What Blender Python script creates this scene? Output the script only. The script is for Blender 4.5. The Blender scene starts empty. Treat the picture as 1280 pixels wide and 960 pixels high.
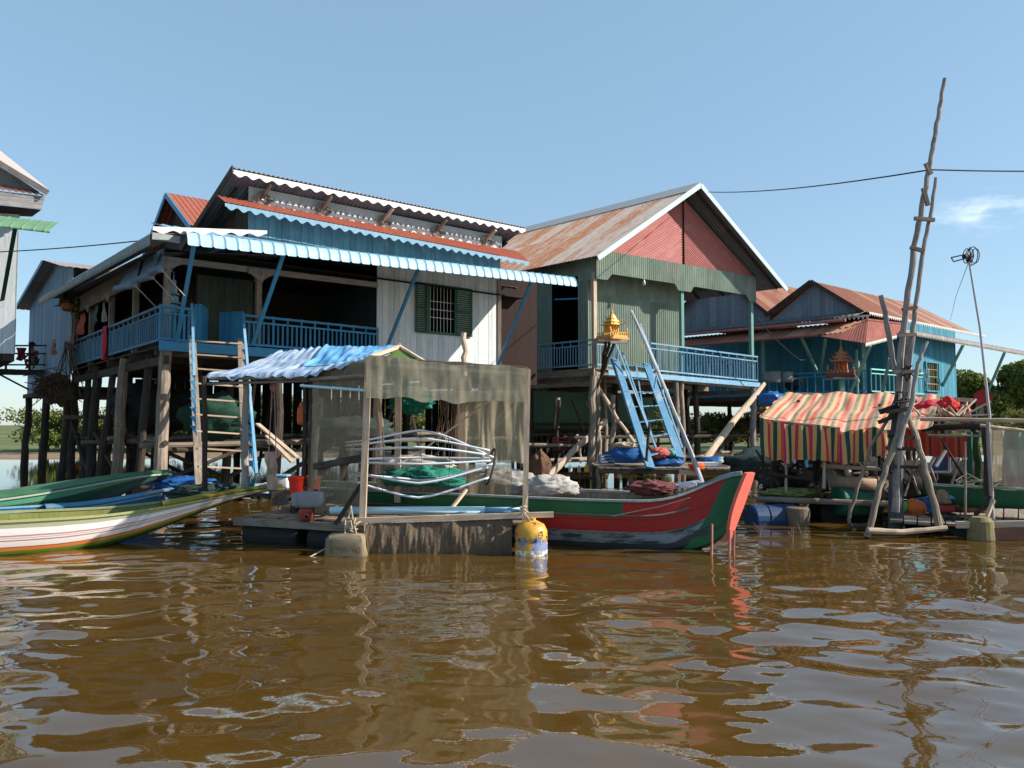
import bpy, math, random
import numpy as np
from mathutils import Vector as V, noise
random.seed(7)
C = bpy.context.scene.collection
sc = bpy.context.scene
# ------------------------------------------------------------------ camera, sky, sun
CAMZ, F, PITCH = 1.7, 960.0, math.radians(2.98)
cd = bpy.data.cameras.new('camera'); cam = bpy.data.objects.new('camera', cd); C.objects.link(cam)
cam.location = (0, 0, CAMZ); cam.rotation_euler = (math.radians(90)+PITCH, 0, 0)
cd.sensor_width = 36; cd.lens = 27; cd.clip_end = 3000; cd.clip_start = 0.05
sc.camera = cam
SUN = V((1.87, -0.18, 1.22)).normalized()
EL = math.asin(SUN.z); AZ = math.atan2(SUN.x, SUN.y)
w = bpy.data.worlds.new('World'); sc.world = w; w.use_nodes = True
nt = w.node_tree; bg = nt.nodes['Background']
sk = nt.nodes.new('ShaderNodeTexSky'); sk.sky_type = 'NISHITA'; sk.sun_disc = False
sk.sun_elevation = EL; sk.sun_rotation = AZ; sk.air_density = 1.0; sk.dust_density = .35; sk.ozone_density = 1.5
tc = nt.nodes.new('ShaderNodeTexCoord')
# faint wisps of cloud low on the right
def wnode(t): return nt.nodes.new(t)
mp = wnode('ShaderNodeMapping'); mp.inputs['Scale'].default_value = (9, 9, 30)
nt.links.new(tc.outputs['Generated'], mp.inputs['Vector'])
nz = wnode('ShaderNodeTexNoise'); nz.inputs['Scale'].default_value = 2.2; nz.inputs['Detail'].default_value = 5; nz.inputs['Roughness'].default_value = .55
nt.links.new(mp.outputs[0], nz.inputs['Vector'])
rp = wnode('ShaderNodeValToRGB'); rp.color_ramp.elements[0].position = .44; rp.color_ramp.elements[1].position = .68
nt.links.new(nz.outputs['Fac'], rp.inputs[0])
cdir = V((0.62, 1, 0.279)).normalized()
def cloud_mask(d, r0, r1, zk):
    sub = wnode('ShaderNodeVectorMath'); sub.operation = 'SUBTRACT'; sub.inputs[1].default_value = d
    nt.links.new(tc.outputs['Generated'], sub.inputs[0])
    ml = wnode('ShaderNodeVectorMath'); ml.operation = 'MULTIPLY'; ml.inputs[1].default_value = (1, 1, zk)
    nt.links.new(sub.outputs[0], ml.inputs[0])
    ln = wnode('ShaderNodeVectorMath'); ln.operation = 'LENGTH'; nt.links.new(ml.outputs[0], ln.inputs[0])
    mr = wnode('ShaderNodeMapRange'); mr.inputs[1].default_value = r0; mr.inputs[2].default_value = r1
    mr.inputs[3].default_value = 1; mr.inputs[4].default_value = 0
    nt.links.new(ln.outputs['Value'], mr.inputs[0]); return mr.outputs[0]
m1 = cloud_mask(cdir, .0, .060, 2.2)
mu = wnode('ShaderNodeMath'); mu.operation = 'MULTIPLY'; nt.links.new(m1, mu.inputs[0]); nt.links.new(rp.outputs[0], mu.inputs[1])
mu2 = wnode('ShaderNodeMath'); mu2.operation = 'MULTIPLY'; mu2.inputs[1].default_value = .6; nt.links.new(mu.outputs[0], mu2.inputs[0])
mx = wnode('ShaderNodeMix'); mx.data_type = 'RGBA'; mx.inputs[7].default_value = (7.5, 8.0, 8.8, 1)
mk = wnode('ShaderNodeMix'); mk.data_type = 'RGBA'; mk.inputs[0].default_value = .55; mk.inputs[7].default_value = (1.78, 2.98, 3.95, 1)
nt.links.new(sk.outputs[0], mk.inputs[6])
nt.links.new(mu2.outputs[0], mx.inputs[0]); nt.links.new(mk.outputs[2], mx.inputs[6])
nt.links.new(mx.outputs[2], bg.inputs['Color']); bg.inputs['Strength'].default_value = 0.11
sl = bpy.data.lights.new('sun', 'SUN'); sl.energy = 5.0; sl.angle = math.radians(.53); sl.color = (1, .93, .82)
so = bpy.data.objects.new('sun', sl); C.objects.link(so); so.rotation_euler = SUN.to_track_quat('Z', 'Y').to_euler()
so.location = (30, -5, 30)
sc.view_settings.view_transform = 'Standard'; sc.view_settings.look = 'None'; sc.view_settings.exposure = 0.80; sc.view_settings.gamma = 1
sc.render.engine = 'CYCLES'; sc.render.resolution_x = 1024; sc.render.resolution_y = 768
sc.cycles.transparent_max_bounces = 24; sc.cycles.max_bounces = 6

# ------------------------------------------------------------------ photo measurements -> metres
cp, sp = math.cos(PITCH), math.sin(PITCH)
def ray(px, py):
    dx = (px-640)/F; dz = (480-py)/F
    return V((dx, cp-dz*sp, sp+dz*cp))
def PY(px, py, Y):
    r = ray(px, py); return V((0, 0, CAMZ)) + r*(Y/r.y)
def PZ(px, py, z):
    r = ray(px, py); return V((0, 0, CAMZ)) + r*((z-CAMZ)/r.z)
class Frame:
    def __init__(s, o, u, v, k=1.0):      # k = metres per unit of the house's own grid
        s.o = V(o); s.u = V(u)*k; s.v = V(v)*k; s.k = k
    def pt(s, a, b, z):
        q = s.o + s.u*a + s.v*b; return V((q.x, q.y, CAMZ+(z-CAMZ)*s.k))
    def iz(s, z): return CAMZ+(z-CAMZ)/s.k
    def _hit(s, px, py, o, d):
        r = ray(px, py)   # r.xy*k = o + d*a
        det = r.x*(-d.y) + d.x*r.y
        k = (o.x*(-d.y) + d.x*o.y)/det
        P = V((0, 0, CAMZ)) + r*k; return P
    def fr(s, px, py, t=0.0):
        return s._hit(px, py, s.o+s.v*t, s.u)
    def sd(s, px, py, a=0.0):
        return s._hit(px, py, s.o+s.u*a, s.v)
    def loc(s, P):
        q = V((P.x, P.y))-s.o; det = s.u.x*s.v.y-s.u.y*s.v.x
        return ((q.x*s.v.y-q.y*s.v.x)/det, (s.u.x*q.y-s.u.y*q.x)/det)
def L(a, b, t): return a+(b-a)*t

# ------------------------------------------------------------------ mesh collecting
ORG = {}
class MB:
    def __init__(s): s.v = []; s.f = []; s.uv = []; s.r = []
    def face(s, pts, uvs, r):
        n = len(s.v); s.v += [V(p) for p in pts]; s.f.append(tuple(range(n, n+len(pts)))); s.uv.append(uvs); s.r.append(r)
    def grid(s, P, UV, r, flip=False):
        ni, nj = len(P), len(P[0]); b = len(s.v)
        for row in P: s.v += row
        for i in range(ni-1):
            for j in range(nj-1):
                q = [(i, j), (i+1, j), (i+1, j+1), (i, j+1)]
                if flip: q.reverse()
                s.f.append(tuple(b+a*nj+c for a, c in q)); s.uv.append([UV(a, c) for a, c in q])
                s.r.append(r(i, j) if callable(r) else r)
    def patch(s, fn, nu, nv, lu=1, lv=1, th=.01, r=None, closed=False):
        if r is None: r = random.random()
        P = [[fn(i/nu, j/nv) for j in range(nv+1)] for i in range(nu+1)]
        N = []
        for i in range(nu+1):
            row = []
            for j in range(nv+1):
                a = P[min(i+1, nu)][j]-P[max(i-1, 0)][j]; c = P[i][min(j+1, nv)]-P[i][max(j-1, 0)]
                n = a.cross(c); row.append(n.normalized() if n.length > 1e-9 else V((0, 0, 1)))
            N.append(row)
        Q = [[P[i][j]-N[i][j]*th for j in range(nv+1)] for i in range(nu+1)]
        UV = lambda i, j: (i/nu*lu, j/nv*lv)
        s.grid(P, UV, r); s.grid(Q, UV, r, True)
        rim = [(i, 0) for i in range(nu+1)]+[(nu, j) for j in range(1, nv+1)]+[(i, nv) for i in range(nu-1, -1, -1)]+[(0, j) for j in range(nv-1, 0, -1)]
        rr = r(0, 0) if callable(r) else r
        for k in range(len(rim)):
            a = rim[k]; c = rim[(k+1) % len(rim)]
            s.face([P[a[0]][a[1]], Q[a[0]][a[1]], Q[c[0]][c[1]], P[c[0]][c[1]]], [UV(*a), UV(*a), UV(*c), UV(*c)], rr)
    def corr(s, a, b, c, d, pitch=.13, amp=.018, th=.006, nv=2, sheet=.8, seg=4, sag=0):
        """corrugated sheet: waves repeat along a->b (eave), run towards d->c (ridge)"""
        ln = max((b-a).length, (c-d).length); wv = max(2, round(ln/pitch)); nu = wv*seg
        lv = ((d-a).length+(c-b).length)/2
        n = (b-a).cross(d-a).normalized()
        def fn(x, y):
            p = L(L(a, b, x), L(d, c, x), y)
            return p + n*(amp*math.sin(2*math.pi*wv*x)) - V((0, 0, sag*4*y*(1-y)))
        rs = {}
        def r(i, j):
            k = (int(i/nu*ln/sheet), int((j/nv)*lv/1.9)); 
            if k not in rs: rs[k] = random.random()
            return rs[k]
        s.patch(fn, nu, nv, ln, lv, th, r)
    def box(s, o, x, y, z, r=None, lv=None):
        """box from corner o with edge vectors x (across), y (thick), z (long)"""
        if r is None: r = random.random()
        lx, ly, lz = x.length, y.length, z.length
        c = [o, o+x, o+x+y, o+y, o+z, o+x+z, o+x+y+z, o+y+z]
        q = random.random()*3
        for idx, du, dv in (((0, 1, 5, 4), lx, lz), ((1, 2, 6, 5), ly, lz), ((2, 3, 7, 6), lx, lz), ((3, 0, 4, 7), ly, lz), ((3, 2, 1, 0), lx, ly), ((4, 5, 6, 7), lx, ly)):
            s.face([c[k] for k in idx], [(q, q), (q+du, q), (q+du, q+dv), (q, q+dv)], r)
    def beam(s, p, q, wd, h, up=V((0, 0, 1)), r=None):
        p = V(p); q = V(q); d = (q-p)
        if d.length < 1e-6: return
        z = d; dn = d.normalized()
        x = dn.cross(up)
        if x.length < 1e-4: x = dn.cross(V((1, 0, 0)))
        x = x.normalized(); y = x.cross(dn).normalized()
        s.box(p-x*wd/2-y*h/2, x*wd, y*h, z, r)
    def tube(s, pts, rad, n=8, r=None, jit=0.0, cap=True, lobes=0):
        pts = [V(p) for p in pts]
        if r is None: r = random.random()
        if not isinstance(rad, (list, tuple)): rad = [rad]*len(pts)
        rings = []; L0 = 0; ls = []; prevx = None
        for i, p in enumerate(pts):
            d = (pts[min(i+1, len(pts)-1)]-pts[max(i-1, 0)]).normalized()
            if prevx is None:
                ref = V((0, 0, 1)) if abs(d.z) < .9 else V((1, 0, 0))
                x = d.cross(ref).normalized()
            else:
                x = prevx-d*prevx.dot(d)
                x = x.normalized() if x.length > 1e-5 else d.cross(V((0, 0, 1))).normalized()
            prevx = x; y = d.cross(x)
            if i: L0 += (p-pts[i-1]).length
            ls.append(L0)
            rings.append([p+(x*math.cos(2*math.pi*k/n)+y*math.sin(2*math.pi*k/n))*rad[i]*(1+random.uniform(-jit, jit)) for k in range(n)])
        b = len(s.v)
        for R in rings: s.v += R
        q = random.random()*5
        for i in range(len(pts)-1):
            cc = 2*math.pi*max(rad[i], .002)
            for k in range(n):
                k2 = (k+1) % n
                s.f.append((b+i*n+k, b+i*n+k2, b+(i+1)*n+k2, b+(i+1)*n+k))
                s.uv.append([(q+k/n*cc, q+ls[i]), (q+(k+1)/n*cc, q+ls[i]), (q+(k+1)/n*cc, q+ls[i+1]), (q+k/n*cc, q+ls[i+1])]); s.r.append(r)
        if cap:
            s.f.append(tuple(b+k for k in reversed(range(n)))); s.uv.append([(q, q)]*n); s.r.append(r)
            s.f.append(tuple(b+(len(pts)-1)*n+k for k in range(n))); s.uv.append([(q, q)]*n); s.r.append(r)
    def pole(s, p, q, r0, r1=None, bend=.02, n=8, seg=7, jit=.08, wob=.6):
        """rough round timber"""
        p = V(p); q = V(q); r1 = r1 if r1 is not None else r0*.8
        ln = (q-p).length; o1 = V((random.uniform(-1, 1), random.uniform(-1, 1), random.uniform(-.3, .3)))*bend*ln
        sd = random.uniform(0, 50)
        pts = []; rr = []
        for i in range(seg+1):
            t = i/seg; k = math.sin(math.pi*t)
            w2 = V((noise.noise(V((sd, t*4, 0))), noise.noise(V((sd, t*4, 9))), 0))*r0*wob*1.6*min(1, k*2)
            pts.append(L(p, q, t)+o1*k+w2); rr.append(L(r0, r1, t)*(1+.10*noise.noise(V((sd, t*7, 3)))))
        s.tube(pts, rr, n, jit=jit)
    def planks(s, a, b, bot, top, wd=.15, th=.02, gap=.006, out=None, dz=.006):
        """vertical boards from plan point a to plan point b; bot(t), top(t) heights"""
        a = V((a.x, a.y, 0)); b = V((b.x, b.y, 0)); ln = (b-a).length; n = max(1, round(ln/wd)); d = (b-a).normalized()
        if out is None: out = V((d.y, -d.x, 0))
        fb = bot if callable(bot) else (lambda t: bot); ft = top if callable(top) else (lambda t: top)
        for i in range(n):
            t0 = i/n + gap/2/ln; t1 = (i+1)/n - gap/2/ln; r = random.random(); off = out*random.uniform(-dz, dz)
            p0 = L(a, b, t0)+off; p1 = L(a, b, t1)+off
            z = [fb(t0), fb(t1), ft(t1), ft(t0)]; q = random.random()*9
            if z[2]-z[1] < .005 and z[3]-z[0] < .005: continue
            fo = [V((p0.x, p0.y, z[0])), V((p1.x, p1.y, z[1])), V((p1.x, p1.y, z[2])), V((p0.x, p0.y, z[3]))]
            bo = [p-out*th for p in fo]; wx = (t1-t0)*ln
            uv = [(q, z[0]), (q+wx, z[1]), (q+wx, z[2]), (q, z[3])]
            s.face(fo, uv, r); s.face(bo[::-1], uv[::-1], r)
            for k in range(4):
                k2 = (k+1) % 4; s.face([fo[k2], fo[k], bo[k], bo[k2]], [uv[k2], uv[k], uv[k], uv[k2]], r)
    def deck(s, a, b, c, d, wd=.16, th=.03, gap=.012, jag=.0):
        """horizontal boards; a->b is the run along which boards repeat, boards lie a->d"""
        ln = (b-a).length; n = max(1, round(ln/wd))
        for i in range(n):
            t0 = i/n+gap/2/ln; t1 = (i+1)/n-gap/2/ln; e0 = random.uniform(-jag, jag); e1 = random.uniform(-jag, jag)
            z = V((0, 0, random.uniform(-.006, .006)))
            p0 = L(a, b, t0)+z; p1 = L(a, b, t1)+z; q0 = L(d, c, t0)+z; q1 = L(d, c, t1)+z
            dn = (q0-p0).normalized(); p0 = p0-dn*e0; p1 = p1-dn*e0; q0 = q0+dn*e1; q1 = q1+dn*e1
            lw = (p1-p0).length; ll = (q0-p0).length; q = random.random()*7; r = random.random()
            T = [p0, p1, q1, q0]; uv = [(q, q), (q+lw, q), (q+lw, q+ll), (q, q+ll)]
            Bm = [p-V((0, 0, th)) for p in T]
            s.face(T, uv, r); s.face(Bm[::-1], uv[::-1], r)
            for k in range(4):
                k2 = (k+1) % 4; s.face([T[k2], T[k], Bm[k], Bm[k2]], [uv[k2], uv[k], (uv[k][0], uv[k][1]+.02), (uv[k2][0], uv[k2][1]+.02)], r)
    def valance(s, p, q, h, pitch=.3, cut=.4, th=.015, kind='wave'):
        """board hung under an edge with a cut-out lower rim"""
        d = q-p; ln = d.length; n = max(2, round(ln/pitch)); k = 6 if kind == 'wave' else 4
        out = V((d.y, -d.x, 0)).normalized()
        N = n*k; r = random.random()
        def low(i):
            x = (i/k) % 1
            if kind == 'wave': return h*(1-cut*(.5+.5*math.cos(2*math.pi*x)))
            return h*(1 if x in (0.25, .5) else 1-cut) if kind == 'tooth' else h*(1-cut*abs(2*x-1))
        T = [p+d*(i/N) for i in range(N+1)]; Bt = [T[i]-V((0, 0, low(i))) for i in range(N+1)]
        for sgn in (0, 1):
            o = -out*th*sgn
            for i in range(N):
                fc = [Bt[i]+o, Bt[i+1]+o, T[i+1]+o, T[i]+o]; uv = [(i/N*ln, 0), ((i+1)/N*ln, 0), ((i+1)/N*ln, h), (i/N*ln, h)]
                if sgn: fc.reverse(); uv.reverse()
                s.face(fc, uv, r)
        for i in range(N):
            s.face([Bt[i+1], Bt[i], Bt[i]-out*th, Bt[i+1]-out*th], [(0, 0)]*4, r)
            s.face([T[i], T[i+1], T[i+1]-out*th, T[i]-out*th], [(0, 0)]*4, r)
    def lathe(s, c, prof, n=20, axis=V((0, 0, 1)), r=None):
        """prof: (radius, height) pairs along axis from c"""
        if r is None: r = random.random()
        ax = axis.normalized(); x = ax.cross(V((0, 1, 0)) if abs(ax.y) < .9 else V((1, 0, 0))).normalized(); y = ax.cross(x)
        P = [[c+ax*h+(x*math.cos(2*math.pi*k/n)+y*math.sin(2*math.pi*k/n))*max(rd, .0005) for (rd, h) in prof] for k in range(n+1)]
        lv = [0]
        for i in range(1, len(prof)): lv.append(lv[-1]+math.hypot(prof[i][0]-prof[i-1][0], prof[i][1]-prof[i-1][1]))
        mr = max(p[0] for p in prof)
        s.grid(P, lambda i, j: (i/n*2*math.pi*mr, lv[j]), r)
    def blob(s, c, rx, ry, rz, amp=.25, fr=1.6, nu=48, nv=28, flat=None, r=None):
        sd = random.uniform(0, 99)
        P = []
        for i in range(nu+1):
            row = []
            for j in range(nv+1):
                a = 2*math.pi*(i % nu)/nu; b = -math.pi/2+math.pi*j/nv
                d = V((math.cos(a)*math.cos(b), math.sin(a)*math.cos(b), math.sin(b)))
                k = 1+amp*noise.fractal(d*fr+V((sd, sd, sd)), .7, 2.1, 4)+amp*.35*abs(noise.noise(d*fr*3.1+V((sd, 0, 7))))
                q = V((d.x*rx, d.y*ry, d.z*rz))*k
                if flat is not None and q.z < flat: q.z = flat+(q.z-flat)*.1
                row.append(c+q)
            P.append(row)
        s.grid(P, lambda i, j: (i/nu*6*rx, j/nv*3*rz), r if r is not None else random.random())
    def railing(s, p, q, h, n, base=.08, pw=.035, th=.03, double=False):
        """p,q floor points; top rail, bottom rail, balusters"""
        Z = V((0, 0, 1)); s.beam(p+Z*h, q+Z*h, .07, .05); s.beam(p+Z*base, q+Z*base, .05, .05)
        s.beam(p+Z*(h*.83), q+Z*(h*.83), .035, .035)
        for i in range(n+1):
            t = i/n; a = L(p, q, t); tall = (i % 3 == 0)
            s.beam(a+Z*base, a+Z*(h+.04 if tall else h*.83), pw*(1.3 if tall else 1), th)
    def build(s, name, mat, parent=None, label=None, cat=None, group=None, kind=None, smooth=False, origin=None):
        if parent is not None: o = ORG[parent.name]
        elif origin is not None: o = V(origin)
        else:
            xs = [p.x for p in s.v]; ys = [p.y for p in s.v]; zs = [p.z for p in s.v]
            o = V(((min(xs)+max(xs))/2, (min(ys)+max(ys))/2, min(zs)))
        me = bpy.data.meshes.new(name); me.from_pydata([tuple(p-o) for p in s.v], [], s.f)
        uvl = me.uv_layers.new(name='uv'); flat = [c for f in s.uv for t in f for c in t]; uvl.data.foreach_set('uv', flat)
        at = me.attributes.new('rnd', 'FLOAT', 'FACE'); at.data.foreach_set('value', s.r)
        me.materials.append(mat)
        if smooth: me.polygons.foreach_set('use_smooth', [True]*len(me.polygons))
        me.update()
        ob = bpy.data.objects.new(name, me); C.objects.link(ob); ORG[ob.name] = o
        if parent is not None: ob.parent = parent
        else: ob.location = o
        tag(ob, label, cat, group, kind); return ob
def tag(o, label=None, cat=None, group=None, kind=None):
    if label: o['label'] = label
    if cat: o['category'] = cat
    if group: o['group'] = group
    if kind: o['kind'] = kind
def thing(name, label, cat, loc, group=None):
    o = bpy.data.objects.new(name, None); C.objects.link(o); o.location = loc; o.empty_display_size = .2
    ORG[o.name] = V(loc); tag(o, label, cat, group); return o
def dup(root, loc, rotz=0, label=None):
    r = root.copy(); C.objects.link(r); r.location = loc; r.rotation_euler = (0, 0, rotz); ORG[r.name] = V(loc)
    if label: r['label'] = label
    for ch in list(root.children):
        c = ch.copy(); C.objects.link(c); c.parent = r
        for g in list(ch.children):
            d = g.copy(); C.objects.link(d); d.parent = c
    return r

# ------------------------------------------------------------------ materials
def _n(nt, t, **k):
    n = nt.nodes.new(t)
    for a, b in k.items(): setattr(n, a, b)
    return n
def _mix(nt, fac, a, b, mode='MIX'):
    m = _n(nt, 'ShaderNodeMix', data_type='RGBA', blend_type=mode)
    for i, x in ((0, fac), (6, a), (7, b)):
        if isinstance(x, (int, float)): m.inputs[i].default_value = x
        elif isinstance(x, tuple): m.inputs[i].default_value = (*x[:3], 1)
        else: nt.links.new(x, m.inputs[i])
    return m.outputs[2]
def _ramp(nt, src, lo, hi):
    m = _n(nt, 'ShaderNodeMapRange'); m.inputs[1].default_value = lo; m.inputs[2].default_value = hi
    nt.links.new(src, m.inputs[0]); return m.outputs[0]
def _math(nt, op, a, b=None):
    m = _n(nt, 'ShaderNodeMath', operation=op)
    for i, x in ((0, a), (1, b)):
        if x is None: continue
        if isinstance(x, (int, float)): m.inputs[i].default_value = x
        else: nt.links.new(x, m.inputs[i])
    return m.outputs[0]
def _noise(nt, vec, scale, detail=4, rough=.6, stretch=(1, 1, 1)):
    mp = _n(nt, 'ShaderNodeMapping'); mp.inputs['Scale'].default_value = stretch; nt.links.new(vec, mp.inputs['Vector'])
    z = _n(nt, 'ShaderNodeTexNoise'); z.inputs['Scale'].default_value = scale; z.inputs['Detail'].default_value = detail; z.inputs['Roughness'].default_value = rough
    nt.links.new(mp.outputs[0], z.inputs['Vector']); return z.outputs['Fac']
def base(name):
    m = bpy.data.materials.new(name); m.use_nodes = True; nt = m.node_tree; b = nt.nodes['Principled BSDF']
    uv = _n(nt, 'ShaderNodeTexCoord').outputs['UV']; rn = _n(nt, 'ShaderNodeAttribute', attribute_name='rnd').outputs['Fac']
    sc_ = _math(nt, 'MULTIPLY', rn, 43.7); cb = _n(nt, 'ShaderNodeCombineXYZ'); nt.links.new(sc_, cb.inputs[2])
    ad = _n(nt, 'ShaderNodeVectorMath', operation='ADD'); nt.links.new(uv, ad.inputs[0]); nt.links.new(cb.outputs[0], ad.inputs[1])
    return m, nt, b, uv, rn, ad.outputs[0]
def finish(nt, b, col, rough, bumpsrc=None, bump=.3, dist=.01, metal=0, spec=.35):
    nt.links.new(col, b.inputs['Base Color']); b.inputs['Roughness'].default_value = rough; b.inputs['Metallic'].default_value = metal
    b.inputs['Specular IOR Level'].default_value = spec
    if bumpsrc is not None:
        bp = _n(nt, 'ShaderNodeBump'); bp.inputs['Strength'].default_value = bump; bp.inputs['Distance'].default_value = dist
        nt.links.new(bumpsrc, bp.inputs['Height']); nt.links.new(bp.outputs[0], b.inputs['Normal'])
def mat(name, c1, c2=None, dirt=None, dlo=.5, dhi=.75, scale=3, stretch=(8, 1, 1), rough=.85, metal=0, rvar=.35, bump=.4, dscale=2.2, dstretch=(1, .6, 1), spec=.25):
    """weathered paint or timber: two tones, dirt patches, a different tone for each board"""
    m, nt, b, uv, rn, vec = base(name)
    n1 = _noise(nt, vec, scale, 5, .65, stretch)
    col = _mix(nt, _ramp(nt, n1, .3, .7), c1, c2 or tuple(x*.7 for x in c1))
    if dirt:
        n2 = _noise(nt, vec, dscale, 6, .7, dstretch); col = _mix(nt, _ramp(nt, n2, dlo, dhi), col, dirt)
    br = _math(nt, 'ADD', _math(nt, 'MULTIPLY', rn, rvar), 1-rvar/2)
    cb = _n(nt, 'ShaderNodeCombineColor')
    for i in range(3): nt.links.new(br, cb.inputs[i])
    col = _mix(nt, 1.0, col, cb.outputs[0], 'MULTIPLY')
    finish(nt, b, col, rough, n1, bump, .01, metal, spec); return m
def rustmat(name, zinc, rust1, rust2, lo=.4, hi=.6, stretch=(6, .5, 1), rough=.6, metal=.0, sheetmix=.5):
    m, nt, b, uv, rn, vec = base(name)
    n1 = _noise(nt, vec, 1.3, 8, .7, stretch); n2 = _noise(nt, vec, 9, 5, .7, (1, 1, 1))
    f = _math(nt, 'ADD', n1, _math(nt, 'MULTIPLY', _math(nt, 'SUBTRACT', rn, .5), sheetmix))
    f = _math(nt, 'ADD', f, _math(nt, 'MULTIPLY', _math(nt, 'SUBTRACT', n2, .5), .25))
    ru = _mix(nt, _ramp(nt, n2, .3, .7), rust1, rust2)
    col = _mix(nt, _ramp(nt, f, lo, hi), zinc, ru)
    finish(nt, b, col, rough, n2, .25, .01, metal, .3); return m
def stripemat(name, stops, axis=1, scale=1.0, dirt=None, rough=.6, dlo=.5, dhi=.8, rvar=.0, wob=.0, seams=0):
    """hard colour bands across uv; stops = [(pos, colour)...] in 0..1"""
    m, nt, b, uv, rn, vec = base(name)
    sx = _n(nt, 'ShaderNodeSeparateXYZ'); nt.links.new(uv, sx.inputs[0]); x = sx.outputs[axis]
    if wob: x = _math(nt, 'ADD', x, _math(nt, 'MULTIPLY', _math(nt, 'SUBTRACT', _noise(nt, uv, 3, 3, .6), .5), wob))
    if scale != 1.0: x = _math(nt, 'FRACT', _math(nt, 'MULTIPLY', x, scale))
    rp = _n(nt, 'ShaderNodeValToRGB'); cr = rp.color_ramp; cr.interpolation = 'CONSTANT'
    cr.elements[0].position = stops[0][0]; cr.elements[0].color = (*stops[0][1], 1)
    cr.elements[1].position = stops[1][0]; cr.elements[1].color = (*stops[1][1], 1)
    for p, c in stops[2:]: e = cr.elements.new(p); e.color = (*c, 1)
    nt.links.new(x, rp.inputs[0]); col = rp.outputs[0]
    n2 = _noise(nt, uv, 3.5, 7, .72, (.5, 1, 1))
    if dirt: col = _mix(nt, _ramp(nt, n2, dlo, dhi), col, dirt)
    if seams:
        fr_ = _math(nt, 'FRACT', _math(nt, 'MULTIPLY', sx.outputs[1], seams)); ln_ = _math(nt, 'LESS_THAN', fr_, .045)
        col = _mix(nt, _math(nt, 'MULTIPLY', ln_, .55), col, (.05, .04, .03))
        n5 = _noise(nt, uv, 11, 6, .75, (.35, 2.2, 1)); col = _mix(nt, _ramp(nt, n5, .66, .70), col, (.22, .17, .13))
        wl_ = _math(nt, 'LESS_THAN', _math(nt, 'ADD', sx.outputs[1], _math(nt, 'MULTIPLY', n2, .22)), .50); col = _mix(nt, _math(nt, 'MULTIPLY', wl_, .6), col, (.05, .045, .02))
    finish(nt, b, col, rough, n2, .15, .01); return m
def netmat(name, c1, c2, alpha=.6, cell=60, var=.3):
    m, nt, b, uv, rn, vec = base(name)
    sx = _n(nt, 'ShaderNodeSeparateXYZ'); nt.links.new(uv, sx.inputs[0])
    def thr(o):
        a = _math(nt, 'ABSOLUTE', _math(nt, 'SUBTRACT', _math(nt, 'FRACT', _math(nt, 'MULTIPLY', o, cell)), .5))
        return _math(nt, 'LESS_THAN', a, .17)
    g = _math(nt, 'MAXIMUM', thr(sx.outputs[0]), thr(sx.outputs[1]))
    n1 = _noise(nt, uv, 2.2, 6, .65, (9, 1.2, 1))
    al = _math(nt, 'ADD', _math(nt, 'MULTIPLY', g, .28), _math(nt, 'ADD', alpha-.14-var/2, _math(nt, 'MULTIPLY', _ramp(nt, n1, .3, .7), var)))
    al.node.use_clamp = True
    col = _mix(nt, _ramp(nt, _noise(nt, uv, 6, 4), .3, .7), c1, c2)
    nt.links.new(al, b.inputs['Alpha']); finish(nt, b, col, .9, None, spec=.1); return m

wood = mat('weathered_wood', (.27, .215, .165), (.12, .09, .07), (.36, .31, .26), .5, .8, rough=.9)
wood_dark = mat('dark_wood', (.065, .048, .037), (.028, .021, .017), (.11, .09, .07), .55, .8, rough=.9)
wood_pale = mat('pale_wood', (.56, .43, .32), (.33, .24, .175), (.20, .15, .12), .6, .85, rough=.85)
wood_grey = mat('grey_wood', (.33, .30, .28), (.17, .15, .145), (.42, .39, .36), .55, .8, rough=.9)
bluep = mat('blue_paint', (.055, .26, .45), (.04, .19, .36), (.30, .34, .36), .62, .8, rvar=.3, rough=.55)
bluel = mat('pale_blue_paint', (.17, .34, .48), (.125, .27, .40), (.38, .42, .43), .52, .75, rvar=.25, rough=.55)
tealw = mat('teal_boards', (.10, .215, .27), (.065, .15, .20), (.30, .36, .36), .58, .8, rough=.8)
whitew = mat('white_boards', (.60, .62, .62), (.44, .47, .49), (.28, .28, .27), .60, .85, rvar=.25)
greyw = mat('grey_boards', (.33, .36, .36), (.20, .225, .23), (.12, .12, .115), .5, .8)
brownw = mat('brown_boards', (.022, .009, .007), (.016, .007, .006), (.035, .016, .013), .6, .9, rvar=.15)
greenm = mat('green_metal', (.19, .25, .195), (.13, .175, .14), (.29, .26, .22), .5, .75, stretch=(2, .4, 1), rvar=.35, rough=.6, bump=.1)
greend = mat('dark_green_paint', (.02, .10, .06), (.012, .065, .04), (.05, .12, .08), .6, .8, rough=.5)
pinkm = mat('red_metal', (.37, .125, .115), (.30, .095, .088), (.40, .20, .175), .5, .8, stretch=(2, .4, 1), rvar=.2, rough=.6, bump=.1)
roofB = rustmat('rusty_zinc', (.42, .36, .32), (.44, .20, .10), (.28, .12, .06), .38, .60, stretch=(5, 1.1, 1), sheetmix=.28)
roofR = rustmat('red_rust_roof', (.30, .07, .045), (.24, .05, .03), (.34, .12, .07), .35, .65)
roofC = rustmat('brown_rust_roof', (.36, .17, .11), (.30, .10, .055), (.17, .065, .045), .38, .55, sheetmix=.5)
roofD = mat('dark_zinc', (.16, .165, .175), (.10, .105, .115), (.22, .20, .18), .55, .8, rough=.5, rvar=.3)
roofG = mat('grey_tiles', (.34, .30, .28), (.25, .22, .21), (.25, .2, .18), .6, .85)
bluem = mat('pale_blue_metal', (.33, .52, .64), (.27, .45, .57), (.45, .50, .50), .62, .85, stretch=(1, 1, 1), rough=.4, bump=.05, rvar=.15)
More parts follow.
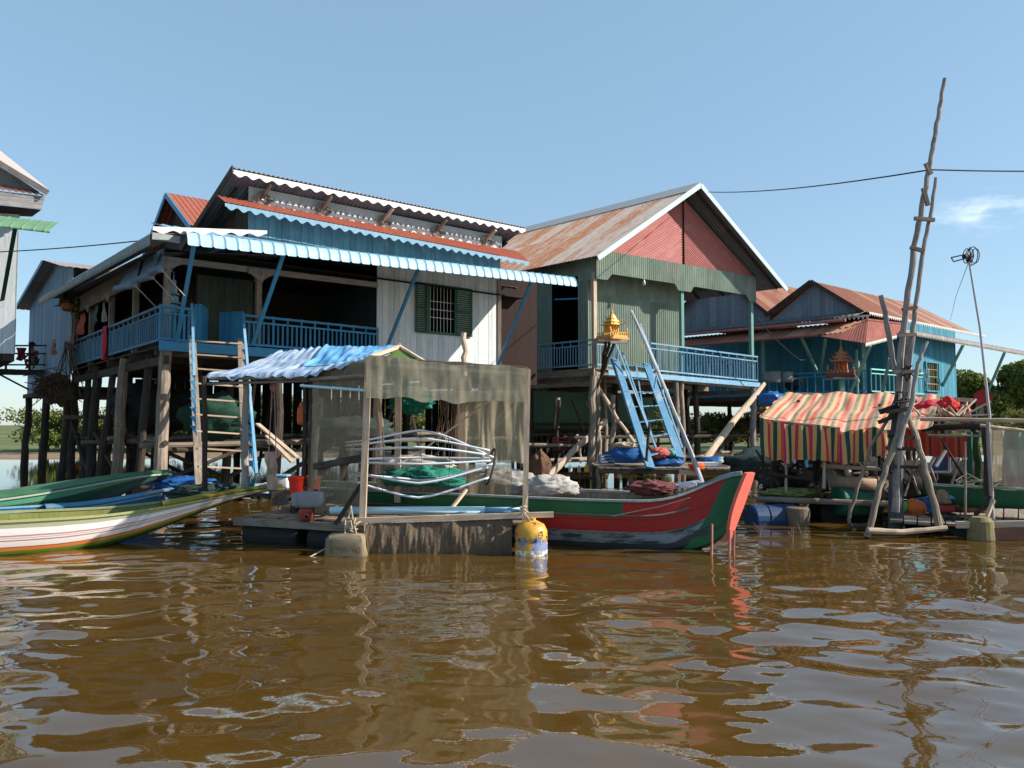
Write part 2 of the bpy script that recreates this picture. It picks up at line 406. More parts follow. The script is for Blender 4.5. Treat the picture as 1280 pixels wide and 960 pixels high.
grnm = mat('green_awning_metal', (.13, .25, .14), (.10, .20, .12), (.35, .4, .3), .6, .85, stretch=(1, 1, 1), rough=.5, bump=.05)
whitep = mat('white_paint', (.66, .65, .63), (.54, .53, .52), (.34, .31, .27), .52, .8, rvar=.1)
friezem = mat('painted_frieze', (.42, .45, .45), (.32, .36, .37), (.22, .22, .21), .55, .85, stretch=(1.5, 1.5, 1))
black = mat('shade_and_sack_black', (.012, .012, .012), (.006, .006, .006), rvar=.1)  # near-black: interior and underfloor shade put into the colour; also used on sacks
gold = mat('gold_paint', (.75, .42, .09), (.60, .30, .05), (.45, .25, .08), .6, .85, rough=.4, stretch=(1, 1, 1))
terra = mat('terracotta_paint', (.42, .17, .08), (.3, .1, .05), (.55, .3, .15), .6, .85, stretch=(1, 1, 1))
pvc = mat('white_plastic_pipe', (.66, .70, .76), (.56, .62, .70), (.40, .38, .34), .62, .85, rough=.35, rvar=.15, bump=.03)
pvcb = mat('blue_plastic_pipe', (.38, .62, .72), (.46, .68, .76), (.6, .66, .66), .5, .8, rough=.3, rvar=.15, bump=.03)
redpl = mat('red_plastic', (.72, .045, .02), (.6, .03, .015), rough=.35, rvar=.1, bump=.03)
orangepl = mat('orange_plastic', (.62, .14, .03), (.5, .1, .02), rough=.4, rvar=.1, bump=.03)
bluepl = mat('blue_plastic', (.02, .10, .30), (.015, .07, .22), (.08, .12, .18), .6, .85, rough=.4, rvar=.2, bump=.05)
greypl = mat('grey_plastic', (.24, .245, .26), (.17, .18, .19), (.16, .13, .11), .5, .8, rough=.5, stretch=(1, 1, 1), bump=.1)
greenpl = mat('green_barrel', (.03, .14, .09), (.02, .1, .07), (.06, .1, .07), .6, .85, rough=.5, bump=.05)
rubber = mat('black_rubber', (.022, .021, .02), (.014, .013, .013), (.06, .05, .04), .55, .8, rough=.7)
concrete = mat('mossy_foam_block', (.20, .17, .12), (.11, .09, .06), (.30, .20, .08), .5, .75, stretch=(1, 1, 1), scale=9)
rope = mat('rope_fibre', (.5, .42, .32), (.35, .28, .2), rvar=.3, scale=20)
wire = mat('cable', (.03, .035, .04), rvar=.1)
netg = netmat('tan_net', (.50, .44, .31), (.40, .345, .235), .54, 60, .20)
nets = netmat('thin_net', (.38, .30, .20), (.27, .21, .14), .36, 60, .22)
netgr = mat('green_net_heap', (.02, .19, .13), (.01, .10, .07), (.04, .32, .24), .55, .75, scale=14, stretch=(1, 1, 1), bump=1, rvar=.2)
netdk = mat('dark_net_heap', (.03, .055, .05), (.015, .025, .022), (.07, .06, .045), .5, .7, scale=12, stretch=(1, 1, 1), bump=1)
netbr = mat('muddy_net', (.15, .105, .07), (.085, .06, .04), (.23, .175, .12), .52, .78, scale=26, stretch=(1.6, .8, 1), dscale=5, dstretch=(2.2, .7, 1), bump=.5)
sack = mat('pale_sack', (.40, .38, .37), (.28, .26, .25), (.2, .17, .14), .5, .75, scale=6, stretch=(1, 1, 1), bump=.5)
tarpb = mat('blue_tarp', (.33, .42, .55), (.22, .30, .44), (.52, .55, .60), .5, .68, scale=2.5, stretch=(3, .6, 1), dstretch=(3, .5, 1), rough=.45, bump=.5)
tarpc = mat('bright_tarp', (.16, .42, .72), (.12, .34, .6), (.40, .5, .6), .55, .8, stretch=(2, .6, 1), rough=.4)
blind = mat('blue_grey_blind', (.16, .21, .27), (.10, .14, .19), (.3, .32, .33), .6, .85, stretch=(1, 6, 1))
clothr = mat('red_cloth', (.62, .035, .06), (.42, .02, .04), rvar=.2, bump=.4)
clothp = mat('coral_cloth', (.55, .13, .10), (.4, .09, .08), rvar=.2, bump=.4)
clothg = mat('grey_green_cloth', (.13, .18, .18), (.08, .12, .12), rvar=.2, bump=.4)
skinm = mat('skin', (.26, .135, .085), (.22, .11, .07), rvar=.05, bump=.02, rough=.6)
hairm = mat('black_hair', (.012, .01, .009), rvar=.05)
glassm = mat('bulb_glass', (.6, .6, .58), rough=.15, rvar=.05)
# ------------------------------------------------------------------ water and land
def water():
    rs = np.random.RandomState(11)
    xs = [0.0]; step = .05
    while xs[-1] < 500:
        if xs[-1] > 8: step *= 1.07
        xs.append(xs[-1]+step)
    xs = np.array([-x for x in xs[:0:-1]]+xs)
    ys = [-30, -20, -12, -6, -2, 0, .8, 1.4]; y = 1.7; step = .028
    while y < 600:
        ys.append(y); step *= 1.0035 if y < 16 else 1.08; y += step
    ys = np.array(ys)
    X, Y = np.meshgrid(xs, ys, indexing='ij')
    H = np.zeros_like(X)
    for i in range(64):
        lam = 0.15*(1.5/0.15)**rs.rand(); k = 2*math.pi/lam
        th = rs.normal(math.radians(78), .62); sl = .0112*(lam/.5)**.10
        if lam < .24: sl *= .9
        H += sl/k*1.35*np.sin(k*(X*math.cos(th)+Y*math.sin(th))+rs.rand()*6.28 + .6*np.sin(X*.9+Y*.7+i))
    patchy = .72+.28*np.sin(X*.55+Y*.8+1.0)*np.sin(Y*.33-X*.41+.5)
    fade = np.clip((24-Y)/14, 0, 1)*np.clip((16-np.abs(X))/8, 0, 1)*np.clip((Y-0)/1.5, 0, 1)
    Z = H*fade*patchy
    nx, ny = X.shape
    co = np.stack([X, Y, Z], -1).reshape(-1, 3)
    i, j = np.meshgrid(np.arange(nx-1), np.arange(ny-1), indexing='ij')
    a = (i*ny+j).ravel(); fc = np.stack([a, a+ny, a+ny+1, a+1], -1)
    me = bpy.data.meshes.new('water'); me.vertices.add(len(co)); me.vertices.foreach_set('co', co.ravel())
    me.loops.add(fc.size); me.loops.foreach_set('vertex_index', fc.ravel().astype(np.int32))
    me.polygons.add(len(fc)); me.polygons.foreach_set('loop_start', np.arange(0, fc.size, 4, dtype=np.int32))
    me.polygons.foreach_set('use_smooth', [True]*len(fc)); me.update(calc_edges=True)
    m = bpy.data.materials.new('muddy_water'); m.use_nodes = True; nt = m.node_tree; b = nt.nodes['Principled BSDF']
    ob = _n(nt, 'ShaderNodeTexCoord').outputs['Object']
    n1 = _noise(nt, ob, .35, 3, .5)
    col = _mix(nt, _ramp(nt, n1, .3, .7), (.066, .035, .006), (.084, .045, .010))
    nt.links.new(col, b.inputs['Base Color']); b.inputs['Roughness'].default_value = .0; b.inputs['IOR'].default_value = 1.85
    b.inputs['Specular IOR Level'].default_value = .5
    n2 = _noise(nt, ob, 11, 3, .55, (1, 1.3, 1)); n3 = _noise(nt, ob, 1.7, 2, .5, (.7, 1.1, 1))
    h = _math(nt, 'ADD', _math(nt, 'MULTIPLY', n2, .35), n3)
    bp = _n(nt, 'ShaderNodeBump'); bp.inputs['Strength'].default_value = 1; bp.inputs['Distance'].default_value = .0014
    nt.links.new(h, bp.inputs['Height']); nt.links.new(bp.outputs[0], b.inputs['Normal'])
    me.materials.append(m); o = bpy.data.objects.new('water', me); C.objects.link(o); o['kind'] = 'structure'
water()
grassm = mat('field_green', (.10, .12, .03), (.06, .085, .02), (.22, .18, .09), .48, .7, scale=.15, stretch=(1, 1, 1), dscale=.06, dstretch=(.4, 3, 1), rvar=0)
bankm = mat('mud_bank', (.23, .16, .11), (.16, .11, .075), (.3, .22, .16), .5, .8, scale=.6, stretch=(1, 1, 1), rvar=0)
m = MB()
N = 90
P = []
for i in range(N+1):
    x = -500+1000*i/N; e = 41+5*noise.noise(V((x*.02, 0, 0)))+2*noise.noise(V((x*.13, 3, 0)))
    P.append([V((x, e, -.3)), V((x, e+2.5, .10)), V((x, e+8, .25)), V((x, e+30, .35+.2*noise.noise(V((x*.05, 9, 1))))), V((x, 300, .45)), V((x, 1600, .5))])
m.grid([[q for q in r] for r in P], lambda i, j: (P[i][j].x, P[i][j].y), .5)
g = m.build('far_bank', grassm, kind='structure', smooth=True)
m = MB()
m.grid([[V((r[0].x, r[0].y-.6, -.2)), V((r[0].x, r[0].y+1.6, .13)), V((r[0].x, r[0].y+3.2+noise.noise(V((r[0].x*.3, 5, 0))), .135))] for r in P], lambda i, j: (P[i][0].x, j*2.0), .5)
m.build('mud_shore', bankm, kind='structure', smooth=True)

# ------------------------------------------------------------------ trees
def leafmat(name, a, b_):
    m, nt, b, uv, rn, vec = base(name)
    col = _mix(nt, rn, a, b_)
    finish(nt, b, col, .6, None, spec=.3)
    tr = _n(nt, 'ShaderNodeBsdfTranslucent'); nt.links.new(col, tr.inputs[0]); mx = _n(nt, 'ShaderNodeMixShader'); mx.inputs[0].default_value = .3
    out = nt.nodes['Material Output']; nt.links.new(b.outputs[0], mx.inputs[1]); nt.links.new(tr.outputs[0], mx.inputs[2]); nt.links.new(mx.outputs[0], out.inputs[0])
    return m
leaf1 = leafmat('leaf_mid', (.06, .10, .02), (.19, .21, .045)); leaf2 = leafmat('leaf_dark', (.012, .03, .012), (.035, .06, .02)); leaf3 = leafmat('leaf_yellow', (.10, .12, .03), (.19, .17, .05))
def crown(M, c, rx, ry, rz, n, leaf, clumps=14):
    cl = []
    for _ in range(clumps):
        a = random.uniform(0, 6.283); b = random.uniform(-.5, 1.2); k = random.uniform(.45, .9)
        cl.append((V((math.cos(a)*math.cos(b)*rx*k, math.sin(a)*math.cos(b)*ry*k, math.sin(b)*rz*k)), random.uniform(.3, .5)))
    for _ in range(n):
        cc, k = random.choice(cl); d = V((random.gauss(0, 1), random.gauss(0, 1), random.gauss(0, .8))); d = d.normalized()*random.random()**.35
        p = c+cc+V((d.x*rx*k, d.y*ry*k, d.z*rz*k)); s = leaf*random.uniform(.6, 1.4)
        a = V((random.gauss(0, 1), random.gauss(0, 1), random.gauss(0, 1))).normalized(); b2 = a.cross(V((random.random(), random.random(), random.random()))).normalized()
        r = random.random(); M.face([p-a*s, p+b2*s*.5, p+a*s, p-b2*s*.5], [(0, 0)]*4, r)
def tree(x, y, h, rx, rz, mt, label, n=6000, leaf=.16, cat='tree', grp='trees on the far bank', zc=.62, name='tree', ry=None):
    t = thing(name, label, cat, (x, y, .0), grp)
    k = MB(); top = V((x+random.uniform(-.3, .3), y, h*.7)); k.tube([V((x, y, -.3)), L(V((x, y, 0)), top, .4)+V((.1, 0, 0)), top], [h*.035, h*.025, h*.012], 7)
    for i in range(6):
        a = i*1.05+random.random(); s = L(V((x, y, 0)), top, random.uniform(.35, .9)); k.tube([s, s+V((math.cos(a)*rx*.6, math.sin(a)*rx*.6, rz*.45))], [h*.014, h*.005], 5)
    k.build('trunk', wood_dark, t)
    c = MB(); crown(c, V((x, y, h*zc)), rx, ry or rx, rz, n, leaf); c.build('crown', mt, t); return t
# right: the big tree behind the blue house and the dark ones beside it
tree(32.0, 50, 5.9, 3.3, 2.6, leaf1, 'large sunlit leafy tree behind the blue house on stilts', 26000, .14, zc=.55, ry=3)
for i, (x, y, h, rx) in enumerate(((37.5, 53, 2.9, 2.2), (41, 55, 3.3, 2.6), (46, 56, 3.4, 3))):
    tree(x, y, h, rx, h*.5, leaf2, ['dark bush just right of the sunlit leafy tree', 'tall dark bush at the picture edge behind the antenna pole', 'dark bush beyond the frame edge at far right'][i], 6000, .18, 'bush', zc=.45, name='bush')
# behind the stilts
lab = ['yellow green bush beyond the leftmost dark stilts', 'low bush with broad leaves seen left of the stair ladder', 'bush seen between the stilts under the open veranda', 'bush glimpsed behind the blue stair ladder',
       'bush seen through the fish pen netting', 'bush seen between stilts beside the white plank wall', 'bush beyond the green gabled house stilts', 'bush visible under the green house right of its stairs', 'bush behind the striped awning raft', 'small bush beyond the long dark row of stilts']
for i, (px, D, h) in enumerate(((125, 43, 2.7), (75, 42, 1.7), (290, 44, 3.8), (360, 44, 3.6), (445, 43, 3.8), (540, 44, 3.6), (640, 44, 3.8), (830, 45, 3.6), (990, 46, 3.4), (210, 43, 3.0))):
    x = (px-640)/960*D
    tree(x, D+2, h, 2.1+random.random()*.7, h*.42, leaf3 if i % 2 == 0 else leaf1, lab[i], 4200, .13, 'bush', 'bushes along the far bank', .52, 'bush')

lab2 = ['reed clump on the bank just left of the far row of stilts', 'reed clump between the veranda house stilts and the ladder', 'reed clump glimpsed under the pen house floor', 'reed clump seen under the middle of the gabled house', 'reed clump right of the gabled house stair', 'reed clump left of the striped awning', 'reed clump behind the blue house stilts', 'reed clump right of the tall mast on the bank', 'reed clump at the far right behind the net shelter']
for i, px in enumerate((60, 235, 500, 700, 905, 935, 1060, 1140, 1290)):
    D = 42.5; tree((px-640)/960*D, D, 2.6+random.random()*.8, 2.6, 1.1, leaf3 if i % 3 else leaf1, lab2[i], 3600, .11, 'reeds', 'reed clumps on the far bank', .42, 'reed_clump')
# ------------------------------------------------------------------ helpers for houses
Z = V((0, 0, 1))
def one(name, mt, fn, parent=None, **k):
    m = MB(); fn(m); return m.build(name, mt, parent, **k)
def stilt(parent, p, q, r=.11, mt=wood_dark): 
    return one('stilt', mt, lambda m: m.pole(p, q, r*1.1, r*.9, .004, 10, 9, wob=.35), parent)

# ------------------------------------------------------------------ house A : blue veranda house
A = Frame((-7.33, 16), (.7705, .6374), (-.6374, .7705))
FZ = 3.36
ha = thing('stilt_house', 'long blue and white wooden house on tall stilts with open veranda and curved blue awning', 'house', A.pt(5, 4, 0))
# deck
m = MB(); m.deck(A.pt(0, -.05, FZ), A.pt(0, 9.6, FZ), A.pt(10.1, 9.6, FZ), A.pt(10.1, -.05, FZ), .2, .04, .004)
for t in (0.1, 2.2, 4.4, 6.6, 8.8): m.beam(A.pt(-.1, t, FZ-.14), A.pt(10.1, t, FZ-.14), .09, .18)
for s in (.08, 2.5, 5, 7.5, 9.9): m.beam(A.pt(s, -.1, FZ-.32), A.pt(s, 9.7, FZ-.32), .1, .18)
m.build('floor_deck', wood_dark, ha)
one('fascia_board', bluep, lambda m: m.beam(A.pt(-.08, -.12, FZ-.03), A.pt(4.95, -.12, FZ-.07), .04, .2), ha)
# stilts
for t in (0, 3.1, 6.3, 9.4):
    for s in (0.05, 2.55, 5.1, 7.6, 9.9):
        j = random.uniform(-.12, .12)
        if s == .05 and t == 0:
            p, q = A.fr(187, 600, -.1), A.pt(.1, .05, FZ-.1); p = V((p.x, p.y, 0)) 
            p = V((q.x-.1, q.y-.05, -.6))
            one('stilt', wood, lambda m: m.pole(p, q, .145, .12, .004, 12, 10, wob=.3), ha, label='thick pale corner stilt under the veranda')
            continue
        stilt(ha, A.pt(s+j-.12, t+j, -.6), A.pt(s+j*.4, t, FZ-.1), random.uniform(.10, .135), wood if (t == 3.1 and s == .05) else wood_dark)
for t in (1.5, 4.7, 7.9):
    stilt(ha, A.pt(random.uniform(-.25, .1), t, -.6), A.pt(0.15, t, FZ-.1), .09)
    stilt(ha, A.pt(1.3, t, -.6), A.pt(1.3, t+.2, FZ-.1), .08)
# cross braces
for k, (a, b) in enumerate([((0, 3.1, .3), (0, 6.3, 1.5)), ((0, 6.3, .2), (0, 9.4, 1.8)), ((2.5, 0, .4), (5.1, 0, 1.9)), ((0, 3.1, 1.5), (2.5, 3.1, .3)), ((2.5, 3.1, .3), (5.1, 3.1, 1.8)), ((2.5, 6.3, .2), (0, 6.3, 1.6)),
               ((5.1, 3.1, .3), (7.6, 3.1, 2.1)), ((7.6, 0, .5), (9.9, 0, 2.4)), ((0, 0, 1.2), (2.5, 3.1, 1.0)), ((0, 1.5, .2), (2.5, 1.5, 1.2))]):
    one('brace', wood_dark, lambda m: m.pole(A.pt(*a), A.pt(*b), .055, .045, .01, 7, 6), ha)
for z, t in ((1.25, 0.3), (1.35, 3.2), (1.2, 6.2), (1.9, 9.3)):
    one('cross_beam', wood, lambda m: m.pole(A.pt(-.3, t, z), A.pt(10, t, z+.05), .06, .05, .004, 8, 8), ha)
for s, z in ((0.1, 1.3), (2.6, 1.1), (5.1, 1.3)):
    one('cross_beam', wood_dark, lambda m: m.pole(A.pt(s, -.1, z), A.pt(s, 9.6, z), .06, .05, .004, 8, 8), ha)
one('lower_platform', wood_dark, lambda m: m.deck(A.pt(1.2, 1.6, 1.32), A.pt(1.2, 6, 1.32), A.pt(8.9, 6, 1.32), A.pt(8.9, 1.6, 1.32), .22, .04, .02, .1), ha)
one('shade_backing', black, lambda m: m.planks(A.pt(3.6, 7.2, 0), A.pt(9.9, 7.2, 0), .9, 3.1, .35, gap=.05), ha)  # dark boards added under the floor to stand in for deep shade
one('shade_backing', wood_dark, lambda m: m.planks(A.pt(1.6, 8.8, 0), A.pt(4.6, 8.8, 0), 1.5, 3.1, .3, gap=.03), ha)
# front wall, white boards with window
z0, z1 = FZ, 5.86
sw0 = A.loc(A.fr(471, 400))[0]; sw1 = A.loc(A.fr(622, 400))[0]
wl, wr = A.loc(A.fr(534, 390))[0], A.loc(A.fr(568, 390))[0]
wzt, wzb = A.fr(551, 358).z, A.fr(551, 417).z
m = MB()
m.planks(A.pt(sw0, 0, 0), A.pt(wl, 0, 0), z0, z1, .16); m.planks(A.pt(wr, 0, 0), A.pt(sw1, 0, 0), z0, z1, .16)
m.planks(A.pt(wl, 0, 0), A.pt(wr, 0, 0), z0, wzb, .16); m.planks(A.pt(wl, 0, 0), A.pt(wr, 0, 0), wzt, z1, .16)
m.build('front_wall', whitew, ha)
wn = MB(); e = .035
for a, b in ((A.pt(wl, -.035, wzb), A.pt(wr, -.035, wzb)), (A.pt(wl, -.035, wzt), A.pt(wr, -.035, wzt)), (A.pt(wl, -.035, wzb), A.pt(wl, -.035, wzt)), (A.pt(wr, -.035, wzb), A.pt(wr, -.035, wzt))):
    wn.beam(a, b, .06, .06, up=V((A.v.x, A.v.y, 0)))
win = wn.build('window', greend, ha)
bb = MB()
for i in range(1, 8): bb.tube([A.pt(L(wl, wr, i/8), .02, wzb), A.pt(L(wl, wr, i/8), .02, wzt)], .009, 6)
for k in (.33, .5, .67): bb.tube([A.pt(wl, .02, L(wzb, wzt, k)), A.pt(wr, .02, L(wzb, wzt, k))], .009, 6)
bb.build('window_bars', whitep, win)
def shutter(a, b, parent):
    m = MB(); n = 22
    m.beam(A.pt(a, -.05, wzb-.02), A.pt(a, -.05, wzt+.02), .05, .035, up=V((A.v.x, A.v.y, 0))); m.beam(A.pt(b, -.05, wzb-.02), A.pt(b, -.05, wzt+.02), .05, .035, up=V((A.v.x, A.v.y, 0)))
    for k in (0, .5, 1): m.beam(A.pt(a, -.052, L(wzb, wzt, k)), A.pt(b, -.052, L(wzb, wzt, k)), .03, .06)
    for i in range(n):
        z = L(wzb, wzt, (i+.5)/n); m.box(A.pt(a, -.045, z), A.pt(b, 0, 0)-A.pt(a, 0, 0), A.pt(0, -.035, 0)-A.pt(0, 0, 0)+V((0, 0, -.03)), V((0, 0, .012)))
    m.build('shutter', greend, parent)
shutter(A.loc(A.fr(519.5, 390))[0], wl-.03, win); shutter(wr+.03, A.loc(A.fr(588, 390))[0], win)
# brown return wall and end
s2 = A.loc(A.fr(657, 400, .3))[0]
one('end_wall', brownw, lambda m: m.planks(A.pt(sw1, .25, 0), A.pt(s2+.4, .25, 0), z0-.5, 6.2, .3, gap=.002), ha)  # boards almost black: the shade missing here is put into their colour
one('corner_post', wood_pale, lambda m: m.beam(A.pt(sw1+.04, -.04, FZ-.3), A.pt(sw1+.04, -.04, 5.8), .09, .09), ha)
# side return wall inside veranda and inner walls, veranda shade put into their colours
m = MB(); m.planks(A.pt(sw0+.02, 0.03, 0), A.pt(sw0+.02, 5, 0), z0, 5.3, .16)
m.build('veranda_wall', mat('shaded_teal_boards', (.04, .06, .06), (.025, .04, .04), rvar=.3), ha)
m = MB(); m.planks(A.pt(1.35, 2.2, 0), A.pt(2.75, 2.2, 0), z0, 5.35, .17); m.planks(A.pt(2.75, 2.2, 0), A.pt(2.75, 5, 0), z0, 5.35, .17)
m.build('veranda_wall', mat('shaded_green_boards', (.10, .13, .11), (.06, .08, .07), rvar=.3), ha)
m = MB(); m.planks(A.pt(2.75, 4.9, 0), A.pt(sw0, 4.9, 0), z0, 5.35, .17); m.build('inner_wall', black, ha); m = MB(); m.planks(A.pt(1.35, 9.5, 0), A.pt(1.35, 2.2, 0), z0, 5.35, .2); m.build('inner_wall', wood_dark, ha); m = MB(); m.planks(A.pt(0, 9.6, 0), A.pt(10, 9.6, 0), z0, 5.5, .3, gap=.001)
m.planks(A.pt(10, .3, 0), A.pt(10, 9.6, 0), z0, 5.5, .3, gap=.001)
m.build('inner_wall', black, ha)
one('ceiling', black, lambda m: m.deck(A.pt(0, -.1, 5.38), A.pt(0, 9.6, 5.38), A.pt(9.9, 9.6, 5.38), A.pt(9.9, -.1, 5.38), .25, .03, .002), ha)  # ceiling black: porch shade put into its colour
# upper storey
su0 = 1.78
one('upper_wall', tealw, lambda m: m.planks(A.pt(su0, 0, 0), A.pt(sw1+.1, 0, 0), 5.87, 6.60, .16), ha)
m = MB(); m.planks(A.pt(su0-.0, 3, 0), A.pt(su0-.0, .03, 0), 5.5, lambda t: 6.98-(1-t)*.95, .2); m.build('upper_side_wall', wood_dark, ha)
m = MB(); m.planks(A.pt(su0, 0, 0), A.pt(sw1+.15, 0, 0), 6.60, 7.08, 1.3, gap=.002)
fz = m.build('frieze', friezem, ha)
m = MB(); n = 46
for i in range(n):   # carved scroll work along the frieze
    a = L(su0+.1, sw1, i/n); wd = (sw1-su0)/n
    m.patch(lambda x, y: A.pt(a+wd*x, -.035, 6.66+y*(.13+.09*math.exp(-((x-.5)*4)**2)+.03*math.sin(x*math.pi))), 8, 2, .2, .2, .02)
m.build('carving', whitep, fz)
for px in (328, 403, 479, 546, 607):   # lozenge ornaments, brackets up to the roof edge
    s = A.loc(A.fr(px, 240))[0]; c = A.pt(s, -.06, 6.83)
    m = MB()
    for k, rr in enumerate((.20, .14)):
        q = [c+(A.pt(rr*x*1.1, 0, 0)-A.pt(0, 0, 0))+Z*rr*y for x, y in ((1, 0), (0, 1), (-1, 0), (0, -1))]
        for i in range(4): m.beam(q[i], q[(i+1) % 4], .03, .025, up=V((A.v.x, A.v.y, 0)))
    m.tube([c+(A.pt(.07*math.cos(x), 0, 0)-A.pt(0, 0, 0))+Z*.07*math.sin(x) for x in [i*.6 for i in range(9)]], .014, 5)
    m.build('ornament', wood, ha)
    one('roof_bracket', wood_pale if px in (479, 607) else wood, lambda m: m.beam(A.pt(s, -.02, 6.88), A.pt(s+.04, -.42, 7.10), .06, .07), ha)
# narrow rust eave with blue scalloped valance
e0, e1 = A.fr(281, 252, -.5), A.fr(661, 326, -.5)
m = MB(); m.corr(e0, e1, A.pt(A.loc(e1)[0], 0, 6.74), A.pt(A.loc(e0)[0], 0, 6.74), .12, .012, .008, 2); m.build('lower_eave_roof', roofR, ha)
one('lower_valance', mat('grey_blue_valance', (.24, .38, .48), (.17, .29, .38), (.35, .38, .38), .55, .8), lambda m: m.valance(e0-Z*.03+V((.01, -.01, 0)), e1-Z*.03+V((.01, -.01, 0)), .14, .27, .55), ha)
# main upper roof, falling to the back
r0, r1 = A.fr(291, 209, -.5), A.fr(657, 284, -.5)
sl0, sl1 = A.loc(r0)[0], A.loc(r1)[0]
m = MB(); m.corr(r0, r1, A.pt(sl1, 3.2, r1.z-3.7*.31), A.pt(sl0, 3.2, r0.z-3.7*.31), .11, .02, .01, 4); m.build('upper_roof', roofD, ha)
one('upper_valance', whitep, lambda m: m.valance(r0-Z*.05+V((.0, .0, 0)), r1-Z*.05+V((.0, .0, 0)), .145, .3, .5), ha)
m = MB(); m.beam(r0-Z*.03, A.pt(sl0, 3.2, r0.z-3.7*.31-.03), .03, .16)
for s in np.linspace(sl0+.3, sl1-.2, 9): m.beam(A.pt(s, .1, r0.z-.09-.6*.31), A.pt(s, 3, r0.z-.09-3.5*.31), .06, .1)
m.build('rafter', wood_dark, ha)
# curved blue awning
a0, a1 = A.fr(234, 297, -2.5), A.fr(721, 352, -2.5)
as0, as1 = A.loc(a0)[0], A.loc(a1)[0]
def awn(x, y):
    s = L(as0, as1, x); zt = L(a0.z, a1.z, x)+.10; nf = 110
    rib = .022*max(0, math.cos(2*math.pi*x*42))**6
    if y < .5:
        k = y/.5; t = L(0, -2.3, k); z = L(5.88, zt+.03, k)
    else:
        k = (y-.5)/.5*math.pi/2; t = -2.3-.20*math.sin(k); z = zt+.03-.27*(1-math.cos(k))
    return A.pt(s, t-rib*(y > .5), z+rib)
m = MB(); m.patch(awn, 42*8, 12, as1-as0, 1.6, .008, .5); m.build('awning', bluem, ha, smooth=False)
one('awning_valance', whitep, lambda m: m.valance(A.fr(191, 283, -2.25), A.fr(334, 288, -2.25), .13, .33, .5), ha)
one('awning_beam', wood_grey, lambda m: m.beam(A.pt(-.2, -.02, 5.16), A.pt(sw0, -.02, 5.2), .06, .13), ha)
ends = [((243, 303), (221, 428)), ((358, 308), (316, 430)), ((524, 333), (483, 436)), ((663, 355), (620, 462))]
for (tx, ty), (bx, by) in ends:
    one('awning_strut', bluep, lambda m: m.beam(A.fr(tx, ty, -2.2), A.fr(bx, by, -.12), .075, .05), ha)
# side roof
SO = .74; g0 = A.sd(190, 291, -SO); g1 = A.sd(50, 373, -SO); gt0 = A.loc(g0)[1]-.0; gt1 = A.loc(g1)[1]
m = MB(); m.corr(A.pt(-SO, gt1, g1.z), A.pt(-SO, gt0, g0.z), A.pt(A.loc(a0)[0], gt0, g0.z+.06), A.pt(A.loc(a0)[0], gt1, g1.z+.06), .13, .015, .008, 3); m.corr(A.pt(A.loc(a0)[0], gt1, g1.z+.06), A.pt(A.loc(a0)[0], 0, g0.z+.06), A.pt(2.6, 0, g0.z+.4), A.pt(2.6, gt1, g1.z+.4), .13, .015, .008, 3); m.build('side_roof', roofD, ha)
one('corner_fascia', greyw, lambda m: m.beam(A.pt(-SO, gt0-.01, g0.z-.06), A.pt(A.loc(a0)[0]+.02, gt0-.01, g0.z-.06), .03, .13), ha)
one('side_valance', greyw, lambda m: m.valance(A.pt(-SO-.03, gt1, g1.z-.03), A.pt(-SO-.03, gt0, g0.z-.03), .2, .12, .4, kind='tooth'), ha)
m = MB(); m.corr(A.pt(1.5, .2, 5.72), A.pt(9.9, .2, 5.72), A.pt(9.9, 5, 6.0), A.pt(1.5, 5, 6.0), .2, .01); m.corr(A.pt(9.9, 9.9, 5.3), A.pt(-.5, 9.9, 5.3), A.pt(2.5, 5, 6.0), A.pt(9.9, 5, 6.0), .2, .01); m.build('back_roof', roofD, ha)
one('side_beam', wood, lambda m: m.beam(A.pt(-.02, 0, 5.14), A.pt(-.02, 9.6, 5.24), .06, .46), ha)
# veranda posts
def carved(m, p, h0, h1, wd=.12):
    m.beam(V((p.x, p.y, h0)), V((p.x, p.y, h1)), wd, wd, up=V((A.u.x, A.u.y, 0)))
    m.lathe(V((p.x, p.y, h1-.25)), [(wd*.6, 0), (wd*.95, .05), (wd*.7, .1), (wd*1.1, .2), (wd*1.1, .25)], 10)
for i, (s, t) in enumerate(((.08, .02), (2.05, .02), (0.05, 2.4), (.05, 4.8), (.05, 7.2), (.05, 9.4))):
    one('veranda_post', wood_grey if i == 0 else wood, lambda m: carved(m, A.pt(s, t, 0), FZ, 5.15), ha)
def bracket(m, c, d):   # fretwork bracket board under the beam
    m.patch(lambda x, y: c+d*((x-.5)*.55)-Z*(y*(.12+.14*math.cos((x-.5)*math.pi)**2)), 10, 2, .5, .2, .03)
for s, t in ((.08, 0), (2.05, 0)): one('post_bracket', wood_grey, lambda m: bracket(m, A.pt(s, t-.06, 5.2), V((A.u.x, A.u.y, 0))), ha)
for t in (2.4, 4.8, 7.2): one('post_bracket', wood, lambda m: bracket(m, A.pt(-.06, t, 5.1), V((A.v.x, A.v.y, 0))), ha)
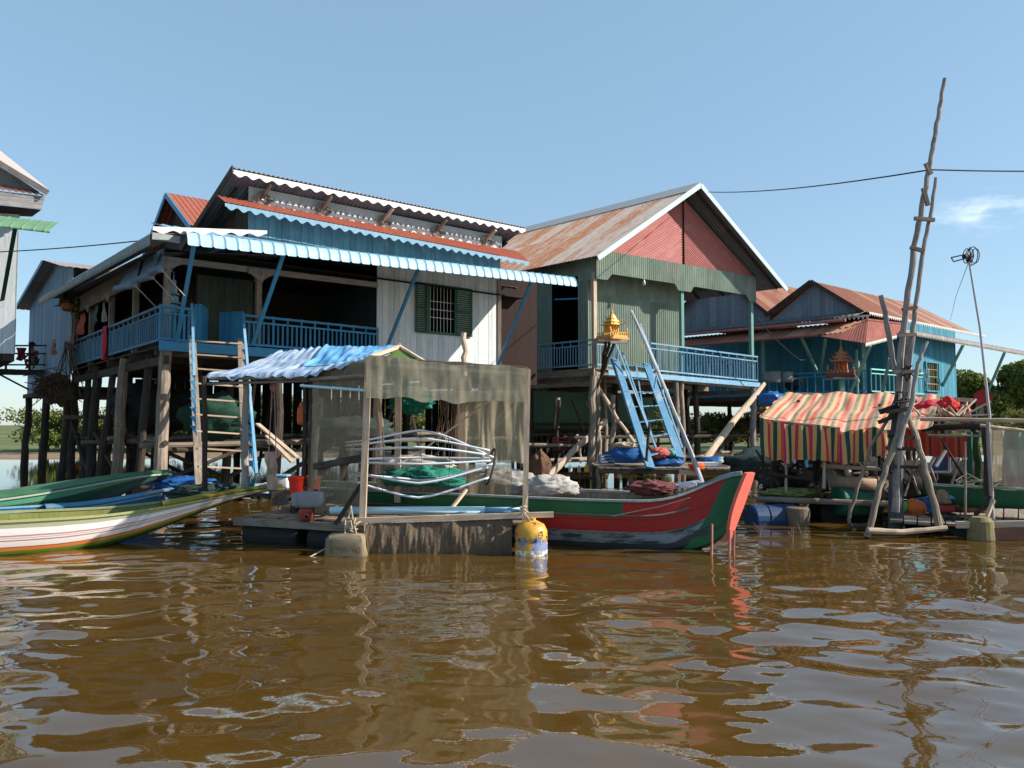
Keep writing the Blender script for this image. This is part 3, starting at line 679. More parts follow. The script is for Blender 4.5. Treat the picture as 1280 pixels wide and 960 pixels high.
# railings
s_a, s_b, s_c = A.loc(A.fr(241, 400))[0], A.loc(A.fr(304, 400))[0], sw0
m = MB(); m.railing(A.pt(-.05, -.06, FZ), A.pt(s_a, -.06, FZ-.02), .8, 7, .12, .05); m.build('railing', bluep, ha)
m = MB(); m.railing(A.pt(s_b, -.06, FZ-.02), A.pt(s_c, -.06, FZ-.06), .78, 30, .14, .045); m.build('railing', bluep, ha)
m = MB(); m.railing(A.pt(-.03, -.06, FZ), A.pt(-.03, 9.4, FZ), .8, 62, .1, .035); m.build('railing', mat('grey_blue_paint', (.11, .22, .32), (.08, .15, .22), (.25, .27, .28), .55, .8), ha)
gt = MB(); gt.planks(A.pt(s_a+.02, -.1, 0), A.pt(s_a+.5, .55, 0), FZ, lambda t: FZ+.9+.06*math.sin(t*3.1), .09, gap=.01); gt.build('gate', bluep, ha)
gt = MB(); gt.planks(A.pt(s_b-.02, -.1, 0), A.pt(s_b-.35, .5, 0), FZ, lambda t: FZ+.85, .09, gap=.01); gt.build('gate', bluep, ha)
# red gable roof behind and dark gable face
pk = PY(208, 241, 21.0)
def off(p, a, b, z): q = V((A.u.x, A.u.y, 0))*a+V((A.v.x, A.v.y, 0))*b; return p+q+Z*z
rg = thing('red_gable_roof_house', 'low house with a red rusted gable roof peeking over the long veranda eave', 'house', (pk.x, pk.y, FZ))
m = MB(); m.corr(off(pk, 0, -2.2, -1.35), off(pk, 7, -2.2, -1.35), off(pk, 7, 0, 0), pk, .15, .015, .008, 2); m.corr(off(pk, 7, 2.2, -1.35), off(pk, 0, 2.2, -1.35), pk, off(pk, 7, 0, 0), .15, .015, .008, 2); m.build('roof', roofR, rg)
m = MB(); m.planks(off(pk, .35, 2.0, 0), off(pk, .35, -2.0, 0), pk.z-2.2, lambda t: pk.z-.04-abs(t-.5)*2*1.25, .16); m.build('gable_wall', wood_dark, rg)
one('barge_board', bluep, lambda m: (m.beam(off(pk, -.02, 0, -.06), off(pk, -.02, -2.2, -1.41), .03, .14), m.beam(off(pk, -.02, 0, -.06), off(pk, -.02, 2.2, -1.41), .03, .14)), rg)
for yy in (-1.9, 1.9): one('wall', wood_dark, lambda m: m.beam(off(pk, .5, yy, -3.0), off(pk, 6.9, yy, -3.0), .1, 3.2), rg)

# ------------------------------------------------------------------ small house behind A
bh = thing('back_house', 'small grey blue boarded house on stilts at the far end of the long veranda', 'house', A.pt(.5, 14, 0))
pk2 = A.sd(54, 325, -.4); t2 = A.loc(pk2)[1]; lo2 = A.sd(19, 386, -.4); tl = A.loc(lo2)[1]; hw = min(tl-t2, 4.5)
m = MB()
m.corr(A.pt(-.4, t2-3.2, lo2.z+.2), A.pt(4.5, t2-3.2, lo2.z+.2), A.pt(4.5, t2, pk2.z), pk2, .2, .01, .01, 8)
m.corr(A.pt(4.5, tl, lo2.z), lo2, pk2, A.pt(4.5, t2, pk2.z), .2, .01, .01, 8)
m.build('roof', roofG, bh)
zb2 = A.sd(31, 478, 0).z
m = MB(); tw0, tw1 = t2-2.9, A.loc(A.sd(35, 450, 0))[1]
def gtop(t):
    tt = L(tw1, tw0, t); return (pk2.z-.05-(tt-t2)*(pk2.z-lo2.z)/(tl-t2)) if tt > t2 else pk2.z-.05-(t2-tt)*(pk2.z-lo2.z-.2)/3.2
m.planks(A.pt(0, tw1, 0), A.pt(0, tw0, 0), FZ-.5, gtop, .22); m.planks(A.pt(0, tw0, 0), A.pt(4.2, tw0, 0), FZ, 5.9, .25); m.planks(A.pt(4.2, tw0, 0), A.pt(4.2, tw1, 0), FZ-.5, 5.9, .3)
m.build('wall', mat('grey_blue_boards', (.22, .30, .38), (.15, .22, .29), (.3, .3, .3), .6, .8), bh)
m = MB(); m.beam(lo2+V((-.03, 0, -.05)), pk2+V((-.03, 0, -.05)), .03, .14); m.build('barge_board', bluel, bh)
one('floor_deck', wood_dark, lambda m: m.deck(A.pt(-.1, tw0, FZ-.5), A.pt(-.1, tw1+.3, FZ-.5), A.pt(4.3, tw1+.3, FZ-.5), A.pt(4.3, tw0, FZ-.5), .3, .15), bh)
for s in (.05, 2.1, 4.1):
    for t in (tw0+.6, (tw0+tw1)/2, tw1-.1): stilt(bh, A.pt(s-.1, t, -.6), A.pt(s, t, FZ-.5), .13)
# ------------------------------------------------------------------ plank walkway with rail, neighbouring house at far left
wk = thing('walkway', 'raised plank walkway with thin rails leading to the small grey blue house', 'walkway', PY(15, 590, 27.5))
zw = PY(15, 462, 27).z; xl, xr = PY(-70, 460, 26).x, PY(64, 460, 27).x
one('deck', wood_dark, lambda m: m.deck(V((xl, 26, zw)), V((xr, 27.2, zw)), V((xr, 28.2, zw)), V((xl, 27, zw)), .2, .16, .01), wk)
for py in (455, 441, 431): one('rail', wood_dark, lambda m: m.pole(PY(-60, py+1, 26), PY(66, py+1, 27.1), .035, .03, .004, 6, 6), wk)
for px in (6, 36, 62): one('rail_post', wood_dark, lambda m: m.pole(V((PY(px, 500, 26.8).x, 26.8, zw-.1)), PY(px+1, 428, 26.8), .04, .035, .01, 6, 4), wk)
one('brace', wood_dark, lambda m: m.pole(PY(-30, 452, 26.6), PY(36, 487, 27.4), .04, .035, .01, 6, 4), wk)
for px in (-55, 5): one('stilt', wood_dark, lambda m: m.pole(V((PY(px-35, 500, 27).x, 27, -.5)), V((PY(px-35, 500, 27).x, 27, zw)), .1), wk)

D_ = Frame((PY(20, 400, 20).x, 20), (.7705, .6374), (-.6374, .7705))
hd = thing('neighbour_house', 'white boarded house cut by the left picture edge, with green awning and rusty eave', 'house', (D_.o.x-2, 20, 0))
zwb = PY(15, 442, 20).z
# its wall facing us runs off to the left from its right-hand corner
W0, W1 = D_.pt(0, 0, 0), V((D_.o.x-6, 18.4, 0))
one('wall', whitew, lambda m: m.planks(W1, W0, zwb, PY(10, 268, 20).z, .3), hd)
one('side_wall', greyw, lambda m: m.planks(W0, D_.pt(0, 4, 0), zwb, PY(10, 268, 20).z, .3), hd)
def g(px, py, Y): return PY(px, py, Y)
m = MB()
def aw2(x, y):
    tp_ = L(g(-150, 250, 17.6), g(63, 274, 19.0), x); bt_ = L(g(-150, 266, 17.5), g(63, 291, 18.9), x); rib = .02*max(0, math.cos(2*math.pi*x*14.5))**6
    p = L(tp_, bt_, math.sin(y*math.pi/2) if y > 0 else 0); return p+V((0, .35*(1-math.sin(y*math.pi/2))-rib*(y > .2)-.08*math.sin(y*math.pi), rib*(y < .2)))
m.patch(aw2, 128, 10, 3, .7, .01, .5); m.build('awning', grnm, hd)
one('fascia_board', wood_grey, lambda m: [m.beam(g(-150, 224+k*6.0, 18.2), g(55.5-k*1.5, 248+k*5.6, 19.8), .03, .105) for k in range(3)], hd)
one('soffit', wood_dark, lambda m: m.patch(lambda x, y: L(L(g(-150, 240, 18.25), g(51, 262, 19.85), x), L(g(-150, 262, 20), g(40, 270, 21), x), y), 2, 2, 1, 1, .02), hd)
one('eave_roof', roofC, lambda m: m.corr(g(-150, 216, 18.15), g(56, 244, 19.75), g(32, 233, 21), g(-150, 196, 20), .15, .02), hd)
one('gable_wall', greyw, lambda m: m.patch(lambda x, y: L(L(g(-150, 215, 19.6), g(48, 241, 20.3), x), L(g(-150, 110, 19.6), g(48, 239, 20.3), x), y), 8, 4, 3, 1, .05), hd)
one('roof', roofG, lambda m: m.patch(lambda x, y: L(L(g(-90, 149, 19.4), g(57, 240, 19.8), x), L(g(-60, 140, 25), g(60, 236, 25), x), y), 12, 3, 4, 4, .05), hd)
one('barge_board', wood_grey, lambda m: m.beam(g(-90, 150, 19.3), g(60, 241, 19.7), .05, .15), hd)
one('awning_strut', greend, lambda m: m.beam(g(19, 285, 18.6), g(2, 380, 20), .09, .05), hd)
stilt(hd, D_.pt(-1.2, 3.8, -.6), D_.pt(-1.2, 3.8, zwb), .11)
stilt(hd, V((W1.x, W1.y, -.6)), V((W1.x, W1.y, zwb)), .13)
one('floor_deck', wood_dark, lambda m: m.deck(W1+Z*zwb, W0+Z*zwb, D_.pt(0, 4, zwb), V((W1.x-2.5, W1.y+3, zwb)), .3, .2), hd)

# ------------------------------------------------------------------ house B : green gabled house
KB = 1.2
B = Frame((2.628, 24), (.817, .575), (-.70, .714), KB)
hb = thing('gabled_house', 'green corrugated metal house on stilts with a pink gable and rusty zinc roof', 'house', B.pt(3.3, 3, 0))
def fzb(s): return L(3.17, 2.96, s/6.6)
BW = 6.62; ZB = 6.27; ZR = 8.47
m = MB(); m.deck(B.pt(0, 0, fzb(0)), B.pt(BW, 0, fzb(BW)), B.pt(BW, 7.5, fzb(BW)), B.pt(0, 7.5, fzb(0)), .2, .04, .004)
for t in (.1, 1.8, 3.6, 5.4, 7.3): m.beam(B.pt(-.1, t, fzb(0)-.12), B.pt(BW+.1, t, fzb(BW)-.12), .08, .16)
for s in (.1, 3.3, 6.5): m.beam(B.pt(s, 0, fzb(s)-.28), B.pt(s, 7.4, fzb(s)-.28), .1, .16)
m.build('floor_deck', wood, hb)
one('side_joist', wood, lambda m: m.beam(B.pt(-.1, -.05, fzb(0)-.12), B.pt(-.1, 3.4, fzb(0)-.12), .07, .22), hb)
one('side_joist', wood, lambda m: m.beam(B.pt(-.1, -.05, fzb(0)-.42), B.pt(-.1, 3.4, fzb(0)-.42), .07, .14), hb)
# gable of diagonal red sheets : two patches with corrugation running parallel to each slope
ap = B.pt(3.36, 0, ZR-.22)
def gable(half):
    m = MB(); n = 26
    for i in range(n):
        k0, k1 = i/n, (i+1)/n
        if half == 0:
            a, b = B.pt(0.02, 0, ZB), B.pt(3.35, 0, ZB)   # strips parallel to the left slope
            p0, p1 = L(a, b, k0), L(a, b, k1); q0, q1 = L(ap, b, k0), L(ap, b, k1)
        else:
            a, b = B.pt(3.38, 0, ZB), B.pt(BW-.02, 0, ZB)
            p0, p1 = L(b, a, k0), L(b, a, k1); q0, q1 = L(ap, a, k0), L(ap, a, k1)
        nn = -V((B.v.x, B.v.y, 0))*.018; md, mq = (p0+p1)/2+nn, (q0+q1)/2+nn; r = .5+.4*random.random()
        ln = (q0-p0).length
        for s1, s2, t1, t2 in ((p0, md, q0, mq), (md, p1, mq, q1)):
            m.face([s1, s2, t2, t1] if half == 0 else [s2, s1, t1, t2], [(k0, 0), (k1, 0), (k1, ln), (k0, ln)], r)
    return m
m = gable(0); m2 = gable(1); 
for M2, nm in ((m, 'gable_panel'), (m2, 'gable_panel')): M2.build(nm, pinkm, hb)
one('gable_backing', brownw, lambda m: m.patch(lambda x, y: B.pt(L(L(.05, BW-.05, x), 3.36, y), .03, L(ZB, ZR-.24, y)), 6, 6, 1, 1, .03), hb)
one('gable_batten', brownw, lambda m: m.beam(B.pt(3.36, -.03, ZB), B.pt(3.36, -.03, ZR-.3), .05, .03), hb)
# green fascia with notches around post heads
prof = [(0, .78), (.38, .78), (.55, .60), (2.95, .60), (3.10, .78), (3.62, .78), (3.75, .60), (6.12, .62), (6.28, .80), (BW, .80)]
def dep(s):
    for (a, d1), (b, d2) in zip(prof, prof[1:]):
        if a <= s <= b: return L(d1, d2, (s-a)/(b-a))
    return .7
def fascia(m, fpt, wd, dfn, n):
    for i in range(n):
        s0, s1 = wd*i/n, wd*(i+1)/n; sm = (s0+s1)/2; r = random.random() if i % 8 == 0 else m.r[-1]
        for a, b, oa, ob in ((s0, sm, 0, -.022), (sm, s1, -.022, 0)):
            m.face([fpt(a, oa, ZB+.02-dfn(a)), fpt(b, ob, ZB+.02-dfn(b)), fpt(b, ob, ZB+.02), fpt(a, oa, ZB+.02)], [(a, 0), (b, 0), (b, .8), (a, .8)], r)
            m.face([fpt(a, .02, ZB+.02), fpt(b, .02, ZB+.02), fpt(b, .02, ZB+.02-dfn(b)), fpt(a, .02, ZB+.02-dfn(a))], [(a, 0), (b, 0), (b, .8), (a, .8)], r)
m = MB(); m.r.append(.5); fascia(m, lambda s, o, z: B.pt(s, o-.03, z), BW, dep, 86); m.r.pop(0); m.build('front_fascia', greenm, hb)
m = MB(); m.r.append(.5); fascia(m, lambda s, o, z: B.pt(-.0+o, 7-s, z), 7.0, lambda s: .62 if s < 6.4 else .78, 80); m.r.pop(0); m.build('side_fascia', greenm, hb)
# roof
OF, rl = -.62, 7.4
slope = (ZR-ZB)/3.31
def rz(s): return ZR+.05-abs(s-3.31)*slope
m = MB()
m.corr(B.pt(-.55, OF+.0, rz(-.55)), B.pt(-.55, rl, rz(-.55)), B.pt(3.31, rl, ZR+.05), B.pt(3.31, OF, ZR+.05), .12, .016, .008, 6, sheet=.8)
m.build('roof', roofB, hb)
m = MB(); m.corr(B.pt(7.2, rl, rz(7.2)), B.pt(7.2, OF, rz(7.2)), B.pt(3.31, OF, ZR+.05), B.pt(3.31, rl, ZR+.05), .12, .016, .008, 6); m.build('roof', roofD, hb)
one('ridge_cap', mat('grey_ridge', (.42, .42, .42), (.34, .34, .34), (.4, .25, .18), .6, .8), lambda m: (m.patch(lambda x, y: B.pt(L(3.31, 2.75, y), L(OF, rl, x), ZR+.085-y*.56*slope), 20, 2, 7, .5, .01)), hb)
m = MB()
m.beam(B.pt(3.31, OF-.03, ZR-.01), B.pt(-.58, OF-.03, rz(-.58)-.05), .035, .16); m.beam(B.pt(3.31, OF-.03, ZR-.01), B.pt(7.24, OF-.03, rz(7.24)-.05), .035, .16)
m.build('barge_board', mat('pale_grey_blue_trim', (.50, .60, .63), (.42, .52, .56), (.4, .4, .38), .62, .85), hb)
m = MB()
for t in np.linspace(-.4, 7, 9):
    m.beam(B.pt(-.45, t, rz(-.45)-.08), B.pt(3.31, t, ZR-.06), .05, .08); m.beam(B.pt(7.1, t, rz(7.1)-.08), B.pt(3.31, t, ZR-.06), .05, .08)
m.build('rafter', wood_dark, hb)
# posts of B
for i, (s, mt) in enumerate(((.03, wood_pale), (3.36, mat('green_post_paint', (.16, .30, .27), (.12, .24, .22), (.3, .3, .26), .6, .8)), (6.5, None))):
    mt = mt or bpy.data.materials['green_post_paint']
    one('veranda_post', mt, lambda m: m.beam(B.pt(s, .08, fzb(s)), B.pt(s, .08, 5.7), .13, .13, up=V((B.u.x, B.u.y, 0))), hb)
for s, t in ((6.5, 3.4), (6.5, 6.8), (3.3, 7.2), (.05, 7.2)): one('veranda_post', wood, lambda m: m.beam(B.pt(s, t, fzb(s)), B.pt(s, t, ZB), .11, .11), hb)
# inner walls : corrugated green
def cwall(m, p, q, zb, zt, pitch=.1):
    zb, zt = CAMZ+(zb-CAMZ)*KB, CAMZ+(zt-CAMZ)*KB; m.corr(V((p.x, p.y, zb)), V((q.x, q.y, zb)), V((q.x, q.y, zt)), V((p.x, p.y, zt)), pitch, .014, .006, 3)
tw = .62; sR = B.loc(B.fr(849, 400, tw))[0]
m = MB(); cwall(m, B.pt(0.02, tw, 0), B.pt(sR, tw, 0), fzb(1)-.05, 6.3); m.build('veranda_wall', greenm, hb)
m = MB(); cwall(m, B.pt(sR, tw, 0), B.pt(sR, 7.3, 0), fzb(3), 6.3, .2); m.build('inner_wall', greenm, hb); m = MB(); cwall(m, B.pt(0, 7.3, 0), B.pt(sR, 7.3, 0), fzb(3), 6.3, .2); m.build('inner_wall', greenm, hb)
tA, tB, tC = B.loc(B.sd(737, 400))[1], B.loc(B.sd(690, 400))[1], 3.6
m = MB(); cwall(m, B.pt(0, tB, 0), B.pt(0, 7.3, 0), fzb(0), 5.7); cwall(m, B.pt(0, tA+.05, 0), B.pt(0, .60, 0), fzb(0), 5.7); m.build('side_wall', greenm, hb)
one('partition', black, lambda m: m.planks(B.pt(.1, tB+1.6, 0), B.pt(sR-.1, tB+1.6, 0), 3.4, 7.1, .2, gap=.001), hb)  # black boards stand in for the dark room behind the side doorway
one('door_rail', bluep, lambda m: m.beam(B.pt(.1, tA+.2, 5.05), B.pt(.1, tB, 5.15), .04, .05), hb)
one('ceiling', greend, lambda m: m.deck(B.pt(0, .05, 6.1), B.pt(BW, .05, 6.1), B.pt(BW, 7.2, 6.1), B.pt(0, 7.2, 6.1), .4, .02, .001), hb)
# railings of B
m = MB(); m.railing(B.pt(0, 0, fzb(0)), B.pt(0, B.loc(B.sd(658, 440))[1], fzb(0)), .74*KB, 26, .1, .05); m.build('railing', bluel, hb)
sg0, sg1 = B.loc(B.fr(768, 440))[0], B.loc(B.fr(812, 440))[0]
m = MB(); m.railing(B.pt(0, -.03, fzb(0)), B.pt(sg0, -.03, fzb(sg0)), .74*KB, 6, .1, .05); m.build('railing', bluel, hb)
m = MB(); m.railing(B.pt(sg1, -.03, fzb(sg1)), B.pt(BW, -.03, fzb(BW)), .82*KB, 38, .1, .05); m.build('railing', bluel, hb)
m = MB(); m.railing(B.pt(BW, -.03, fzb(BW)), B.pt(BW, 4, fzb(BW)), .82*KB, 26, .1, .05); m.build('railing', bluel, hb)
one('fascia_board', bluel, lambda m: m.beam(B.pt(sg0-.3, -.07, fzb(2)-.05), B.pt(BW+.05, -.07, fzb(BW)-.05), .03, .16), hb)
# stilts of B
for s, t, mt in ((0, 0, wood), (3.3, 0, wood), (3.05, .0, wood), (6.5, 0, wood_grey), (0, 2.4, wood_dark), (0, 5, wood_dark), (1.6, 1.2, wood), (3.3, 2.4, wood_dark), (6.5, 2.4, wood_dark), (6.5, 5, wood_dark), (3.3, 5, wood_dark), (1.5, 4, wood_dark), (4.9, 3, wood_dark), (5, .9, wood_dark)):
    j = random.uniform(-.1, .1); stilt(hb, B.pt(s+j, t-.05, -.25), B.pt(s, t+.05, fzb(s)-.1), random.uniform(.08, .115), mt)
one('shade_backing', black, lambda m: m.planks(B.pt(-.2, 6.9, 0), B.pt(6.8, 6.9, 0), .2, 3.0, .3, gap=.03), hb)  # black boards added behind the stilts as painted underfloor shade
one('under_wall', greend, lambda m: m.patch(lambda x, y: B.pt(L(-.3, 7, x), 4.2, L(1.55, 2.75, y)), 8, 3, 7, 1, .02), hb)
for t, z in ((.1, 1.35), (2.4, 1.4), (4.1, 1.5), (.4, .75)): one('cross_beam', wood if z < 1 else wood_dark, lambda m: m.pole(B.pt(-1, t, z), B.pt(7.4, t, z), .055, .05, .004, 8, 8), hb)
rs_ = random.Random(5)
for i in range(16):   # odd timbers propped and lashed under the floor
    s = rs_.uniform(-.2, 6.4); t = rs_.uniform(1.0, 5.5); s2 = s+rs_.uniform(-1.6, 1.6); z0_, z1_ = rs_.uniform(.1, 1.0), rs_.uniform(1.4, 2.8)
    one('brace', rs_.choice([wood, wood_dark, wood_pale, wood_dark]), lambda m: m.pole(B.pt(s, t, z0_), B.pt(s2, t+rs_.uniform(-.6, .6), z1_), .05, .04, .015, 7, 6), hb)
for i in range(5): one('cross_beam', wood_dark if i % 2 else wood, lambda m: m.pole(B.pt(-.6, 1+i*.9, .75+.32*i), B.pt(7.0, 1.2+i*.9, .8+.3*i), .05, .045, .006, 7, 6), hb)
for i in range(12):
    s = rs_.uniform(2.8, 9.6); t = rs_.uniform(.8, 5.5); s2 = s+rs_.uniform(-1.6, 1.6); z0_, z1_ = rs_.uniform(.1, 1.2), rs_.uniform(1.6, 3.2)
    one('brace', rs_.choice([wood, wood_dark, wood_pale, wood_dark]), lambda m: m.pole(A.pt(s, t, z0_), A.pt(s2, t+rs_.uniform(-.6, .6), z1_), .05, .04, .015, 7, 6), ha)
# braces in front, exact from the picture
def pp(px0, py0, D0, px1, py1, D1, r0, name, mt, parent=None, r1=None, bend=.01, **k):
    return one(name, mt, lambda m: m.pole(PY(px0, py0, D0*KB), PY(px1, py1, D1*KB), r0, r1 or r0*.85, bend, 9, 8), parent, **k)
pp(668, 612, 17.2, 757, 526, 19.4, .10, 'brace', wood_pale, hb)
pp(747, 484, 19.4, 806, 572, 17.6, .06, 'brace', wood_pale, hb)
pp(872, 588, 18.6, 955, 480, 22.6, .12, 'brace', wood_pale, hb, .08)
pp(696, 535, 19.5, 698, 497, 19.5, .075, 'brace', wood_pale, hb)
pp(764, 590, 18.6, 767, 494, 18.8, .08, 'brace', wood, hb)
pp(738, 590, 18.4, 742, 470, 18.8, .11, 'brace', wood, hb)
pp(694, 600, 19.3, 699, 500, 19.3, .06, 'brace', wood_dark, hb)
pp(655, 556, 18.5, 717, 557, 18.9, .06, 'cross_beam', wood, hb)

# ------------------------------------------------------------------ house C : blue house at right
KC = 1.35
K = Frame((13.77, 29.7), (.8, .6), (-.70, .714), KC)
hc = thing('blue_house', 'blue boarded house with twin rusty gable roofs and zigzag eave trim behind the striped awning', 'house', K.pt(3.5, 3, 0))
ze = 4.9; zf = 2.55
def kz(z): return CAMZ+(z-CAMZ)*KC
one('floor_deck', wood_dark, lambda m: m.deck(K.pt(-.6, -.3, zf), K.pt(7, -.3, zf), K.pt(7, 9, zf), K.pt(-.6, 9, zf), .25, .18, .005), hc)
tA2 = 1.5; za = 6.0
def roofq(m, a, b, c, d): m.corr(a, b, c, d, .2, .022, .008, 3)
m = MB()
roofq(m, K.pt(-.15, 0, ze+.04), K.pt(7.2, 0, ze-.1), K.pt(6.1, tA2, za-.1), K.pt(-.15, tA2, za))
roofq(m, K.pt(6.9, 3.0, 5.1), K.pt(-.15, 3.0, 5.15), K.pt(-.15, tA2, za), K.pt(6.1, tA2, za-.1))
m.build('roof', roofC, hc)
m = MB()
roofq(m, K.pt(-.15, 2.85, 5.15), K.pt(7, 2.85, 5.1), K.pt(6.5, 4.7, 6.66), K.pt(-.15, 4.7, 6.72)); roofq(m, K.pt(7, 6.8, 5.1), K.pt(-.15, 6.8, 5.1), K.pt(-.15, 4.7, 6.72), K.pt(6.5, 4.7, 6.66))
m.build('roof', roofC, hc)
m = MB(); m.planks(K.pt(0, 2.95, 0), K.pt(0, .1, 0), kz(ze), lambda t: kz(za-.07-abs(t-.5)*2*1.0), .18); m.planks(K.pt(0, 6.7, 0), K.pt(0, 2.95, 0), kz(ze), lambda t: kz(6.65-abs(t-.5)*2*1.45), .18)
m.build('gable_wall', mat('grey_gable_boards', (.20, .23, .27), (.12, .145, .18), (.3, .3, .3), .6, .8, stretch=(6, 6, 1)), hc)
m = MB()
for a, b in (((-.18, tA2, za), (-.18, 0, ze)), ((-.18, tA2, za), (-.18, 3, 5.1)), ((-.18, 4.7, 6.7), (-.18, 2.9, 5.15)), ((-.18, 4.7, 6.7), (-.18, 6.8, 5.1))): m.beam(K.pt(*a), K.pt(*b), .05, .15)
m.build('barge_board', wood_dark, hc)
# side skirt roofs with zigzag trims
m = MB(); roofq(m, K.pt(-.55, 7, ze-.12), K.pt(-.55, 0, ze-.12), K.pt(0, 0, ze+.05), K.pt(0, 7, ze+.05)); m.build('skirt_roof', roofD, hc)
whz = mat('grey_white_trim', (.50, .49, .47), (.4, .39, .37), (.2, .18, .16), .55, .8)
one('eave_trim', mat('dark_trim', (.12, .09, .09), (.07, .06, .06)), lambda m: m.valance(K.pt(-.57, 7, ze-.12), K.pt(-.57, .5, ze-.12), .17, .16, .75, kind='zig'), hc)
one('eave_trim', whz, lambda m: (m.valance(K.pt(-.58, .6, ze-.11), K.pt(-.3, -.25, ze-.1), .17, .16, .75, kind='zig'), m.valance(K.pt(-.3, -.25, ze-.02), K.pt(7.3, -.25, ze-.16), .14, .16, .75, kind='zig')), hc)
one('gutter', mat('pink_gutter', (.42, .16, .13), (.3, .1, .08)), lambda m: m.tube([K.pt(-.75, 6.5, 4.68), K.pt(-.72, .2, 4.65)], .06, 7), hc)
one('gutter', pinkm, lambda m: m.tube([K.pt(-1.1, 6.5, 4.25), K.pt(-1.1, .8, 4.25)], .05, 7), hc)
m = MB(); roofq(m, K.pt(-1.15, 6.6, 4.25), K.pt(-1.15, 0, 4.25), K.pt(-.1, 0, 4.66), K.pt(-.1, 6.6, 4.66)); m.build('skirt_roof', roofC, hc)
# rust awning with corner
q1, q2, q3, q4, q5 = PY(1082, 429, 19.4*KC), PY(1000, 416, 23.0*KC), PY(1085, 398, 22.2*KC), PY(1131, 404, 23.3*KC), PY(1121, 419, 21.3*KC)
one('awning', mat('plain_red_sheet', (.26, .075, .055), (.2, .055, .04), (.3, .13, .1), .5, .8, stretch=(2, .4, 1), bump=.1), lambda m: (m.corr(q2, q1, q3, L(q2, q3, .3), .2, .004, .01, 2), m.corr(q1, q5, q4, q3, .2, .004, .01, 2)), hc)
one('eave_trim', whz, lambda m: m.valance(q1, q5, .14, .14, .6, kind='zig'), hc)
# long right eave
r_0, r_1 = PY(1130, 411, 22.6*KC), PY(1300, 443, 27.5*KC)
one('side_awning', roofD, lambda m: m.corr(r_0, r_1, r_1+V((-.5, 1.0, .12)), r_0+V((-.5, 1.0, .12)), .25, .015, .01, 2), hc)
one('eave_trim', wood_grey, lambda m: m.valance(r_0-Z*.01, r_1-Z*.01, .2, .12, .4, kind='tooth'), hc)
# walls
skw0, skw1 = K.loc(K.fr(1130, 450, .0))[0], K.loc(K.fr(1195, 450, .0))[0]
blb = mat('blue_boards', (.06, .245, .335), (.04, .18, .26), (.15, .25, .30), .6, .8)
w1, w2 = K.loc(K.fr(1156, 470))[0], K.loc(K.fr(1172, 470))[0]; wz1, wz0 = K.iz(K.fr(1164, 453).z), K.iz(K.fr(1164, 489).z)
m = MB(); m.planks(K.pt(skw0, 0, 0), K.pt(w1, 0, 0), kz(zf), kz(4.85), .2); m.planks(K.pt(w2, 0, 0), K.pt(skw1, 0, 0), kz(zf), kz(4.85), .2)
m.planks(K.pt(w1, 0, 0), K.pt(w2, 0, 0), kz(zf), kz(wz0), .2); m.planks(K.pt(w1, 0, 0), K.pt(w2, 0, 0), kz(wz1), kz(4.85), .2); m.build('wall', blb, hc)
m = MB(); m.planks(K.pt(skw0, 8.5, 0), K.pt(skw0, 0.03, 0), kz(zf), kz(4.9), .2); m.build('wall', blb, hc); m = MB(); m.planks(K.pt(skw1, .03, 0), K.pt(skw1, 8, 0), kz(zf), kz(4.9), .3); m.build('wall', blb, hc)
wf = MB()
for a, b in (((w1, wz0), (w2, wz0)), ((w1, wz1), (w2, wz1)), ((w1, wz0), (w1, wz1)), ((w2, wz0), (w2, wz1))): wf.beam(K.pt(a[0], -.04, a[1]), K.pt(b[0], -.04, b[1]), .06, .05, up=V((K.v.x, K.v.y, 0)))
wf = wf.build('window', blb, hc)
def grille(m):
    for i in range(1, 6): m.beam(K.pt(L(w1, w2, i/6), -.02, wz0), K.pt(L(w1, w2, i/6), -.02, wz1), .02, .02)
    for i in range(1, 4): m.beam(K.pt(w1, -.02, L(wz0, wz1, i/4)), K.pt(w2, -.02, L(wz0, wz1, i/4)), .02, .02)
one('grille', mat('ochre_paint', (.45, .33, .12), (.35, .25, .08)), grille, wf)
one('curtain', tealw, lambda m: m.patch(lambda x, y: K.pt(L(w1, w2, x), .12+.02*math.sin(x*20), L(wz0, wz1, y)), 20, 2, 1, 1, .005), wf)
# veranda posts, struts
tp = bpy.data.materials['green_post_paint']
for s, t in ((0, .1), (0, 3.2), (0, 6.2)): one('veranda_post', tp, lambda m: m.beam(K.pt(s, t, zf), K.pt(s, t, 4.7), .13, .13), hc)
one('veranda_post', tp, lambda m: m.lathe(PY(1072, 500, 21.4*KC), [(.05, 0), (.05, .6), (.09, .7), (.06, .8), (.05, 1.1), (.11, 1.2), (.11, 1.45), (.05, 1.55), (.05, 1.9)], 12), hc)
for a in ((1088, 432, 19.7, 1063, 491, 20.9), (1001, 420, 22.6, 1022, 466, 23.2), (1032, 424, 21.5, 1026, 466, 23), (1204, 431, 23.6, 1174, 490, 25), (1256, 440, 25.4, 1222, 520, 26.6), (1112, 448, 20.4, 1100, 505, 21.6)):
    one('awning_strut', tp, lambda m: m.beam(PY(a[0], a[1], a[2]*KC), PY(a[3], a[4], a[5]*KC), .1, .07), hc)
for s in (0, 2.3, 4.6, 6.9):
    for t in (0, 3, 6): stilt(hc, K.pt(s, t, -.1), K.pt(s, t, zf), .11)
for t, z in ((.1, 1.5), (3.1, 1.4)): one('cross_beam', wood_dark, lambda m: m.pole(K.pt(-.6, t, z), K.pt(7, t, z), .07), hc)
m = MB(); m.railing(K.pt(-.3, -.25, zf), K.pt(skw0+.6, -.25, zf), .7*KC, 12, .1, .05); m.build('railing', mat('mint_paint', (.25, .55, .50), (.2, .45, .42)), hc)
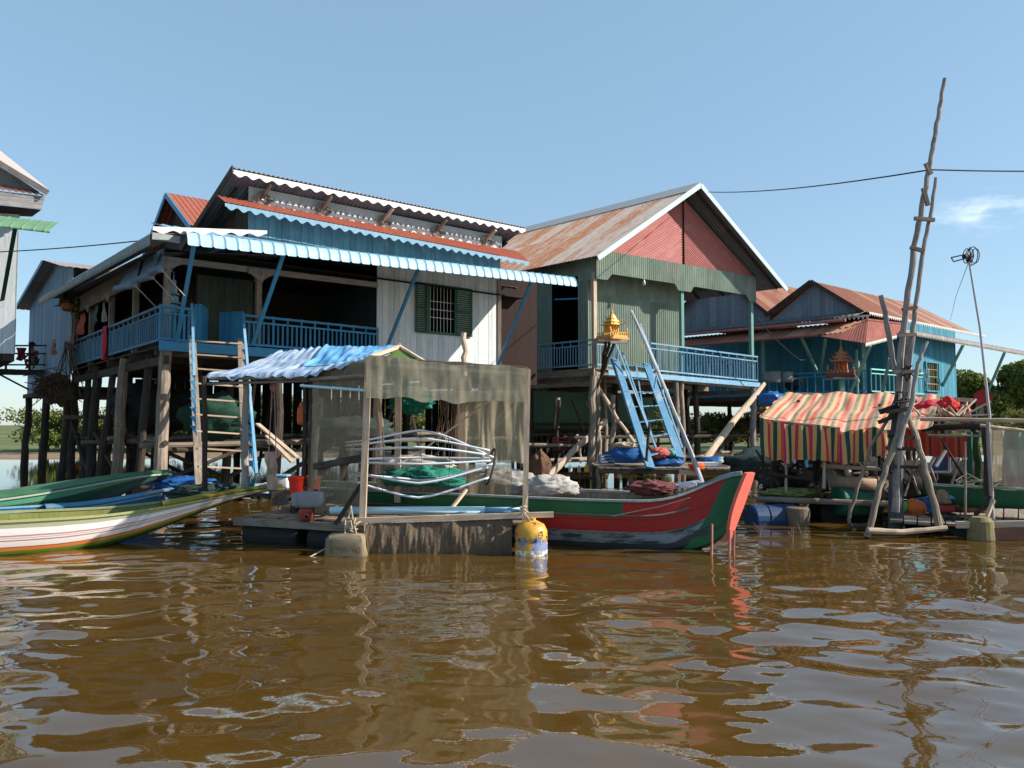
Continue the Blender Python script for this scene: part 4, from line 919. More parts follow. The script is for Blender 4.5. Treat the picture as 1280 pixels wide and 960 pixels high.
m = MB(); m.railing(K.pt(-.5, 7, zf), K.pt(-.5, -.2, zf), .65*KC, 30, .1, .05); m.build('railing', bluep, hc)
# ------------------------------------------------------------------ boats
def boat_shape(stern, bow, beam, sheer, keel, wf, th=.035, nst=44, m=14):
    st, bw = V((*stern, 0)), V((*bow, 0)); d = (bw-st); ln = d.length; dn = d.normalized(); sd = V((dn.y, -dn.x, 0))  # sd points to the viewer's side
    def P(t, a, ins=0):
        c = L(st, bw, t); wd = max(beam/2*wf(t)-ins, .004); zs, zk = sheer(t), keel(t)+ins
        k = abs(a); lat = math.copysign(k**.55, a)*wd if k > 0 else 0
        return c+sd*lat+Z*(zk+(zs-zk)*k**1.9)
    return P, ln, dn, sd
def boat(name, label, stern, bow, beam, sheer, keel, wf, hullmat, inmat, railmat, benches=(), deckfrom=None, deckmat=None, group=None, bow_deck_w=1.0):
    P, ln, dn, sd = boat_shape(stern, bow, beam, sheer, keel, wf)
    t0 = thing(name, label, 'boat', ((stern[0]+bow[0])/2, (stern[1]+bow[1])/2, 0), group)
    nst, mm = 48, 16
    m = MB()
    m.grid([[P(i/nst, -1+2*j/mm) for j in range(mm+1)] for i in range(nst+1)], lambda i, j: (i/nst*ln, abs(-1+2*j/mm)), .5)
    m.f.append(tuple(range(mm+1))); m.uv.append([(0, abs(-1+2*j/mm)) for j in range(mm+1)]); m.r.append(.5)
    m.build('hull', hullmat, t0, smooth=True)
    m = MB()
    m.grid([[P(.01+.97*i/nst, -1+2*j/mm, .045) for j in range(mm+1)] for i in range(nst+1)], lambda i, j: (i/nst*ln, j/mm*beam*1.4), .5, True)
    m.build('inner_hull', inmat, t0, smooth=True)
    m = MB()
    for sg in (-1, 1):
        m.patch(lambda x, y: L(P(x*.995, sg)+Z*.012+sd*sg*.015, P(x*.995, sg)+Z*.012-sd*sg*.05, y), nst, 1, ln, .07, .028 if sg < 0 else .028, .5)
    m.build('gunwale', railmat, t0)
    for t in benches:
        m = MB(); a, b = P(t, -.92, .04), P(t, .92, .04); m.beam(a, b, .2, .03); m.build('thwart', inmat, t0)
    if deckfrom:
        m = MB(); m.patch(lambda x, y: L(P(L(deckfrom, .995, x), -1), P(L(deckfrom, .995, x), 1), y)+Z*(.02+.03*math.sin(y*math.pi)), 24, 8, ln*(1-deckfrom), beam, .02, .5); m.build('foredeck', deckmat, t0, smooth=True)
    return t0, P, ln, dn, sd
# white boat
hw_ = stripemat('white_boat_paint', [(0, (.05, .13, .015)), (.42, (.12, .26, .02)), (.50, (.70, .22, .05)), (.575, (.45, .09, .03)), (.60, (.78, .74, .70)), (.70, (.50, .18, .16)), (.725, (.78, .74, .72)), (.775, (.50, .22, .24)), (.80, (.78, .76, .76)), (.90, (.40, .40, .26))], 1, dirt=(.42, .36, .26), dlo=.58, dhi=.85, wob=.02, rough=.45, seams=4)
def smooth(t, a, b): t = min(1, max(0, (t-a)/(b-a))); return t*t*(3-2*t)
LW = math.hypot(8.9, 2.3)
wb = boat('wooden_boat', 'long white wooden boat with orange and green stripes along its waterline', (-11.36, 7.8), (-3.60, 12.25), 1.15, lambda t: .42+.06*(1-t)+.26*smooth(t, .66, 1.0)**1.3, lambda t: -.12+.78*smooth(t, .62, 1.0)**1.25, lambda t: (1-.25*(1-t))*(1-smooth(t, .55, 1.0)**1.25*.97),
          hw_, mat('olive_boat_inside', (.20, .20, .06), (.13, .14, .04), (.3, .25, .12), .5, .8), mat('olive_rail', (.32, .34, .14), (.25, .28, .10), (.45, .30, .08), .55, .8), (.2, .4, .6), .80, mat('olive_yellow_deck', (.20, .19, .03), (.13, .13, .02), (.55, .26, .04), .5, .7))
P = wb[1]
gm = mat('sea_green_paint', (.06, .20, .09), (.04, .15, .07), (.14, .28, .14), .55, .8, rough=.5)
gb = boat('wooden_boat', 'green wooden boat with a raised flat foredeck, moored behind the white boat', (-11.0, 10.55), (-6.25, 14.1), 1.4, lambda t: .50+.30*smooth(t, .45, 1.0), lambda t: -.1+.80*smooth(t, .60, 1.0)**1.2, lambda t: 1-.8*smooth(t, .6, 1.0)**1.6,
          stripemat('green_boat_paint', [(0, (.03, .05, .06)), (.5, (.03, .08, .10)), (.72, (.02, .07, .04)), (.90, (.10, .30, .16))], 1, dirt=(.12, .14, .1), dlo=.55, dhi=.8, seams=4), gm, mat('pale_rail', (.40, .42, .34), (.3, .32, .25)), (.2,), .38, mat('green_deck', (.045, .15, .07), (.03, .11, .05), (.09, .22, .11), .5, .75, rough=.5))
P = gb[1]
m = MB()   # white oval sign painted on the foredeck tip
for k, (ra, rb) in enumerate(((.34, .30), (.22, .17), (.10, .0))):
    c = L(P(.90, 0.999), P(.90, -.999), .5)
    m.patch(lambda x, y: L(P(.86+.07*math.cos(x*6.283)*L(ra, rb, y)*1.3, 1), P(.86+.07*math.cos(x*6.283)*L(ra, rb, y)*1.3, -1), .5+.9*math.sin(x*6.283)*L(ra, rb, y))+Z*.058, 28, 1, .3, .1, .004, .5)
m.build('painted_emblem', mat('faded_white_mark', (.42, .50, .46), (.30, .38, .34)), gb[0])
m = MB()
def text_strokes(m, s, o, ux, uz, h, th):
    G = {'M': [(0, 0, 0, 1), (0, 1, .35, .4), (.35, .4, .7, 1), (.7, 1, .7, 0)], 'O': [(0, 0, 0, 1), (0, 1, .6, 1), (.6, 1, .6, 0), (.6, 0, 0, 0)], 'C': [(.6, 1, 0, 1), (0, 1, 0, 0), (0, 0, .6, 0)], 'L': [(0, 1, 0, 0), (0, 0, .6, 0)],
         'S': [(.6, 1, 0, 1), (0, 1, 0, .5), (0, .5, .6, .5), (.6, .5, .6, 0), (.6, 0, 0, 0)], 'T': [(0, 1, .6, 1), (.3, 1, .3, 0)], 'H': [(0, 0, 0, 1), (.6, 0, .6, 1), (0, .5, .6, .5)], 'V': [(0, 1, .3, 0), (.3, 0, .6, 1)], 'A': [(0, 0, .3, 1), (.3, 1, .6, 0), (.15, .4, .45, .4)],
         'I': [(.3, 0, .3, 1)], 'R': [(0, 0, 0, 1), (0, 1, .6, 1), (.6, 1, .6, .5), (.6, .5, 0, .5), (.2, .5, .6, 0)], 'E': [(.6, 1, 0, 1), (0, 1, 0, 0), (0, 0, .6, 0), (0, .5, .5, .5)], ' ': [], 'K': [(0, 0, 0, 1), (.6, 1, 0, .45), (.1, .5, .6, 0)], 'N': [(0, 0, 0, 1), (0, 1, .6, 0), (.6, 0, .6, 1)], 'G': [(.6, 1, 0, 1), (0, 1, 0, 0), (0, 0, .6, 0), (.6, 0, .6, .45), (.6, .45, .3, .45)]}
    x = 0
    for ch in s:
        for a, b, c, d in G.get(ch, []):
            m.beam(o+ux*((x+a)*h)+uz*(b*h), o+ux*((x+c)*h)+uz*(d*h), th, th*.5, up=ux.cross(uz))
        x += .9
text_strokes(m, 'MCO', P(.42, 1)+gb[4]*.012-Z*.15, gb[3], Z, .10, .016)
m.build('painted_letters', mat('cream_letters', (.6, .55, .42), (.5, .42, .3)), gb[0])
bb_ = boat('wooden_boat', 'narrow blue boat squeezed between the white boat and the green boat', (-9.8, 10.2), (-5.25, 13.6), .5, lambda t: .38+.22*smooth(t, .6, 1), lambda t: -.08+.5*smooth(t, .7, 1), lambda t: 1-.9*smooth(t, .6, 1)**1.4,
           mat('blue_boat_paint', (.05, .15, .28), (.03, .10, .2), (.2, .2, .2), .55, .8), bluepl, bluel, (.3, .5), .55, mat('worn_blue_deck', (.07, .22, .36), (.05, .15, .27), (.35, .24, .18), .52, .66, stretch=(1, 1, 1)))
# red green boat
rb_m, nt, b_, uv, rn, vec = base('red_green_boat_paint')
sx = _n(nt, 'ShaderNodeSeparateXYZ'); nt.links.new(uv, sx.inputs[0])
rp_ = _n(nt, 'ShaderNodeValToRGB'); cr = rp_.color_ramp; cr.interpolation = 'CONSTANT'
for i, (p, c) in enumerate([(0, (.012, .016, .018)), (.40, (.035, .05, .06)), (.50, (.20, .24, .27)), (.665, (.34, .022, .022)), (.835, (.012, .125, .05))]):
    e = cr.elements[i] if i < 2 else cr.elements.new(p); e.position = p; e.color = (*c, 1)
wb_ = _math(nt, 'ADD', sx.outputs[1], _math(nt, 'MULTIPLY', _math(nt, 'SUBTRACT', _noise(nt, uv, 4, 4, .7), .5), .035))
nt.links.new(wb_, rp_.inputs[0])
# red sweeps up to the gunwale near the bow, then a green panel
RL = math.hypot(6.75, 2.75)
up_ = _math(nt, 'GREATER_THAN', sx.outputs[0], RL-1.75)
c1 = _mix(nt, _math(nt, 'MULTIPLY', up_, _math(nt, 'GREATER_THAN', wb_, .70)), rp_.outputs[0], (.34, .022, .022))
xs_ = _math(nt, 'SUBTRACT', sx.outputs[0], _math(nt, 'MULTIPLY', sx.outputs[1], .85))
g_ = _math(nt, 'MULTIPLY', _math(nt, 'GREATER_THAN', xs_, RL-1.28), _math(nt, 'GREATER_THAN', wb_, .22))
c1 = _mix(nt, g_, c1, (.012, .13, .055))
nn_ = _noise(nt, uv, 2.6, 8, .75, (.6, 2, 1)); c1 = _mix(nt, _math(nt, 'MULTIPLY', _ramp(nt, nn_, .60, .66), .7), c1, (.06, .05, .045))
n3_ = _noise(nt, uv, 5, 6, .7, (.3, 1.5, 1)); low_ = _math(nt, 'LESS_THAN', wb_, .665)
c1 = _mix(nt, _math(nt, 'MULTIPLY', _math(nt, 'MULTIPLY', low_, _math(nt, 'GREATER_THAN', wb_, .42)), _ramp(nt, n3_, .48, .56)), c1, (.035, .05, .055))
seam_ = _math(nt, 'LESS_THAN', _math(nt, 'FRACT', _math(nt, 'MULTIPLY', sx.outputs[1], 6.2)), .05); c1 = _mix(nt, _math(nt, 'MULTIPLY', seam_, .6), c1, (.02, .02, .02))
c1 = _mix(nt, _ramp(nt, _noise(nt, uv, 9, 7, .75, (.4, 2, 1)), .64, .68), c1, (.16, .13, .11))
c1 = _mix(nt, _math(nt, 'MULTIPLY', _ramp(nt, _noise(nt, uv, 3, 5, .7, (2.5, .3, 1)), .5, .75), .45), c1, (.06, .04, .035))
finish(nt, b_, c1, .5, nn_, .2)
rb = boat('wooden_boat', 'long dark hulled boat painted green over red with an upswept coral bow', (-3.45, 13.0), (3.12, 10.35), 1.25, lambda t: .66+.02*(1-t)+.37*smooth(t, .80, 1.0)**1.6, lambda t: -.15+.25*smooth(t, .85, .97)+.55*smooth(t, .93, 1.0)**2, lambda t: (1-.3*(1-t)**2)*(1-.96*smooth(t, .62, 1.0)**1.9),
          rb_m, wood, mat('grey_rail', (.32, .36, .36), (.2, .24, .24), (.15, .12, .1), .5, .8), (.25, .45, .60, .72, .80), None)
P = rb[1]
def PX_(px, py): return PY(px, py, 10.0)+V((0, (862-px)*.0045, 0))
coral = mat('coral_paint', (.72, .14, .10), (.6, .11, .08), (.4, .06, .05), .6, .85, rough=.45)
m = MB()   # stem blade
c0 = [(908, 676, .045), (914, 660, .05), (919, 645, .055), (925, 628, .06), (933, 606, .075), (938, 590, .05)]
pts = [PY(x, y, 10.22) for x, y, _ in c0]
out = (rb[3]*1.0)
for i in range(len(pts)-1):
    pass
def stem(x, y):
    k = x*(len(pts)-1); i = min(int(k), len(pts)-2); f = k-i; p = L(pts[i], pts[i+1], f); wd = .025+.10*math.sin(min(1, x*1.02)*math.pi*.72)
    return p+V((.80, .60, 0))*(y-.80)*wd*1.75
ms = MB(); ms.patch(lambda x, y: stem(x, y), 14, 3, 1, .2, .05, .5); ms.build('bow_stem', coral, rb[0])
one('rub_rail', mat('worn_rail', (.20, .16, .13), (.12, .09, .08)), lambda m: m.tube([P(i/40, .86)+rb[4]*.01 for i in range(2, 37)], .014, 6), rb[0])
one('mooring_line', rope, lambda m: m.tube([PX_(770, 650), PX_(830, 634), PX_(862, 622)], .006, 5), rb[0])
for px in (889, 911, 917): one('mooring_stake', mat('pinkish_stake', (.4, .16, .13), (.25, .1, .08)), lambda m: m.pole(PY(px, 704, 10.02+(px-889)*.004), PY(px+1, 655+(px-889)*.3, 10.02+(px-889)*.004), .018, .015, .01, 6, 4), None, label={889: 'short thin stake in the water under the red green bow', 911: 'middle one of the thin stakes by the coral bow', 917: 'outermost thin pinkish stake beyond the coral bow'}[px], cat='stake', group='thin stakes at the bow')
m = MB(); m.blob(PY(688, 609, 11.5), .38, .3, .18, .26, 1.8, 60, 36); m.build('cargo_sack', sack, label='big pale sack heaped in the red green boat beside the net pen', cat='sack', smooth=True)
m = MB(); m.blob(PY(632, 606, 11.9), .50, .3, .23, .26, 1.8, 60, 36); m.build('cargo_sack', sack, label='wide pale sack seen through the hanging pen net', cat='sack', smooth=True)
m = MB(); m.blob(PY(675, 588, 12.0), .17, .16, .28, .25, 2); m.build('woven_basket', mat('brown_basket', (.12, .06, .035), (.07, .035, .02)), label='dark brown bundle standing behind the pale sack in the boat', cat='bundle', smooth=True)
m = MB(); m.blob(PY(816, 610, 11.0), .32, .2, .10, .4, 3); m.build('folded_cloth', mat('maroon_cloth', (.16, .05, .05), (.1, .03, .03)), label='maroon cloth lying in the red green boat near its bow', cat='cloth', smooth=True)
m = MB()
for i in range(9): m.pole(PY(835+random.uniform(-12, 4), 606+random.uniform(-4, 5), 11.1), PY(876+random.uniform(-12, 8), 604+random.uniform(-4, 4), 10.9), .015, .012, .02, 6, 5)
m.build('pipe_bundle', pvc, label='loose bundle of pale sticks on the red green boat', cat='sticks')
m = MB(); m.blob(PY(905, 579, 19.9), .2, .15, .1, .1, 1); m.box(PY(868, 583, 19.8), V((1.0, 0, 0)), V((0, .3, 0)), V((0, 0, .1)), .5); m.build('polystyrene_box', whitep, label='white polystyrene box just behind the upswept coral bow', cat='box')

# ------------------------------------------------------------------ raft with net pen
zd = .36
raft = thing('floating_raft', 'plank raft on dark drums in front of the blue veranda house', 'raft', (-2, 11, 0))
m = MB(); m.deck(V((-3.95, 11.3, zd)), V((-1.95, 10.45, zd)), V((-1.0, 12.6, zd)), V((-3.3, 13.0, zd)), .16, .03, .015, .12); m.deck(V((-1.93, 10.42, zd)), V((.15, 10.42, zd)), V((.15, 11.3, zd)), V((-1.93, 11.4, zd)), .15, .03, .015, .05)
m.build('deck', mat('raft_planks', (.30, .22, .16), (.17, .12, .09), (.10, .07, .05), .5, .75), raft)
one('edge_beam', wood, lambda m: m.beam(V((-4.0, 11.2, zd-.06)), V((-1.95, 10.36, zd-.06)), .1, .1), raft)
for i, (x, y, dx, dy) in enumerate(((-3.8, 11.35, .9, -.33), (-2.75, 10.92, .85, -.34), (-3.2, 12.3, .9, -.2), (-2.0, 12.2, .9, -.1))):
    one('drum', rubber, lambda m: m.lathe(V((x, y, .10)), [(0, 0), (.23, .0), (.25, .03), (.24, .28), (.25, .3), (.24, .33), (.24, .58), (.25, .6), (.24, .63), (.24, .86), (.2, .9), (0, .9)], 20, V((dx, dy, 0))), raft)
PX = lambda px, py, D: PY(px, py, D)
pen = thing('net_pen', 'wooden post frame hung with tan fishing net on the raft', 'pen', (-.9, 10.7, .36))
def post(px0, py0, px1, py1, D, r, mt, par, nm='post', sq=False):
    if sq: one(nm, mt, lambda m: m.beam(PX(px0, py0, D), PX(px1, py1, D), r*2, r*1.6, up=V((0, 1, 0))), par)
    else: one(nm, mt, lambda m: m.pole(PX(px0, py0, D), PX(px1, py1, D), r, r*.9, .004, 8, 7, wob=.4), par)
post(453, 655, 461, 446, 10.3, .042, wood_pale, pen, sq=True); post(656, 655, 660, 462, 10.3, .036, wood_pale, pen, sq=True)
post(497, 628, 498, 452, 11.7, .045, wood_pale, pen, sq=True); post(476, 610, 474, 470, 11.9, .06, wood_pale, pen); post(578, 620, 579, 470, 11.8, .05, wood_pale, pen, sq=True)
post(388, 610, 388, 470, 11.35, .035, wood_dark, pen); post(393, 600, 394, 474, 11.6, .05, wood_grey, pen); post(612, 580, 612, 470, 12, .05, wood, pen)
for a in ((462, 449, 10.3, 660, 463, 10.3, .03), (461, 470, 10.35, 388, 474, 11.3, .03), (498, 452, 11.7, 579, 455, 11.8, .035), (660, 463, 10.3, 640, 462, 12, .03)):
    one('top_rail', wood, lambda m: m.pole(PX(*a[:3]), PX(*a[3:6]), a[6], a[6], .004, 7, 6), pen)
one('bottom_rail', wood_pale, lambda m: m.beam(PX(438, 651, 10.26), PX(692, 643, 10.2), .05, .07), pen)
one('cross_pipe', pvcb, lambda m: m.tube([PX(376, 482, 11.2), PX(455, 488, 10.45)], .02, 8), pen)
one('cross_pipe', pvc, lambda m: m.tube([PX(470, 489, 10.4), PX(610, 491, 10.4)], .018, 8), pen)
one('brace', wood_dark, lambda m: m.beam(PX(420, 655, 10.5), PX(452, 605, 10.4), .05, .05), pen)
one('brace', wood_dark, lambda m: m.beam(PX(640, 645, 10.5), PX(660, 618, 10.3), .03, .03), pen)
one('brace', wood_dark, lambda m: m.beam(PX(395, 583, 11.2), PX(455, 572, 10.4), .10, .09), pen)
one('brace', wood_pale, lambda m: m.beam(PX(508, 578, 11.4), PX(627, 489, 11.2), .02, .12, up=V((0, 1, 0))), pen)
one('brace', wood_pale, lambda m: m.beam(PX(616, 530, 11.6), PX(640, 502, 11.6), .03, .03), pen)
one('brace', wood_pale, lambda m: m.beam(PX(555, 648, 10.8), PX(583, 612, 11.2), .04, .04), pen)
# top net band, draped over the frame
sdn = random.random()*9
def band(x, y):
    t = x; top = L(L(V(PX(459, 446, 10.25)), V(PX(657, 461, 10.25)), t), V((0, 0, 0)), 0); 
    top = top+Z*(.02*math.sin(t*9)+.01*math.sin(t*31))
    d = .56-.10*t+.015*math.sin(t*23)+.012*noise.noise(V((t*12, 1, 2)))
    fold = .012*noise.noise(V((t*9, y*1.2, sdn)))+.006*noise.noise(V((t*34, y*2.2, sdn)))+.012*y*math.sin(t*5)
    return top-Z*(d*y)+V((0, -.05-fold, 0))
m = MB(); m.patch(band, 90, 14, 2.1, .55, .003, .5); m.build('net_band', netg, pen, smooth=True)
def topnet(x, y):
    f = L(PX(459, 446, 10.22), PX(660, 461, 10.22), x); b = L(PX(474, 452, 11.9), PX(655, 462, 12.0), x)
    return L(f, b, y)+Z*(.02-.10*math.sin(y*math.pi)+.03*noise.noise(V((x*6, y*4, 3))))
m = MB(); m.patch(topnet, 50, 20, 2.1, 1.7, .003, .3); m.build('net_roof', netg, pen, smooth=True)
def hang(p0, p1, zt, zb, fold, seed):
    d = p1-p0; o = V((d.y, -d.x, 0)).normalized()
    return lambda x, y: V((L(p0.x, p1.x, x), L(p0.y, p1.y, x), L(L(zt[0], zt[1], x), L(zb[0], zb[1], x), y)+.02*noise.noise(V((x*9, 2, seed)))*y))+o*fold*(.25+y)*(.55*noise.noise(V((x*6, y*1.0, seed)))+.10*noise.noise(V((x*26, y*2.2, seed))))
a, b = PX(459, 560, 10.4), PX(386, 560, 11.4)
m = MB(); m.patch(hang(b, a, (2.42, 2.6), (.40, .40), .10, 4), 60, 26, 1.5, 2.1, .003, .6); m.build('side_net', nets, pen, smooth=True)
a, b = PX(582, 500, 11.5), PX(656, 500, 11.5)
m = MB(); m.patch(hang(a, b, (2.2, 2.2), (1.12, 1.12), .10, 7), 50, 20, .9, 1.3, .003, .6); m.build('hanging_net', netg, pen, smooth=True)
a, b = PX(582, 600, 11.45), PX(640, 600, 11.45)
m = MB(); m.patch(hang(a, b, (1.1, 1.1), (.38, .38), .06, 17), 40, 14, .7, .7, .003, .3); m.build('hanging_net', nets, pen, smooth=True)
# tattered skirt of muddy net below the front rail
def skirt(x, y):
    p = L(PX(458, 653, 10.28), PX(640, 646, 10.28), x)
    f = .030*noise.noise(V((x*16, y*.8, 5)))+.010*noise.noise(V((x*48, y*2.5, 5)))+.004*noise.noise(V((x*150, y*20, 5)))+.06*math.sin(y*2.6+.8*noise.noise(V((x*6, 0, 2))))
    return V((p.x, p.y-f-.04, L(p.z-.02, -.08+.04*noise.noise(V((x*20, 8, 8))), y)))
m = MB(); m.patch(skirt, 260, 36, 2.0, .45, .006, .5); m.build('net_skirt', netbr, pen, smooth=True)
# ropes at the pen corners
def ropeknot(m, c, r, n):
    pts = []
    for i in range(n): pts.append(c+V((random.gauss(0, r), random.gauss(0, r*.5), random.gauss(0, r*1.4))))
    q = []
    for i in range(len(pts)-1):
        for k in range(4): q.append(L(pts[i], pts[i+1], k/4))
    m.tube(q, .011, 5)
m = MB(); ropeknot(m, PX(438, 655, 10.2), .05, 26); m.tube([PX(436, 665, 10.2), PX(412, 683, 10.1), PX(384, 698, 9.9)], .009, 5); m.tube([PX(432, 650, 10.2), PX(431, 676, 10.15)], .012, 5); m.tube([PX(441, 650, 10.2), PX(447, 672, 10.15)], .01, 5)
m.build('rope', rope, label='pale knotted mooring rope at the left foot of the net pen', cat='rope')
m = MB(); ropeknot(m, PX(657, 640, 10.15), .03, 12); m.tube([PX(659, 620, 10.2), PX(655, 640, 10.15), PX(665, 655, 10.05), PX(664, 665, 10.0)], .01, 5)
m.build('rope', rope, label='short rope tying the yellow barrel to the pen post', cat='rope')
# big blue pipe on the rail
m = MB(); m.tube([PX(413, 638, 10.55), PX(606, 638, 10.4)], .052, 14); o = m.build('plastic_pipe', pvcb, label='thick pale blue plastic pipe lying along the front of the net pen', cat='pipe', smooth=True)
one('pipe_socket', bluel, lambda m: m.tube([PX(598, 638, 10.41), PX(650, 638, 10.38)], .045, 14), None, label='thinner pale blue pipe end joined to the thick pipe', cat='pipe', group=None, smooth=True)
# white pipe fish cage
cage = thing('pipe_cage', 'spindle shaped cage frame of bent white plastic pipes inside the pen', 'cage', PX(525, 610, 10.8))
Cc = PX(525, 575, 10.85)
rows = [(431, 553, 538, 617, 572, 11.1), (431, 557, 548, 612, 563, 10.95), (433, 562, 559, 606, 568, 10.6), (432, 575, 572, 612, 573, 11.2), (434, 578, 580, 614, 576, 10.6), (436, 590, 604, 610, 584, 10.6), (434, 601, 622, 612, 597, 10.75), (440, 595, 600, 616, 580, 11.2)]
for (x0, y0, ym, x1, y1, D) in rows:
    pts = []
    for i in range(25):
        t = i/24; px = L(x0, x1, t); k = 1-abs(2*t-1)**1.2; k = k*k*(3-2*k)*.3+k*.7
        pts.append(PX(px, L(L(y0, y1, t), ym, k), L(10.85, D, .3+.7*k)))
    one('pipe', pvc, lambda m: m.tube(pts, .0155, 8), cage, smooth=True)
def ring(px, py, D, rx, rz): return [PX(px, py, D)+V((rx*math.cos(a)*.35, rx*math.sin(a), rz*math.sin(a+.9))) for a in [i*6.283/22 for i in range(23)]]
one('ring', rubber, lambda m: m.tube(ring(613, 583, 10.85, .2, .24), .016, 7), cage)
one('ring', wood, lambda m: m.tube(ring(436, 574, 10.9, .2, .27), .014, 7), cage)
for px in (478, 525, 560): one('tie_wire', wire, lambda m: m.tube([PX(px, 540, 10.8), PX(px+2, 580, 10.7), PX(px, 614, 10.75)], .004, 5), cage)
m = MB(); m.blob(PX(530, 597, 11.5), .55, .3, .16, .45, 3, 40, 22, -.12); m.build('fishing_net', netgr, label='heap of bright green fishing net behind the white pipe cage', cat='fishing net', smooth=True)
m = MB(); m.blob(PX(520, 580, 12.0), .6, .25, .14, .3, 2, 30, 16); m.build('folded_tarp', mat('cream_tarp', (.45, .40, .33), (.35, .3, .25)), label='cream folded tarp lying behind the green net heap', cat='tarp', smooth=True)
m = MB()
for i in range(12):
    x = PX(548+i*2.2, 500, 11.9); m.tube([x+Z*.15, x+V((random.uniform(-.05, .05), 0, -.2)), x+V((random.uniform(-.1, .1), 0, -.5-random.random()*.3))], .008, 5)
m.build('cord_bundle', mat('brown_cord', (.16, .09, .06), (.1, .06, .04)), label='brown cords hanging from the back of the net pen', cat='cords')
m = MB(); m.blob(PX(515, 500, 13.0), .35, .15, .2, .4, 3); m.build('fishing_net', netgr, label='green net bunch hanging high behind the pen frame', cat='fishing net', smooth=True)
# tarp shelter
sh = thing('tarp_shelter', 'small shelter with a crumpled blue grey tarp roof left of the net pen', 'shelter', PX(330, 620, 12.3))
c = {'a': PX(256, 469, 12.3), 'b': PX(381, 467, 11.2), 'c': PX(463, 444, 10.45), 'd': PX(500, 433, 12.3), 'e': PX(405, 433, 13.8), 'f': PX(345, 441, 14.3)}
def tarp(x, y):
    near = L(c['a'], c['b'], x/.6) if x < .6 else L(c['b'], c['c'], (x-.6)/.4)
    far = L(c['f'], c['e'], x/.5) if x < .5 else L(c['e'], c['d'], (x-.5)/.5)
    p = L(near, far, y); rip = .035*noise.noise(V((x*26, y*3, 3)))+.025*noise.noise(V((x*9, y*7, 13)))+.018*abs(noise.noise(V((x*60, y*6, 1))))
    edge = -.05*(y < .03)*(1+math.sin(x*40)*.4)
    return p+Z*(rip*(1.2)+edge-.06*math.sin(math.pi*y))
m = MB(); m.patch(tarp, 120, 30, 3.0, 2.2, .006, .5); m.build('tarp_roof', tarpb, sh, smooth=True)
def strip(x, y): return tarp(L(.52, .99, x), L(.30, .99, y))+Z*.012
m = MB(); m.patch(strip, 60, 20, 1.6, 1.5, .004, .5); m.build('blue_strip', tarpc, sh, smooth=True)
for a in ((256, 612, 255, 470, 12.25, .045, wood_dark), (306, 610, 307, 470, 12.2, .055, wood_grey), (381, 610, 381, 468, 11.6, .03, wood_dark)): post(*a[:6], a[6], sh)
one('ridge_pole', wood, lambda m: m.pole(PX(262, 473, 12.3), PX(384, 472, 11.3), .03, .03, .004), sh)
one('eave_pole', wood_grey, lambda m: m.pole(PX(258, 480, 12.4), PX(385, 476, 11.4), .025, .02, .01), sh)
one('rafter', wood_pale, lambda m: m.beam(PX(463, 446, 10.5), PX(500, 433, 12.2), .05, .05), sh)
one('rafter', wood_pale, lambda m: m.beam(PX(498, 432, 12.2), PX(531, 452, 11.2), .04, .04), sh)
one('gable_cloth', mat('olive_cloth', (.10, .16, .04), (.06, .1, .03)), lambda m: m.patch(lambda x, y: L(L(PX(470, 447, 11.5), PX(528, 453, 11.3), x), PX(500, 435, 12.1), y), 10, 4, .6, .3, .01), sh)
one('ridge_post', wood_pale, lambda m: m.beam(PX(499, 450, 12.15), PX(499, 429, 12.15), .04, .04), sh)
one('back_post', wood_pale, lambda m: m.pole(PX(580, 470, 13), PX(580, 416, 13), .05, .045, .005), sh)
# things on the raft
bench = thing('low_bench', 'low plank bench on the raft under the red buckets', 'bench', V((PX(375, 600, 11.7).x, 11.7, zd)))
one('seat', wood, lambda m: m.deck(V((PX(362, 600, 11.7).x, 11.55, .63)), V((PX(405, 600, 11.6).x, 11.4, .63)), V((PX(405, 600, 11.6).x+.1, 11.95, .63)), V((PX(362, 600, 11.9).x, 12.05, .63)), .14, .03), bench)
for bx_0, by_0 in ((-3.3, 11.65), (-2.9, 11.52), (-3.3, 11.95), (-2.85, 11.8)): one('leg', wood_dark, lambda m: m.beam(V((bx_0, by_0, zd)), V((bx_0, by_0, .60)), .06, .06), bench)
def bucket(label, c, mt, h=.24, r=.11):
    t = thing('plastic_bucket', label, 'bucket', c, 'plastic buckets on the raft')
    one('body', mt, lambda m: m.lathe(c, [(0, .004), (r*.8, 0), (r, h*.85), (r*1.07, h*.85), (r*1.09, h), (r*1.0, h), (r*.78, .02), (0, .02)], 24), t, smooth=False)
    one('handle', wire, lambda m: m.tube([c+V((r*1.05*math.cos(a), -.03, h*.9+.0-.08*math.sin(a))) for a in [math.pi*i/12 for i in range(13)]], .005, 5), t)
    return t
bk = bucket('bright red plastic bucket, left of the pair on the raft', V((PX(371, 600, 11.6).x, 11.6, .635)), redpl, .28, .12)
bucket('orange red plastic bucket, right of the pair on the raft', V((PX(391, 600, 11.7).x, 11.7, .635)), mat('orange_red_plastic', (.7, .10, .03), (.6, .08, .02), rough=.35, rvar=.1), .28, .12)
for ob in bk.children: pass
def rbox(m, o, sx_, sy_, sz_, rr=.04):
    """rounded box : superellipse lathe-like grid"""
    P_ = []
    for j in range(13):
        b = -math.pi/2+math.pi*j/12; row = []
        for i in range(25):
            a = 2*math.pi*i/24; f = lambda v, e=.35: math.copysign(abs(v)**e, v)
            row.append(o+V((sx_/2*f(math.cos(a))*f(math.cos(b), .3), sy_/2*f(math.sin(a))*f(math.cos(b), .3), sz_/2+sz_/2*f(math.sin(b), .5))))
        P_.append(row)
    m.grid([list(r) for r in zip(*P_)], lambda i, j: (i*.03, j*.03), .5)
gc = V((PX(383, 620, 10.65).x, 10.75, .40))
